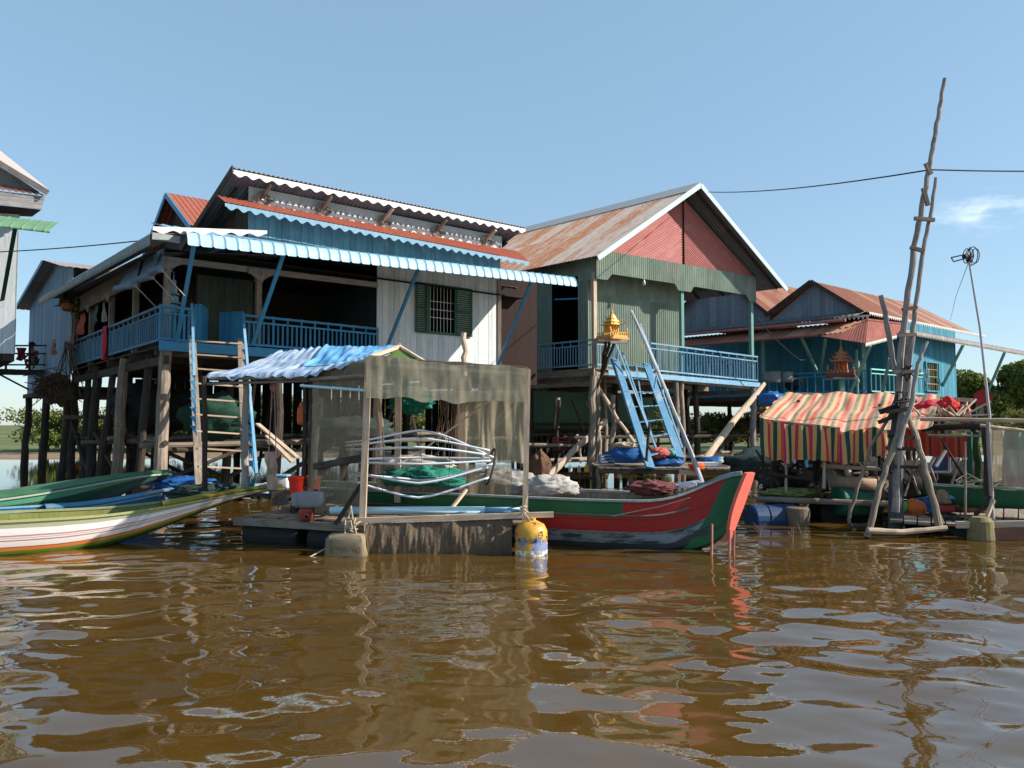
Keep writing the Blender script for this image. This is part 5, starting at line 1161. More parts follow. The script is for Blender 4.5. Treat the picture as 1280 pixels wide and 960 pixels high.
mo = thing('boat_engine', 'small red boat engine with a scuffed grey fuel tank at the raft edge', 'engine', V((gc.x, gc.y, zd)))
one('fuel_tank', greypl, lambda m: rbox(m, gc+V((.05, 0, .14)), .36, .22, .23), mo, smooth=True); one('fuel_tank_end', greypl, lambda m: rbox(m, gc+V((-.15, .03, .15)), .16, .2, .2), mo, smooth=True)
one('engine_block', mat('red_engine_paint', (.35, .06, .04), (.2, .05, .04), (.1, .08, .07), .5, .7), lambda m: (rbox(m, gc+V((-.02, 0, -.04)), .2, .18, .18), m.lathe(gc+V((.03, -.1, .04)), [(0, 0), (.05, 0), (.05, .07), (.02, .09)], 12, V((0, -1, 0)))), mo, smooth=True)
one('cap', rubber, lambda m: m.lathe(gc+V((.1, 0, .36)), [(0, 0), (.03, 0), (.03, .03), (0, .03)], 12), mo)
one('crank', wire, lambda m: m.tube([gc+V((.1, -.1, .02)), gc+V((.25, -.12, .04)), gc+V((.28, -.12, .1))], .012, 6), mo)
bx = PX(353, 590, 12.7); zd_, zd = zd, .635
cb_ = thing('cooler_box', 'pale blue white cooler box standing behind the red buckets', 'cooler', V((bx.x, bx.y, zd+.0)))
one('stand', wood, lambda m: m.box(V((bx.x-.14, bx.y-.1, zd_+.005)), V((.28, 0, 0)), V((0, .2, 0)), V((0, 0, .26))), cb_); one('body', whitep, lambda m: rbox(m, V((bx.x, bx.y, zd)), .24, .2, .20), cb_, smooth=True); one('lid', bluel, lambda m: rbox(m, V((bx.x, bx.y, zd+.19)), .26, .22, .05), cb_, smooth=True)
zd = zd_
def jerry(label, px, py, D, mt, w_=.2, h=.36):
    p = PX(px, py, D); t = thing('jerrycan', label, 'jerrycan', p-Z*h/2, 'jerrycans hanging in the shelter')
    one('body', mt, lambda m: rbox(m, p-Z*h/2, w_, .12, h*.85), t, smooth=True); one('neck', mt, lambda m: m.lathe(p+Z*h*.33, [(.035, 0), (.03, .08), (0, .08)], 10), t)
    one('handle', mt, lambda m: m.tube([p+V((-w_*.3, 0, h*.33)), p+V((-w_*.25, 0, h*.47)), p+V((w_*.15, 0, h*.47)), p+V((w_*.2, 0, h*.33))], .012, 6), t)
jerry('orange plastic jerrycan hung beside the dark shelter post', 377, 518, 11.8, orangepl, .12, .32)
jerry('clear pale jerrycan hanging inside the side net', 395, 508, 11.7, mat('clear_plastic', (.30, .36, .38), (.22, .27, .28), rough=.3), .2, .40)
m = MB(); m.tube([PX(341, 472, 12), PX(341, 484, 12)], .006, 5); m.blob(PX(341, 484, 12), .045, .03, .07, .2); m.tube([PX(340, 488, 12), PX(334, 606, 12)], .008, 5); m.tube([PX(343, 488, 12), PX(345, 560, 12), PX(344, 604, 12)], .008, 5)
m.build('pulley_rope', mat('pink_cord', (.42, .22, .22), (.3, .15, .15)), label='thin rope with a pink hook hanging under the tarp edge', cat='rope')
one('mooring_post', wood_pale, lambda m: m.pole(PX(340, 612, 12.1), PX(338, 565, 12.1), .08, .085, .01, 10, 5), None, label='short thick pale post on the raft with a rope loop', cat='post')
for k, a in enumerate(((322, 530, 13.2, 372, 572, 12.3), (334, 545, 13.2, 366, 578, 12.4))): one('loose_board', wood_pale, lambda m: m.beam(PX(*a[:3]), PX(*a[3:]), .08, .03), None, label=['long pale board leaning behind the red buckets, upper one', 'short pale board under the longer leaning board'][k], cat='board', group='leaning boards')
m = MB()
for i in range(9): m.beam(V((-3.6+random.random()*.8, 11.9+random.random()*.5, zd+.03+i*.012)), V((-2.6+random.random()*.7, 11.1+random.random()*.4, zd+.03+i*.012)), .09, .018)
m.build('loose_planks', wood_pale, label='loose pile of thin boards on the raft left of the engine', cat='planks')
m = MB()
for i in range(7):
    p = PX(500+random.uniform(-60, 60), 640, 11.0); m.beam(V((p.x, p.y, zd+.02+i*.01)), V((p.x+1.0, p.y+random.uniform(-.2, .2), zd+.02+i*.01)), .1, .015)
m.build('loose_planks', wood_pale, label='thin boards lying on the pen floor behind the blue pipe', cat='planks')
# foam block and yellow barrel floats
fb = thing('foam_float', 'mossy grey foam block float with scratched letters below the mooring knot', 'float', PX(434, 690, 10.15))
def fblock(m):
    c_ = PX(434, 690, 10.15); c_ = V((c_.x, c_.y, -.12)); P_ = []
    for j, (k, zz) in enumerate(((0, 0), (1, 0), (1.02, .12), (1, .24), (.97, .33), (.88, .38), (0, .39))):
        P_.append([c_+V((.26*k*math.copysign(abs(math.cos(a))**.3, math.cos(a)), .2*k*math.copysign(abs(math.sin(a))**.3, math.sin(a)), zz))+V((noise.noise(V((a*2, zz*9, 1))), noise.noise(V((a*2, zz*9, 4))), 0))*.02 for a in [i*6.283/40 for i in range(41)]])
    m.grid([list(r) for r in zip(*P_)], lambda i, j: (i*.04, j*.08), .5)
one('block', concrete, fblock, fb, smooth=True)
fc = PX(434, 690, 9.93)
scr_ = mat('scratch', (.06, .05, .035), (.04, .03, .02))
one('scratched_letters', scr_, lambda m: text_strokes(m, 'STSS', V((fc.x-.21, fc.y, .05)), V((1, 0, 0)), Z, .062, .006), fb)
one('scratched_letters', scr_, lambda m: text_strokes(m, 'HO', V((fc.x+.07, fc.y, .05)), V((1, 0, 0)), Z, .062, .006), fb)
yb = PX(664, 668, 10.15)
yo = thing('yellow_barrel', 'yellow plastic barrel float with blue and black scrawls at the pen corner', 'barrel', V((yb.x, yb.y, 0)))
def yb_mat():
    m, nt, b, uv, rn, vec = base('yellow_barrel_paint'); g = _n(nt, 'ShaderNodeTexCoord').outputs['Object']
    n1 = _noise(nt, g, 9, 3, .6); n2 = _noise(nt, g, 7, 4, .6, (1, 1, .6)); sz = _n(nt, 'ShaderNodeSeparateXYZ'); nt.links.new(g, sz.inputs[0])
    col = _mix(nt, _ramp(nt, n1, .35, .7), (.62, .36, .05), (.55, .20, .03))
    col = _mix(nt, _math(nt, 'MULTIPLY', _ramp(nt, n2, .50, .54), _math(nt, 'LESS_THAN', sz.outputs[2], .24)), col, (.16, .20, .34))
    n4 = _noise(nt, g, 16, 3, .6); col = _mix(nt, _ramp(nt, n4, .60, .63), col, (.03, .03, .03))
    col = _mix(nt, _math(nt, 'MULTIPLY', _ramp(nt, _noise(nt, g, 22, 2), .45, .55), _math(nt, 'LESS_THAN', sz.outputs[2], .07)), col, (.65, .66, .6))
    finish(nt, b, col, .4, n1, .1); return m
one('drum', yb_mat(), lambda m: m.lathe(V((yb.x, yb.y, -.15)), [(0, 0), (.2, 0), (.21, .03), (.215, .3), (.205, .32), (.215, .34), (.21, .46), (.17, .54), (.08, .585), (.0, .59)], 28), yo, smooth=True)
one('bung', mat('yellow_bung', (.6, .4, .06), (.5, .3, .05)), lambda m: m.lathe(V((yb.x+.02, yb.y, .43)), [(.04, 0), (.04, .04), (0, .04)], 12), yo)
one('letter_mark', wire, lambda m: text_strokes(m, 'E', V((yb.x+.09, yb.y-.207, .24)), V((1, 0, 0)), Z, .06, .007), yo)

# ------------------------------------------------------------------ stair ladders
def ladder(label, L0, L1, R0, R1, mt, rmt, n, tr=(.035, .07), rail=None, hi=None):
    t = thing('stair_ladder', label, 'stairs', (L1+R1)/2)
    one('stringer', mt, lambda m: m.beam(L0, L1, tr[0], tr[1]*2, up=(R0-L0)), t); one('stringer', mt, lambda m: m.beam(R0, R1, tr[0], tr[1]*2, up=(R0-L0)), t)
    for i in range(n):
        k = (i+.35)/n; a, b = L(L0, L1, k), L(R0, R1, k); one('tread', rmt, lambda m: m.beam(a-(b-a)*.02, b+(b-a)*.02, .1, .03), t)
    return t
la = ladder('wooden ladder stair with blue stringers up to the blue veranda', PX(240, 420, 15.9), PX(250, 622, 13.2), PX(301, 424, 16.4), PX(308, 624, 13.9), wood, mat('ladder_wood', (.40, .30, .22), (.24, .18, .13), (.14, .11, .09), .55, .8), 10)
def picket(m, p, q, h, n):   # fence-like blue stringer boards with saw-tooth edge
    d = q-p
    for i in range(n):
        a = L(p, q, i/n); b = L(p, q, (i+1)/n); m.patch(lambda x, y: L(a, b, x)+V((-h*(1-x)*y, 0, 0)), 2, 1, .2, .1, .02)
one('blue_side_board', bluep, lambda m: picket(m, PX(243, 425, 15.6), PX(246, 545, 14.0), .11, 11), la)
one('blue_side_board', bluep, lambda m: picket(m, PX(308, 425, 16.0), PX(319, 592, 14.2), .11, 12), la)
one('hand_pole', bluel, lambda m: m.beam(PX(305, 405, 16.2), PX(321, 592, 14.1), .05, .04), la)
one('hand_pole', bluel, lambda m: m.beam(PX(240, 380, 15.8), PX(243, 470, 14.8), .05, .05), la)
def QX(px, py, D): return PY(px, py, D*KB)
bluest = mat('stair_blue', (.10, .255, .40), (.07, .19, .32), (.32, .36, .38), .52, .72)
lb = ladder('pale blue stair with twin handrails up to the green gabled house', QX(768, 449, 19.6), QX(813, 585, 16.8), QX(808, 455, 20.0), QX(850, 572, 17.4), bluest, bluest, 7, (.06, .13))
for a in ((768, 425, 19.4, 820, 560, 16.8), (778, 440, 19.5, 815, 545, 17.2), (808, 432, 19.9, 853, 560, 17.3), (800, 405, 19.6, 838, 500, 18.5)): one('handrail', bluel, lambda m: m.beam(QX(*a[:3]), QX(*a[3:]), .04, .035), lb)
for a in ((795, 455, 19.5, 805, 520, 18), (772, 430, 19.5, 770, 455, 19.5), (812, 430, 19.9, 812, 456, 19.9), (818, 485, 19, 823, 455, 19.2)): one('baluster', bluel, lambda m: m.beam(QX(*a[:3]), QX(*a[3:]), .04, .03), lb)
one('leaning_pole', mat('blue_grey_pole', (.30, .36, .42), (.36, .30, .26), (.2, .18, .16), .5, .75), lambda m: m.pole(QX(789, 389, 18.9), QX(878, 604, 11), .045, .04, .01, 8, 10), None, label='long thin pole leaning from the red green boat past the blue stair', cat='pole')
one('leaning_pole', wood_dark, lambda m: m.pole(QX(808, 582, 16.9), QX(812, 528, 16.9), .04, .035, .01, 8, 5), None, label='short dark stick standing at the foot of the pale blue stair', cat='pole')
# landing platform of house B
pl = thing('landing_stage', 'low dark plank landing under the green gabled house at the stair foot', 'landing', PY(850, 600, 18))
pa, pb = PY(748, 584, 20.3), PY(952, 593, 20.3); zl = pa.z
one('deck', wood, lambda m: m.deck(V((pa.x, pa.y, zl)), V((pb.x+.4, pb.y, zl-.04)), V((pb.x+.6, 24.4, zl-.04)), V((pa.x, 24.2, zl)), .2, .04, .015, .08), pl)
one('edge_beam', wood_dark, lambda m: m.beam(V((pa.x, 20.28, zl-.1)), V((pb.x, 20.28, zl-.14)), .1, .12), pl)
one('edge_board', wood_pale, lambda m: m.beam(QX(849, 590, 16.7), QX(874, 592, 16.7), .04, .12), pl)
for i in range(6): stilt(pl, V((L(pa.x, pb.x, i/5), 20.4+.1*(i % 2), -.5)), V((L(pa.x, pb.x, i/5), 20.4, zl-.04)), .06, wood)
def heap(name, label, cat, px, py, D, rx, ry, rz, mt, amp=.3, fr=2.2, flat=None, P_=None):
    m = MB(); m.blob((P_ or PX)(px, py, D), rx, ry, rz, amp, fr, 34, 18, flat); return m.build(name, mt, label=label, cat=cat, smooth=True)
heap('tarp_bundle', 'big dark blue tarp bundle on the landing left of the stair foot', 'bundle', 785, 571, 17.4, .62, .4, .30, bluepl, .2, 1.8, -.15, P_=QX)
heap('tarp_bundle', 'blue tarp bundle on the landing right under the stair', 'bundle', 830, 578, 17.6, .5, .35, .18, bluepl, .25, 2, -.1, P_=QX)
heap('cloth_heap', 'pink cloth heap on top of the blue bundle under the stair', 'cloth', 824, 566, 17.4, .26, .2, .14, clothp, .35, 3, P_=QX)
heap('cloth_heap', 'small mint green cloth beside the pink heap under the stair', 'cloth', 838, 567, 17.5, .15, .15, .1, mat('mint_cloth', (.1, .42, .32), (.07, .3, .22)), .3, 3, P_=QX)
heap('cloth_heap', 'beige cloth laid over the dark blue tarp bundle', 'cloth', 783, 557, 17.4, .36, .3, .10, mat('beige_cloth', (.5, .38, .27), (.4, .28, .2)), .3, 3, P_=QX)
heap('rag', 'bright orange rag tied where two poles cross near the coral bow', 'rag', 871, 583, 16.2, .17, .1, .09, mat('orange_rag', (.8, .14, .03), (.7, .1, .02)), .5, 3.5, P_=QX)
heap('tarp_bundle', 'dark blue bundle lying behind the orange rag', 'bundle', 889, 579, 17.6, .35, .3, .17, bluepl, .3, 2, P_=QX)
cr_ = QX(755, 574, 17.2); 
def crate(label, p, sx_, sy_, sz_, mt, slots=4):
    t = thing('plastic_crate', label, 'crate', p)
    def f(m):
        for z in np.linspace(0, sz_, slots): 
            for a, b in (((0, 0), (sx_, 0)), ((sx_, 0), (sx_, sy_)), ((sx_, sy_), (0, sy_)), ((0, sy_), (0, 0))): m.beam(p+V((a[0], a[1], z)), p+V((b[0], b[1], z)), .025, sz_/slots*.6)
    one('sides', mt, f, t)
    def g(m):
        for a in ((0, 0), (sx_, 0), (sx_, sy_), (0, sy_)): m.beam(p+V((a[0], a[1], 0)), p+V((a[0], a[1], sz_+.01)), .05, .05)
        m.box(p+V((0, 0, 0)), V((sx_, 0, 0)), V((0, sy_, 0)), V((0, 0, .02)))
    one('corners_and_base', mt, g, t); return t
crate('grey blue slatted crate at the left end of the dark landing', cr_+V((-.1, 0, -.12)), .36, .3, .22, mat('grey_blue_plastic', (.2, .28, .4), (.15, .2, .3), rough=.5))
crate('dark red crate on the beam under the gabled house', QX(692, 562, 18.9), .5, .35, .34, mat('dark_red_plastic', (.20, .03, .03), (.13, .02, .02), rough=.5))
# shelf clutter under house B : bottles etc
sb = 0
for i, (px, py, D, r, h, mt, lb_) in enumerate(((713, 590, 17.6, .05, .22, pvc, 'white bottle standing on the beam left of the gabled house landing'), (724, 590, 17.6, .05, .2, wood_pale, 'beige bottle beside the white one under the gabled house'), (733, 590, 17.6, .06, .24, gold, 'yellowish bottle, rightmost of the row under the gabled house'))):
    p = QX(px, py, D); t = thing('bottle', lb_, 'bottle', p, 'bottles under the gabled house'); one('body', mt, lambda m: m.lathe(p, [(0, 0), (r, 0), (r, h*.6), (r*.4, h*.8), (r*.4, h), (0, h)], 12), t)
one('shelf_beam', wood_dark, lambda m: m.beam(QX(690, 596, 17.7), QX(745, 598, 17.7), .12, .06), pl)

# ------------------------------------------------------------------ spirit houses
def spirit(label, c, s, mt, base_mt, yaw=.6):
    t = thing('spirit_house', label, 'spirit house', c)
    cs, sn = math.cos(yaw), math.sin(yaw)
    def W(x, y, z): return c+V((x*cs-y*sn, x*sn+y*cs, z))*s
    def bx_(m, x0, y0, z0, x1, y1, z1): m.box(W(x0, y0, z0), W(x1, y0, z0)-W(x0, y0, z0), W(x0, y1, z0)-W(x0, y0, z0), W(x0, y0, z1)-W(x0, y0, z0))
    one('base', base_mt, lambda m: (bx_(m, -.5, -.45, 0, .5, .45, .07), bx_(m, -.46, -.41, .072, .46, .41, .16)), t)
    def bal(m):
        for x in np.linspace(-.44, .44, 9): bx_(m, x-.015, -.41, .162, x+.015, -.38, .26)
        for y in np.linspace(-.38, .38, 8): bx_(m, -.44, y-.015, .162, -.41, y+.015, .26); bx_(m, .41, y-.015, .162, .44, y+.015, .26)
        bx_(m, -.44, -.415, .262, .44, -.375, .28); bx_(m, -.445, -.37, .262, -.405, .4, .28); bx_(m, .405, -.37, .262, .445, .4, .28)
        for x in (-.43, .43):
            m.lathe(W(x, -.39, .28), [(.04*s, 0), (.05*s, .04*s), (.02*s, .08*s), (.035*s, .12*s), (.0, .2*s)], 10)
    one('balustrade', mt, bal, t)
    one('shrine_body', mt, lambda m: (bx_(m, -.22, -.18, .162, .22, .25, .30), bx_(m, -.2, .0, .302, .2, .23, .58), [bx_(m, x-.025, -.17, .302, x+.025, -.12, .58) for x in (-.19, -.07, .07, .19)]), t)
    def rf(m):
        for k, (w_, z0_, z1_) in enumerate(((.32, .58, .72), (.25, .70, .86), (.17, .84, .98))):
            a = [W(-w_, -w_, z0_), W(w_, -w_, z0_), W(w_, w_, z0_), W(-w_, w_, z0_)]; b = [W(-w_*.45, -w_*.45, z1_), W(w_*.45, -w_*.45, z1_), W(w_*.45, w_*.45, z1_), W(-w_*.45, w_*.45, z1_)]
            for i in range(4): m.face([a[i], a[(i+1) % 4], b[(i+1) % 4], b[i]], [(0, 0), (.2, 0), (.2, .2), (0, .2)], .5)
            m.face(a[::-1], [(0, 0)]*4, .4)
            for (x, y) in ((-w_, -w_), (w_, -w_), (w_, w_), (-w_, w_)):
                m.tube([W(x*.9, y*.9, z0_+.01), W(x*1.08, y*1.08, z0_+.05), W(x*1.15, y*1.15, z0_+.14)], [.022*s, .016*s, .004*s], 6)
            for y in (-1, 1): # small gable front
                m.face([W(-w_*.5, y*w_*.95, z0_+.02), W(w_*.5, y*w_*.95, z0_+.02), W(0, y*w_*.6, z1_+.05)], [(0, 0), (.1, 0), (.05, .1)], .7)
    one('tiered_roof', mt, rf, t)
    one('spire', mt, lambda m: m.lathe(W(0, 0, .96), [(.09*s, 0), (.07*s, .06*s), (.045*s, .1*s), (.05*s, .14*s), (.02*s, .24*s), (.0, .46*s)], 12), t)
    return t
c1_ = QX(765, 425, 18.6)
spirit('gold spirit house shrine on a slanting post stand before the gabled house', c1_, .74, gold, mat('gold_red_base', (.62, .36, .12), (.5, .22, .08), (.3, .12, .06), .6, .8))
stn = thing('shrine_stand', 'stand of dark slanting poles carrying the gold spirit house', 'stand', QX(748, 600, 18.6))
one('platform', wood_pale, lambda m: m.box(c1_+V((-.42, -.30, -.07)), V((.84, .1, 0)), V((-.1, .6, 0)), V((0, 0, .06))), stn); one('platform_board', wood_pale, lambda m: m.box(c1_+V((-.1, -.44, -.14)), V((.5, .06, 0)), V((0, .12, 0)), V((0, 0, .06))), stn)
for a in ((768, 427, 746, 486), (762, 427, 749, 478), (757, 428, 752, 470)): one('pole', wood_dark, lambda m: m.pole(QX(a[0], a[1], 18.55), QX(a[2], a[3], 18.9), .045, .04, .01, 8, 6), stn)
one('post', wood, lambda m: m.pole(QX(746, 480, 18.95), V((QX(744, 600, 18.95).x, 22.74, -.5)), .085, .11, .01, 10, 8), stn)
c2_ = PX(1052, 472, 27.6)
spirit('brown wooden spirit house in the shade of the blue house veranda', c2_, .98, terra, mat('dark_red_base', (.22, .06, .04), (.15, .04, .03)), -.5)
one('shrine_stand', tp, lambda m: (m.beam(c2_-Z*.03, V((c2_.x, c2_.y, 2.6)), .16, .16), m.box(c2_+V((-.45, -.4, -.06)), V((.9, 0, 0)), V((0, .8, 0)), V((0, 0, .05)))), None, label='green post table holding the brown wooden spirit house', cat='stand')
c3_ = A.pt(.35, .5, FZ)
alt = thing('house_altar', 'small pale blue tiered altar at the veranda corner of the long house', 'altar', c3_)
def altf(m):
    for k, (z, w_) in enumerate(((.75, .32), (.95, .26), (1.15, .2), (1.3, .13))): m.box(c3_+V((-w_/2, -w_/2, z)), V((w_, 0, 0)), V((0, w_, 0)), V((0, 0, .04))); m.box(c3_+V((-w_*.3, -w_*.3, z+.042)), V((w_*.6, 0, 0)), V((0, w_*.6, 0)), V((0, 0, .13)))
    m.lathe(c3_+Z*1.4, [(.05, 0), (.02, .08), (.0, .3)], 8)
one('tiers', mat('blue_grey_altar', (.32, .44, .52), (.24, .34, .42)), altf, alt); one('stem', wood, lambda m: m.beam(c3_, c3_+Z*.75, .06, .06), alt)

# ------------------------------------------------------------------ veranda contents of house A
bl = [(((159, 338), (177, 325), (145, 361), (168, 356)), 'grey blue blind, left of the three drawn out at the side veranda'), (((181, 325), (202, 313), (172, 350), (189, 345)), 'grey blue blind, middle of the three at the side veranda'), (((190, 326), (204, 318), (187, 341), (201, 336)), 'small rolled blind next to the carved corner post')]
for cs_, lab_ in bl:
    tl_, tr_ = A.sd(*cs_[0], -.12), A.sd(*cs_[1], -.12); bl_, br_ = A.sd(*cs_[2], -.5), A.sd(*cs_[3], -.5)
    b_o = thing('rolled_blind', lab_, 'blind', (bl_+br_)/2, 'blinds along the side veranda')
    one('sheet', blind, lambda m: m.patch(lambda x, y: L(L(tl_, tr_, x), L(bl_, br_, x), y)-Z*.06*math.sin(y*3.14), 10, 10, .8, .9, .012), b_o, smooth=True)
    one('roll', blind, lambda m: m.tube([bl_, br_], .07, 12), b_o)
    one('cord', rope, lambda m: m.tube([br_, A.pt(-.06, A.loc(br_)[1], FZ+.8)], .01, 5), b_o)
def hangcloth(name, label, P0, P1, zt_, zb_, mt, sway=.06, seed=1, grp=None, cat='laundry'):
    d = (P1-P0); d.z = 0; o = V((d.y, -d.x, 0)).normalized(); sd_ = seed*7.3
    m = MB(); m.patch(lambda x, y: V((L(P0.x, P1.x, .5+(x-.5)*(1-.25*math.sin(y*2.5))), L(P0.y, P1.y, .5+(x-.5)*(1-.25*math.sin(y*2.5))), L(zt_, zb_, y)-.05*math.sin(x*math.pi)*y))+o*sway*noise.noise(V((x*4, y*2, sd_)))*(.4+y), 18, 18, .5, .8, .012, .5)
    return m.build(name, mt, label=label, cat=cat, group=grp, smooth=True)
G = 'laundry on the side veranda'
p = A.sd(131, 425, -.12); q = A.loc(p)[1]; hangcloth('hung_cloth', 'bright red cloth draped over the side veranda railing', A.pt(-.12, q+.25, 0), A.pt(-.12, q-.15, 0), A.sd(131, 408, -.12).z, A.sd(131, 447, -.12).z, clothr, .12, 1, G)
q = A.loc(A.sd(103, 402, .1))[1]; hangcloth('hung_shirt', 'coral shirt hanging inside the side veranda', A.pt(.1, q+.5, 0), A.pt(.1, q-.35, 0), A.sd(103, 392, .1).z, A.sd(103, 416, .1).z, clothp, .1, 2, G)
q = A.loc(A.sd(121, 385, .1))[1]; hangcloth('hung_shirt', 'grey green shirt hanging left of the side veranda post', A.pt(.1, q+.28, 0), A.pt(.1, q-.2, 0), A.sd(121, 376, .1).z, A.sd(121, 402, .1).z, clothg, .1, 3, G)
q = A.loc(A.sd(131, 380, .1))[1]; hangcloth('hung_shirt', 'pale grey shirt hanging beside the grey green one', A.pt(.1, q+.2, 0), A.pt(.1, q-.14, 0), A.sd(131, 371, .1).z, A.sd(131, 400, .1).z, mat('pale_grey_cloth', (.28, .28, .27), (.2, .2, .2)), .1, 4, G)
q = A.loc(A.sd(68, 436, -.3))[1]; hangcloth('hung_cloth', 'orange pink cloth hanging at the far end of the side railing', A.pt(-.3, q+.35, 0), A.pt(-.3, q-.2, 0), A.sd(68, 424, -.3).z, A.sd(68, 442, -.3).z, mat('salmon_cloth', (.42, .16, .10), (.3, .1, .07)), .1, 5, G)
q = A.loc(A.sd(92, 425, -.2))[1]; hangcloth('hung_cloth', 'dull pink rag hanging above the brushwood bundle', A.pt(-.2, q+.3, 0), A.pt(-.2, q-.2, 0), A.sd(92, 417, -.2).z, A.sd(92, 436, -.2).z, mat('dull_pink_cloth', (.26, .12, .10), (.18, .08, .07)), .1, 6, G)
m = MB(); cc = A.sd(66, 484, -.7)
for i in range(150):
    a = random.random()*6.28; e_ = random.uniform(-.6, .6); p0 = cc+V((math.cos(a)*.52*math.cos(e_), math.sin(a)*.45, math.sin(e_)*.6)); p1 = cc+V((random.gauss(0, .28), random.gauss(0, .25), random.gauss(0, .28))); m.tube([p0, L(p0, p1, .5)+V((0, 0, .1)), p1], .012, 4, cap=False)
m.blob(cc+V((0, .15, -.05)), .45, .3, .42, .3, 2)
m.build('brushwood_bundle', mat('twig_brown', (.13, .09, .055), (.08, .055, .035)), label='tangled bundle of twigs and old nets hung under the side veranda', cat='bundle')
m = MB()
for i in range(12):
    p0 = A.sd(84+random.uniform(-4, 6), 425+random.uniform(0, 6), -.25); p1 = cc+V((random.uniform(-.1, .8), random.uniform(-.2, .2), random.uniform(-.3, .3))); m.tube([p0, L(p0, p1, .5)+V((0.05, -.1, -.1)), p1], .014, 4)
m.build('net_ropes', mat('brown_net_rope', (.15, .11, .07), (.1, .07, .05)), label='brown net ropes draped from the side railing to the twig bundle', cat='ropes')
heap('hanging_plant', 'hanging potted plant with yellow green leaves at far end of veranda', 'plant', 86, 383, 22.5, .2, .2, .15, terra, .2, 2)
m = MB(); crown(m, PX(86, 385, 22.4), .5, .3, .5, 350, .09, 5); m.build('hanging_leaves', leaf3, bpy.data.objects['hanging_plant'])
for k, (px, w_) in enumerate(((325, 16), (343, 14))):
    p = PX(px, 333, 19.5); t = thing('framed_picture', ['framed picture hung high in the dark veranda, left of two', 'reddish framed picture hung high in the dark veranda, right of two'][k], 'picture', p, 'framed pictures in the veranda')
    wd = w_/960*19.5/2; u3 = V((A.u.x, A.u.y, 0))
    one('frame', wood, lambda m: [m.beam(p+u3*a+Z*b, p+u3*c_+Z*d_, .04, .03, up=V((0, 1, 0))) for a, b, c_, d_ in ((-wd, -.22, wd, -.22), (-wd, .22, wd, .22), (-wd, -.22, -wd, .22), (wd, -.22, wd, .22))], t)
    one('print', mat('faded_print'+'ab'[k], ((.16, .18, .16), (.22, .09, .06))[k], ((.08, .09, .08), (.1, .05, .04))[k], stretch=(1, 1, 1), scale=8), lambda m: m.box(p-u3*wd-Z*.22+V((0, .02, 0)), u3*wd*2, V((0, .01, 0)), Z*.44), t)
for k, (px, py, D) in enumerate(((302, 319, 17.6), (805, 357, 25.2))):
    p = PX(px, py, D); t = thing('light_bulb', ['bare light bulb hanging under the blue veranda ceiling', 'bare light bulb hanging in the green gabled porch'][k], 'light bulb', p, 'bare bulbs under the porches')
    one('bulb', glassm, lambda m: m.lathe(p, [(0, 0), (.045, .03), (.06, .08), (.04, .14), (.025, .18), (.025, .22)], 14), t, smooth=True); one('cord', wire, lambda m: m.tube([p+Z*.2, p+Z*.5], .006, 5), t)
m = MB(); p = A.pt(4.2, 4.6, FZ); rbox(m, p, .9, .3, .62); m.build('storage_chest', mat('dim_cream', (.25, .24, .2), (.2, .18, .15)), label='cream chest standing at the back of the open veranda', cat='chest')

# under house A
heap('fishing_net', 'dark green net bundle seen through the ladder rungs', 'fishing net', 272, 522, 17.6, .75, .5, .5, mat('deep_green_net', (.02, .07, .045), (.012, .04, .028), scale=12, stretch=(1, 1, 1), bump=1), .3, 2)
heap('dark_sack', 'dark sack hung between stilts left of the ladder', 'sack', 190, 512, 19, .9, .6, .55, black, .3, 2)
heap('dark_sack', 'second dark sack resting on the lower platform behind the pen', 'sack', 440, 540, 18, 1.0, .6, .35, netdk, .3, 2)
heap('fishing_net', 'black net heap on the bow of the narrow blue boat', 'fishing net', 262, 616, 12.9, .62, .35, .13, netdk, .5, 4)
heap('tarp_bundle', 'bright blue crumpled tarp behind the black net heap', 'tarp', 228, 607, 14.2, .62, .4, .16, bluepl, .3, 3)
heap('folded_tarp', 'pale blue grey folded tarp at the foot of the ladder', 'tarp', 330, 612, 12.9, .35, .3, .1, tarpb, .3, 3)
one('water_jug', mat('teal_plastic', (.05, .2, .24), (.04, .14, .18)), lambda m: m.lathe(PX(311, 620, 12.6), [(0, 0), (.09, 0), (.1, .05), (.1, .22), (.04, .28), (.04, .32), (0, .32)], 14), None, label='teal plastic jug standing at the right foot of the ladder', cat='jug', smooth=True)

# ------------------------------------------------------------------ child on the walkway
def skin_body(name, pts, edges, rad, mt, parent, sub=2):
    o0 = ORG[parent.name]; me = bpy.data.meshes.new(name); me.from_pydata([tuple(V(p)) for p in pts], edges, []); ob = bpy.data.objects.new(name, me); C.objects.link(ob)
    sm = ob.modifiers.new('skin', 'SKIN'); sm.use_smooth_shade = True
    for i, r in enumerate(rad): me.skin_vertices[0].data[i].radius = (r, r)
    me.skin_vertices[0].data[0].use_root = True
    ss = ob.modifiers.new('sub', 'SUBSURF'); ss.levels = sub; ss.render_levels = sub
    me.materials.append(mt); ob.parent = parent; ORG[ob.name] = o0; return ob
ch0 = PX(42, 457, 27.3)
ch = thing('person', 'small dark haired child in a brown red shirt crouching at the walkway rail', 'person', V((ch0.x, ch0.y, zw+.02)))
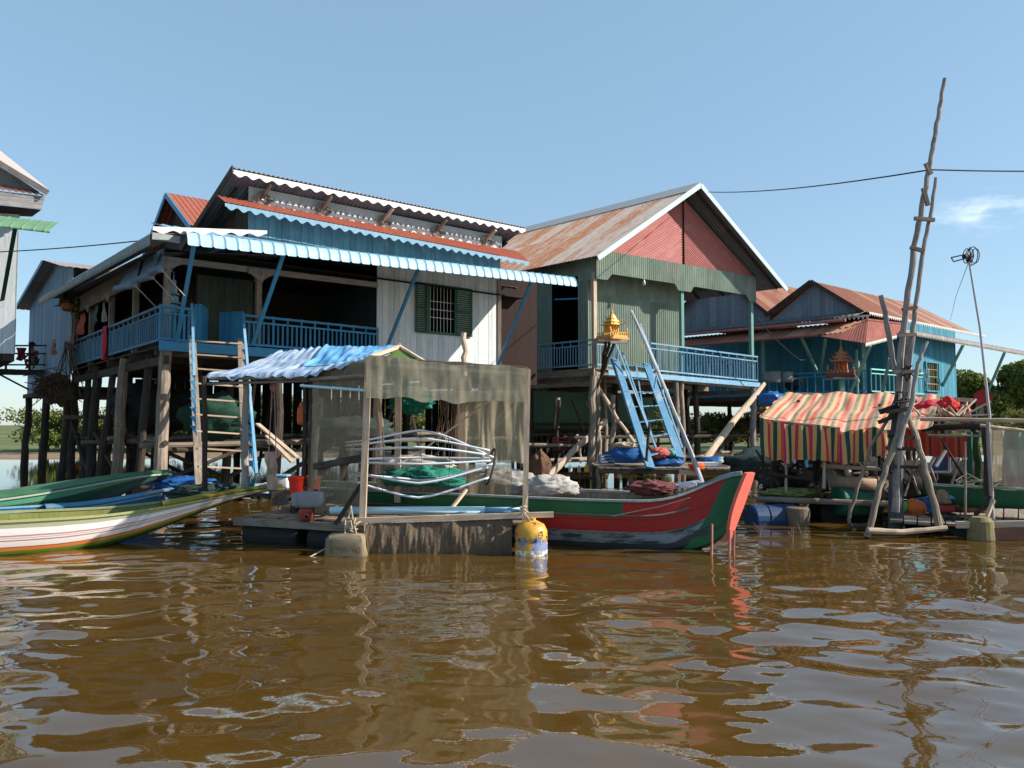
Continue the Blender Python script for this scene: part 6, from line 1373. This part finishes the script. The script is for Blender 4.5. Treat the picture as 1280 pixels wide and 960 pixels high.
# skeleton, metres from the feet; crouching and looking left
S = [(0, 0, .30), (0, 0, .45), (-.03, -.01, .62), (-.05, -.02, .70), (-.07, -.03, .80), (-.08, -.04, .90),
     (.10, 0, .62), (.16, -.10, .46), (.05, -.22, .40), (-.12, 0, .62), (-.20, -.10, .48), (-.12, -.24, .42),
     (.09, -.02, .28), (.14, -.26, .34), (.12, -.16, .06), (.12, -.27, .03), (-.09, -.02, .28), (-.14, -.26, .34), (-.12, -.16, .06), (-.12, -.27, .03)]
E_ = [(0, 1), (1, 2), (2, 3), (3, 4), (4, 5), (2, 6), (6, 7), (7, 8), (2, 9), (9, 10), (10, 11), (0, 12), (12, 13), (13, 14), (14, 15), (0, 16), (16, 17), (17, 18), (18, 19)]
Rd = [.11, .10, .10, .045, .085, .07, .05, .035, .025, .05, .035, .025, .075, .055, .035, .03, .075, .055, .035, .03]
skin_body('body', S, E_, Rd, skinm, ch)
skin_body('shirt', [(0, 0, .34), (0, 0, .46), (-.03, -.01, .62), (.10, 0, .62), (.14, -.06, .53), (-.12, 0, .62), (-.17, -.06, .54)], [(0, 1), (1, 2), (2, 3), (3, 4), (2, 5), (5, 6)], [.125, .12, .115, .065, .05, .065, .05], mat('brown_red_cloth', (.16, .04, .03), (.1, .03, .02)), ch)
skin_body('shorts', [(0, 0, .32), (.09, -.04, .29), (.12, -.16, .32), (-.09, -.04, .29), (-.12, -.16, .32)], [(0, 1), (1, 2), (0, 3), (3, 4)], [.12, .09, .075, .09, .075], clothg, ch)
one('hair', hairm, lambda m: m.blob(V((ch0.x-.07, ch0.y+.0, zw+.02+.90)), .10, .10, .10, .08, 2), ch, smooth=True)
for nm_, x, y, z, r, mt in (('eye', -.11, -.118, .865, .012, whitep), ('eye', -.055, -.12, .865, .012, whitep), ('nose', -.085, -.125, .84, .014, skinm), ('mouth', -.083, -.115, .81, .016, clothr), ('ear', -.165, -.03, .85, .018, skinm), ('ear', .0, -.03, .85, .018, skinm)):
    one(nm_, mt, lambda m: m.blob(V((ch0.x+x, ch0.y+y, zw+.02+z)), r, r*.7, r*(.5 if nm_ == 'mouth' else 1), 0, 1, 10, 6), ch)
hangcloth('hung_cloth', 'dark red cloth bunched over the walkway rail', PX(20, 440, 26.6), PX(33, 440, 26.7), PX(25, 434, 26.5).z, PX(25, 449, 26.5).z, mat('dark_red_cloth', (.22, .03, .03), (.15, .02, .03)), .2, 9)
# ------------------------------------------------------------------ right: striped awning raft
stp = [(0, (.02, .06, .05)), (.11, (.62, .34, .12)), (.24, (.55, .04, .05)), (.34, (.62, .34, .12)), (.47, (.02, .06, .05)), (.60, (.64, .33, .10)), (.70, (.62, .07, .04)), (.78, (.42, .02, .12)), (.84, (.62, .33, .12)), (.97, (.02, .07, .06))]
fad = [(0, (.15, .16, .10)), (.11, (.56, .27, .12)), (.24, (.48, .08, .06)), (.36, (.58, .34, .18)), (.47, (.17, .17, .12)), (.58, (.56, .25, .12)), (.68, (.50, .08, .05)), (.80, (.46, .16, .14)), (.86, (.57, .33, .18)), (.97, (.15, .16, .11))]
stripes = stripemat('striped_cloth', stp, 0, 1.75, dirt=(.3, .2, .12), dlo=.6, dhi=.95, rough=.8); stripef = stripemat('faded_striped_cloth', fad, 0, 1.75, dirt=(.46, .30, .22), dlo=.42, dhi=.85, rough=.8)
st = thing('striped_awning', 'large red yellow and green striped cloth awning over the floating raft', 'awning', PX(1050, 620, 14))
TL, TR, FL, FM, FR = PX(984, 490, 16.2), PX(1176, 493, 15.0), PX(950, 522, 13.6), PX(1050, 533, 13.2), PX(1165, 533, 12.9)
def topc(x, y):
    f = L(FL, FM, x/.46) if x < .46 else L(FM, FR, (x-.46)/.54); b = L(TL, TR, x)
    p = L(b, f, y); return p+Z*(.04*noise.noise(V((x*9, y*3, 2)))+.035*noise.noise(V((x*22, y*2, 5)))+.03*math.cos(y*9)*(1-abs(2*x-1))-.05*abs(math.sin(x*9.4)))
m = MB(); m.patch(topc, 110, 30, 3.5, 2.4, .006, .5); m.build('top_cloth', stripef, st, smooth=True)
def val(x, y):
    p = topc(min(x, .74), 1.0) if x <= .74 else topc(x, 1); d = L(.62, .50, x)*(1-.30*smooth(x, .45, .8))+.05*abs(math.sin(x*13))+.03*math.sin(x*9+1)+.02*noise.noise(V((x*40, 0, 3)))
    return p-Z*(d*y)+V((0, -.03-.06*math.sin(x*55)*y-.05*noise.noise(V((x*20, y, 6))), 0))
m = MB(); m.patch(lambda x, y: val(x*.74, y), 150, 10, 3.5*.74, .5, .006, .5); m.build('front_valance', stripes, st, smooth=True)
def sval(x, y):
    p = topc(0, x); return p-Z*(.5*y+.03*math.sin(x*15))+V((-.03-.03*math.sin(x*30), 0, 0))
m = MB(); m.patch(sval, 40, 6, 1.2, .5, .006, .5); m.build('side_valance', stripes, st, smooth=True)
for px0, py0, px1, py1, D, r in ((954, 600, 952, 522, 13.8, .03), (1030, 610, 1030, 535, 13.4, .03), (1044, 612, 1045, 540, 13.6, .025), (997, 600, 998, 500, 15.2, .04), (1100, 610, 1100, 505, 14.6, .04), (1170, 600, 1170, 500, 14.6, .04), (968, 615, 968, 520, 14.4, .09), (1020, 600, 1020, 520, 14.4, .06)):
    post(px0, py0, px1, py1, D, r, wood_pale if px0 in (1030, 1044) else wood_dark, st)
one('ridge_pole', wood, lambda m: m.pole(TL-Z*.05, TR-Z*.05, .035, .03, .004), st); one('front_pole', wood, lambda m: m.pole(FL-Z*.04, FM-Z*.04, .03, .03, .004), st)
ar = thing('floating_raft', 'dark plank raft with blue and black floats under the striped awning', 'raft', PX(1040, 650, 14))
one('deck', wood_dark, lambda m: m.deck(PX(948, 622, 13.6), PX(1115, 628, 13.2), PX(1115, 610, 16), PX(948, 606, 16.4), .2, .05, .02, .1), ar)
one('edge_beam', wood, lambda m: m.pole(PX(945, 624, 13.5), PX(1110, 630, 13.1), .05, .05, .004), ar)
def hdrum(label, p, ax, r, ln, mt, par=None, nm='float_drum', n=20):
    pr = [(0, 0), (r*.93, 0), (r, .03), (r*.97, ln*.32), (r*1.03, ln*.34), (r*.97, ln*.36), (r*.97, ln*.64), (r*1.03, ln*.66), (r*.97, ln*.68), (r, ln-.03), (r*.93, ln), (0, ln)]
    return one(nm, mt, lambda m: m.lathe(p, pr, n, V(ax)), par, label=label, cat=None if par else 'drum', smooth=False)
p = PX(938, 645, 13.2); hdrum('dark blue float drum beside the coral bow', V((p.x, p.y, .08)), (1, .15, 0), .25, .8, mat('navy_plastic', (.012, .04, .11), (.008, .03, .08), (.05, .06, .07), .5, .8, rough=.5), ar)
for px in (985, 1045, 1085): p = PX(px, 645, 13.6); hdrum('', V((p.x, p.y, .12)), (.15, 1, 0), .27, .9, rubber, ar)
p = PX(997, 655, 13.1); one('wicker_float', mat('wicker', (.22, .17, .12), (.12, .09, .06), scale=20, stretch=(1, 3, 1), bump=1), lambda m: m.lathe(V((p.x, p.y, -.1)), [(0, 0), (.17, 0), (.2, .25), (.2, .38), (.17, .4), (0, .4)], 18), ar)
for a in ((968, 600, 14.4, 1010, 570, 14.4), (1000, 575, 13.8, 1028, 622, 13.4), (1045, 585, 13.6, 1075, 615, 13.4), (960, 570, 13.9, 985, 590, 13.8), (1030, 575, 13.5, 1060, 600, 13.4)): one('brace', wood_dark, lambda m: m.pole(PX(*a[:3]), PX(*a[3:]), .03, .025, .01, 7, 5), ar)
one('rail', wood_pale, lambda m: m.pole(PX(1026, 582, 13.5), PX(1112, 587, 13.0), .04, .035, .004, 8, 6), ar)
one('rail', wood_dark, lambda m: m.pole(PX(960, 592, 13.8), PX(1015, 600, 13.6), .035), ar)
heap('green_scraps', 'heap of cut green weed on the raft under the striped awning', 'weeds', 995, 616, 13.9, .52, .3, .08, mat('cut_weed', (.22, .26, .08), (.12, .15, .05), scale=16, stretch=(1, 1, 1), bump=1), .5, 4)
p = PX(1046, 626, 13.5); hdrum('dark green plastic drum lying under the beige roll', p, (1, .1, 0), .27, .75, greenpl)
m = MB(); m.tube([PX(1044, 601, 13.5), PX(1095, 606, 13.3)], .11, 14); m.build('mat_roll', mat('beige_roll', (.38, .26, .17), (.28, .18, .12), stretch=(1, 12, 1)), label='beige rolled mat lying on the dark green drum', cat='mat roll', smooth=True)
heap('cloth_heap', 'beige cloth heaped left of the rolled mat', 'cloth', 1048, 594, 13.9, .18, .2, .28, sack, .35, 3)
# blue furniture pieces in the shade
def bluechairs(m):
    for i in range(9):
        p = PX(978+i*15, 588, 16.0); m.beam(p, p+Z*random.uniform(.3, .5), .08, .05); 
    for z in (.1, .3): p = PX(972, 588, 16.02); q = PX(1105, 588, 16.02); m.beam(p+Z*z, q+Z*z, .05, .05)
one('railing', bluel, bluechairs, None, label='low pale blue railing in the shade behind the striped awning', cat='railing')
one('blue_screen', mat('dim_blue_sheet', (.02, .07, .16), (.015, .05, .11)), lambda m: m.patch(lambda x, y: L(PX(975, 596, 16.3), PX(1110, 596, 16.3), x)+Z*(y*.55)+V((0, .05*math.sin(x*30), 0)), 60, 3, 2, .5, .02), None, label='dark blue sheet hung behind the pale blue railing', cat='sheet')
r4 = random.Random(9)
for i in range(26):   # tangle of props and lashed sticks under and behind the awning
    px = r4.uniform(950, 1112); D = r4.uniform(13.7, 16); top = r4.uniform(540, 590); one('brace', r4.choice([wood, wood_dark, wood_grey, wood_dark, wood_pale]), lambda m: m.pole(PX(px, r4.uniform(600, 622), D), PX(px+r4.uniform(-30, 30), top, D+r4.uniform(-.3, .3)), .026, .02, .015, 6, 5), ar)
for i in range(6): one('rail', r4.choice([wood, wood_dark, wood_grey]), lambda m: m.pole(PX(r4.uniform(948, 980), r4.uniform(570, 612), 14.8), PX(r4.uniform(1060, 1115), r4.uniform(570, 612), 14.5), .03, .025, .006, 6, 6), ar)
for i, (px, py, D, rx, rz, mt_, lb_, ct_) in enumerate(((975, 602, 14.8, .35, .22, netdk, 'black net heap in the shade at the left of the striped awning raft', 'fishing net'), (1012, 604, 15.2, .4, .2, netbr, 'brown net heap behind the green weed under the striped awning', 'fishing net'), (1070, 590, 15.2, .5, .3, black, 'black sack pile in the deepest shade under the awning', 'sack'), (1098, 612, 13.5, .22, .18, netbr, 'brown rag ball by the foot of the tripod mast', 'rag'))):
    heap('net_heap', lb_, ct_, px, py, D, rx, .3, rz, mt_, .4, 3)
# ------------------------------------------------------------------ pole tower
tw_ = thing('pole_tower', 'tall makeshift mast of lashed grey poles with short rungs and tripod legs', 'mast', PX(1130, 668, 12.1))
def multi(name, mt, pts, r0, r1, par, D=12.1, **k):
    P_ = [PX(a[0], a[1], a[2] if len(a) > 2 else D) for a in pts]; q = []
    for i in range(len(P_)-1):
        for j in range(4): t = j/4; q.append(L(P_[i], P_[i+1], t)+V((random.uniform(-.012, .012), random.uniform(-.012, .012), 0)))
    q.append(P_[-1]); return one(name, mt, lambda m: m.tube(q, [L(r0, r1, i/(len(q)-1))*random.uniform(.93, 1.07) for i in range(len(q))], 9, jit=.05), par, **k)
multi('mast_pole', wood_grey, [(1122, 500), (1127, 440), (1134, 381), (1143, 310), (1150, 271), (1159, 222), (1166, 185), (1170, 161), (1174, 135), (1181, 98)], .055, .028, tw_)
multi('mast_pole', wood_grey, [(1134, 500), (1140, 420), (1145, 381), (1154, 310), (1163, 271), (1170, 222)], .045, .025, tw_, 12.0)
multi('post', mat('charcoal_post', (.10, .11, .13), (.06, .065, .08), (.2, .2, .2), .55, .8), [(1120, 668), (1120, 560), (1128, 470), (1133, 420)], .115, .085, tw_, 12.3)
multi('post', wood_grey, [(1119, 640), (1121, 560), (1130, 500)], .06, .05, tw_, 11.95)
multi('leaning_pole', wood_grey, [(1118, 462), (1109, 410), (1101, 369)], .045, .035, tw_, 12.2)
multi('leaning_pole', wood_grey, [(1123, 560), (1140, 500), (1147, 455), (1159, 427)], .04, .025, tw_, 11.8)
multi('tripod_leg', wood, [(1084, 672, 11.6), (1097, 620, 11.7), (1108, 582, 11.8), (1130, 520, 11.9), (1136, 500)], .05, .04, tw_)
multi('tripod_leg', wood, [(1176, 664, 11.7), (1160, 600, 11.8), (1147, 550, 11.9), (1133, 515)], .055, .04, tw_)
multi('tripod_leg', wood, [(1180, 664, 11.8), (1160, 610, 11.9), (1148, 580, 11.9)], .035, .03, tw_)
multi('tripod_leg', wood, [(1073, 672, 12.4), (1060, 650, 12.5), (1075, 600, 12.5), (1088, 560, 12.4), (1115, 515, 12.2)], .03, .025, tw_)
multi('base_bar', wood_pale, [(1084, 663, 11.55), (1130, 665, 11.6), (1183, 660, 11.65)], .045, .04, tw_)
multi('base_bar', wood_dark, [(1062, 657, 12.2), (1092, 658, 12.2)], .04, .04, tw_)
for i, (x0, y0, x1, y1) in enumerate(((1157, 204, 1164, 218), (1154, 235, 1160, 257), (1143, 273, 1168, 275), (1138, 309, 1155, 314), (1128, 387, 1146, 384), (1122, 419, 1145, 418), (1116, 465, 1150, 464), (1109, 515, 1138, 510), (1108, 560, 1152, 562), (1110, 545, 1150, 548), (1100, 582, 1158, 585))):
    one('rung', wood if i < 7 else wood_dark, lambda m: m.beam(PX(x0, y0, 11.92), PX(x1, y1, 11.92), .05, .055), tw_)
for (px, py) in ((1125, 505), (1133, 465), (1110, 585)): 
    m = MB(); ropeknot(m, PX(px, py, 11.95), .07, 14); m.build('lashing', rubber, tw_)
m = MB(); m.beam(PX(1100, 515, 12.2), PX(1144, 500, 12.1), .12, .08); m.beam(PX(1098, 528, 12.2), PX(1140, 512, 12.1), .07, .06); m.build('head_block', wood_dark, tw_)
# cables
def cable(label, pts, sag=.15, r=.013):
    q = []
    for i in range(len(pts)-1):
        for k in range(12): t = k/12; q.append(L(pts[i], pts[i+1], t)-Z*sag*4*t*(1-t))
    q.append(pts[-1]); m = MB(); m.tube(q, r, 5); m.build('power_cable', wire, label=label, cat='cable', group='overhead cables')
cable('thin cable from the pink gable top to the tall mast', [PX(885, 240, 25.8), PX(1158, 213, 12.1)], .12); cable('thin cable from the tall mast to the right picture edge', [PX(1160, 212, 12.1), PX(1300, 214, 13)], .01)
cable('thin cable from the left house to the veranda eave', [PX(-30, 316, 18), PX(193, 299, 14.8)], .04); cable('drooping cord under the blue house eave', [PX(948, 400, 27), PX(1000, 450, 28), PX(1020, 440, 29)], .1, .018)
# antenna
an = thing('antenna', 'television antenna with a looped reflector on a thin leaning pole', 'antenna', PX(1236, 560, 13.5))
one('pole', mat('galvanised_pole', (.42, .42, .44), (.34, .34, .36), rough=.4), lambda m: m.tube([PX(1240, 590, 13.4), PX(1237, 520, 13.4), PX(1225, 410, 13.4), PX(1211, 324, 13.4)], [.028, .024, .02, .018], 8), an)
one('boom', wire, lambda m: (m.tube([PX(1189, 322, 13.3), PX(1192, 327, 13.3), PX(1207, 323, 13.3), PX(1207, 318, 13.3), PX(1189, 322, 13.3)], .012, 5), m.tube([PX(1205, 321, 13.3), PX(1215, 320, 13.5)], .04, 6)), an)
m = MB()
for k in range(4): m.tube([PX(1212, 320, 13.45)+V((.05*k-.05, math.cos(a)*.12*(1+.3*(k == 2)), math.sin(a)*.13*(1+.25*(k == 2)))) for a in [i*.45 for i in range(15)]], .008, 5)
m.tube([PX(1212, 309, 13.4), PX(1214, 331, 13.4)], .01, 5); m.build('loops', wire, an)
one('clamp', wire, lambda m: m.lathe(PX(1211, 327, 13.4), [(0, 0), (.035, 0), (.035, .1), (0, .1)], 8), an)
one('guy_wire', wire, lambda m: m.tube([PX(1210, 330, 13.4), PX(1195, 370, 22), PX(1188, 400, 31)], .006, 4), an)
# ------------------------------------------------------------------ right hand raft with net shelter
rr_ = thing('floating_raft', 'pale edged raft carrying a green boat and net shelter at the right', 'raft', PX(1220, 670, 12.5))
one('deck', wood, lambda m: m.deck(PX(1112, 650, 12.0), PX(1310, 662, 11.4), PX(1310, 632, 14.6), PX(1112, 628, 15), .2, .04, .02, .05), rr_)
one('edge_beam', wood_pale, lambda m: m.beam(PX(1195, 656, 11.55), PX(1300, 655, 11.3), .06, .1), rr_)
one('hull_board', mat('rust_board', (.22, .10, .07), (.14, .07, .05), (.3, .18, .12), .5, .8), lambda m: m.beam(PX(1240, 669, 11.4), PX(1310, 667, 11.3), .05, .22), rr_)
p = PX(1227, 690, 11.5); one('yellow_float', mat('yellowed_foam', (.20, .16, .07), (.12, .10, .05), stretch=(1, 1, 1), scale=9), lambda m: m.lathe(V((p.x, p.y, -.1)), [(0, 0), (.17, 0), (.19, .1), (.17, .36), (.12, .42), (0, .43)], 18), rr_)
for px in (1205, 1190): p = PX(px, 668, 12.1); hdrum('', V((p.x, p.y, .05)), (.2, 1, 0), .2, .8, rubber, rr_)
p = PX(1237, 662, 11.45); one('tyre', rubber, lambda m: m.tube([V((p.x, p.y, .16))+V((.12*math.cos(a), .02, .12*math.sin(a))) for a in [i*.42 for i in range(16)]], .05, 8), rr_)
nsr = thing('net_shelter', 'flat frame of long poles hung with brown netting on the right raft', 'shelter', PX(1210, 640, 12.4))
for a in (((1150, 524, 13.0), (1300, 526, 12.2), .035, wood_pale), ((1152, 535, 13.4), (1240, 532, 12.3), .06, wood_dark), ((1225, 532, 12.2), (1300, 541, 12.0), .03, wood_pale), ((1160, 544, 13.0), (1235, 545, 12.4), .02, wood_grey)):
    one('roof_pole', a[3], lambda m: m.pole(PX(*a[0]), PX(*a[1]), a[2], a[2]*.9, .003, 8, 7), nsr)
for px0, py0, px1, py1, D, r, mt in ((1241, 655, 1235, 528, 12.0, .035, wood_grey), (1237, 620, 1232, 535, 12.15, .07, wood_dark), (1207, 680, 1206, 552, 12.1, .02, wood), (1213, 640, 1212, 540, 13.5, .05, greenpl), (1222, 630, 1222, 540, 13.3, .06, mat('mossy_post', (.05, .09, .03), (.03, .05, .02)))): post(px0, py0, px1, py1, D, r, mt, nsr)
for a in ((1212, 655, 12.1, 1238, 620, 12.0, wood_dark), (1230, 655, 11.8, 1242, 625, 11.9, wood_pale), (1170, 583, 13, 1182, 563, 13, whitep)): one('brace', a[6], lambda m: m.beam(PX(*a[:3]), PX(*a[3:6]), .05, .04), nsr)
a, b = PX(1236, 560, 12.0), PX(1310, 560, 11.8)
m = MB(); m.patch(hang(a, b, (1.62, 1.60), (.72, .75), .12, 31), 70, 22, .9, 1.0, .003, .5); m.build('front_net', nets, nsr, smooth=True)
m = MB(); m.patch(hang(PX(1237, 560, 12.1), PX(1262, 560, 14), (1.6, 1.6), (.8, .7), .15, 33), 50, 20, 2, 1.0, .003, .5); m.build('side_net', nets, nsr, smooth=True)
bn = MB(); bn.patch(lambda x, y: L(PX(1253, 560, 12.3), PX(1320, 560, 12.2), x)+Z*L(-.62, .28, y)+V((0, .03*math.sin(x*20+y*6), 0)), 30, 20, 1, 1, .006, .5)
bnm, nt, b_, uv, rn, vec = base('banner_print'); sx = _n(nt, 'ShaderNodeSeparateXYZ'); nt.links.new(uv, sx.inputs[0]); nz_ = _noise(nt, uv, 4, 4, .6)
tt = _math(nt, 'ADD', sx.outputs[1], _math(nt, 'MULTIPLY', _math(nt, 'SUBTRACT', nz_, .5), .25)); col = _mix(nt, _ramp(nt, tt, .62, .70), (.60, .60, .62), (.26, .42, .38)); col = _mix(nt, _ramp(nt, tt, .25, .15), col, (.5, .34, .34)); finish(nt, b_, col, .6, nz_, .1)
bn.build('printed_banner', bnm, label='faded white and green printed banner sheet behind the right hand net', cat='banner', smooth=True)
# green boat on that raft
g2 = boat('wooden_boat', 'small green boat with a bright blue rubbing strip at the right edge', (8.9, 12.3), (6.9, 12.9), .7, lambda t: .62+.06*t, lambda t: .33+.2*smooth(t, .7, 1), lambda t: 1-.85*smooth(t, .6, 1)**1.5, mat('deep_green_paint', (.03, .13, .07), (.02, .09, .05), (.06, .12, .07), .6, .8), greend, mat('grey_green_rail', (.3, .34, .28), (.2, .24, .2)), (.4,), None)
one('rubbing_strip', tarpc, lambda m: m.beam(g2[1](.02, -.55)+V((0, -.02, 0)), g2[1](.85, -.55)+V((0, -.02, 0)), .03, .05), g2[0])
# red cushions, screens, engine and clutter
rc = stripemat('red_orange_cloth', [(0, (.55, .04, .03)), (.4, (.62, .14, .04)), (.6, (.28, .02, .03)), (.8, (.6, .08, .04))], 0, 3, dirt=(.2, .04, .03), dlo=.5, dhi=.8)
m = MB(); m.patch(hang(PX(1150, 550, 14.0), PX(1215, 550, 13.6), (1.55, 1.5), (1.12, 1.1), .1, 41), 50, 10, 1.2, .4, .008, .5); m.build('hung_cloth', rc, label='red and orange cloths hung under the right shelter poles', cat='cloth', smooth=True)
m = MB(); m.patch(hang(PX(1108, 540, 14.2), PX(1150, 545, 14.1), (1.75, 1.7), (1.2, 1.25), .1, 43), 40, 10, 1.0, .4, .008, .5); m.build('hung_cloth', rc, label='dull red cloth in the shade just behind the mast', cat='cloth', smooth=True)
for k, (px, py, D, sx_, sy_, sz_) in enumerate(((1165, 512, 14.3, .5, .2, .2), (1185, 510, 14.2, .28, .2, .22), (1207, 517, 14.0, .13, .1, .22))): heap('cushion', ['red cushion stuffed on the shelter roof by the awning end', 'dark red cloth bundle on the shelter roof, second from the awning', 'red and white bundle on the shelter roof beside the antenna pole'][k], 'cushion', px, py, D, sx_*.6, sy_, sz_*.8, (clothr, mat('bright_red_cloth', (.6, .03, .03), (.4, .02, .02)), clothp)[k], .35, 2.5)
m = MB()
for i in range(16): a = PX(1150+random.uniform(0, 55), 520, 13.6); m.pole(a, a+V((random.uniform(-.35, .5), random.uniform(-.2, .2), random.uniform(.0, .3))), .02, .016, .03, 6, 4)
m.build('stick_heap', wood_pale, label='heap of pale sticks lying on top of the right shelter', cat='sticks')
fan = thing('round_basket', 'round red dish propped behind the antenna pole', 'dish', PX(1228, 515, 14.5))
one('disc', mat('dull_red_dish', (.34, .03, .03), (.26, .03, .03)), lambda m: m.lathe(PX(1228, 498, 14.5), [(0, 0), (.15, .015), (.165, .04), (.15, .025), (0, .015)], 26, V((-.2, -1, .1))), fan); one('support', wood, lambda m: m.beam(PX(1228, 520, 14.6), PX(1228, 500, 14.55), .05, .05), fan)
wfm = thing('window_frame_panel', 'white framed blue panel leaning under the right shelter', 'panel', PX(1180, 592, 14.2))
one('frame', whitep, lambda m: [m.beam(PX(*a), PX(*b), .03, .07, up=V((0, 1, 0))) for a, b in (((1160, 590, 14.2), (1187, 590, 14.1)), ((1155, 564, 14.2), (1188, 563, 14.1)), ((1187, 590, 14.1), (1188, 563, 14.1)), ((1158, 590, 14.2), (1172, 564, 14.2)))], wfm)
one('pane', bluepl, lambda m: m.patch(lambda x, y: L(L(PX(1162, 589, 14.25), PX(1186, 589, 14.15), x), L(PX(1173, 565, 14.25), PX(1187, 565, 14.15), x), y), 2, 2, 1, 1, .02), wfm)
one('pale_slat', bluel, lambda m: m.beam(PX(1193, 583, 14), PX(1193, 563, 14), .05, .1), None, label='single pale blue upright slat right of the white framed panel', cat='slat')
eg = thing('boat_engine', 'upright beige and red motor on the right hand raft deck', 'engine', PX(1180, 650, 12.8))
one('fuel_tank', mat('beige_metal', (.42, .30, .2), (.3, .2, .14)), lambda m: m.lathe(PX(1180, 629, 12.8), [(0, 0), (.11, 0), (.13, .03), (.13, .2), (.1, .25), (0, .26)], 16), eg, smooth=True)
one('engine_block', mat('worn_red_metal', (.42, .05, .04), (.25, .04, .03)), lambda m: (rbox(m, PX(1181, 640, 12.8), .28, .2, .12), m.lathe(PX(1181, 652, 12.8), [(0, 0), (.08, 0), (.1, .15), (0, .16)], 12)), eg, smooth=True)
one('arm', wood, lambda m: m.beam(PX(1165, 613, 12.8), PX(1175, 616, 12.8), .05, .05), eg)
heap('red_jug', 'red orange jug on the raft right behind the tripod legs', 'jug', 1143, 637, 13.0, .2, .15, .17, orangepl, .15, 2); heap('green_ball', 'small bright green float left of the red orange jug', 'float', 1128, 633, 12.9, .08, .08, .1, mat('lime_plastic', (.12, .32, .05), (.08, .24, .04)), .05, 2)
heap('dark_sack', 'dark sack behind the tripod on the right raft', 'sack', 1158, 640, 13.6, .4, .3, .25, bluepl, .3, 2); heap('fishing_net', 'dark net heap between the engine and the green boat', 'fishing net', 1205, 630, 13.6, .45, .3, .3, netbr, .4, 3); heap('fishing_net', 'black net pile low at the raft edge right of the tripod', 'fishing net', 1202, 664, 12.0, .35, .25, .16, netdk, .4, 3)
m = MB()
for i in range(26):
    a = PX(1200+random.uniform(-15, 40), 612+random.uniform(-12, 18), 12.9); m.tube([a, a+V((.25, random.uniform(-.1, .1), random.uniform(-.08, .12))), a+V((random.uniform(.3, .8), 0, random.uniform(-.1, .1)))], .009, 4, cap=False)
m.build('cane_bundle', rope, label='tangle of pale canes in front of the small green boat', cat='canes')
for i in range(16):
    px = r4.uniform(1112, 1235); D = r4.uniform(13.0, 15); one('brace', r4.choice([wood, wood_dark, wood_grey, wood_pale]), lambda m: m.pole(PX(px, r4.uniform(600, 640), D), PX(px+r4.uniform(-35, 35), r4.uniform(545, 590), D+r4.uniform(-.3, .3)), .024, .018, .015, 6, 5), nsr)
# back clutter under house C
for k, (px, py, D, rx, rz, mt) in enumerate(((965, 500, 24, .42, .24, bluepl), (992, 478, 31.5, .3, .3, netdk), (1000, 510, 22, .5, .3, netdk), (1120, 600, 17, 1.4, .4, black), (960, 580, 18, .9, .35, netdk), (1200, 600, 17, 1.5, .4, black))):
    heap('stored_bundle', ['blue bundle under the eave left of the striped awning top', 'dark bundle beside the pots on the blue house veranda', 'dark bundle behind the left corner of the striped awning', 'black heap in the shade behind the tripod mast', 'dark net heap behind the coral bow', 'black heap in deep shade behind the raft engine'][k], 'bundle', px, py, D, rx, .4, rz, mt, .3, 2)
one('cooking_pot', greypl, lambda m: m.lathe(PX(966, 478, 31), [(0, 0), (.27, 0), (.32, .1), (.31, .42), (.35, .44), (0, .46)], 18), None, label='grey cooking pot on the blue house veranda, left one', cat='pot', group='pots on the veranda'); one('cooking_pot', greypl, lambda m: m.lathe(PX(983, 478, 31.2), [(0, 0), (.24, 0), (.27, .1), (.27, .4), (.29, .43), (0, .44)], 18), None, label='grey cooking pot on the blue house veranda, right one', cat='pot', group='pots on the veranda')
# weed sprigs in the shallows at the right
for i, (px, py) in enumerate(((949, 665), (991, 672), (1003, 668), (1230, 705), (1262, 700), (1040, 690))):
    m = MB(); b0 = PZ(px, py+4, 0)
    for k in range(5): m.tube([b0-Z*.05, b0+V((random.uniform(-.04, .04), 0, .08)), b0+V((random.uniform(-.12, .12), 0, random.uniform(.1, .22)))], [.005, .004, .002], 4)
    m.build('weed_sprig', wood, label='thin dry weed sprig sticking out of the brown water at right', cat='weed', group='weed sprigs in the water at right')
bpy.context.view_layer.update()
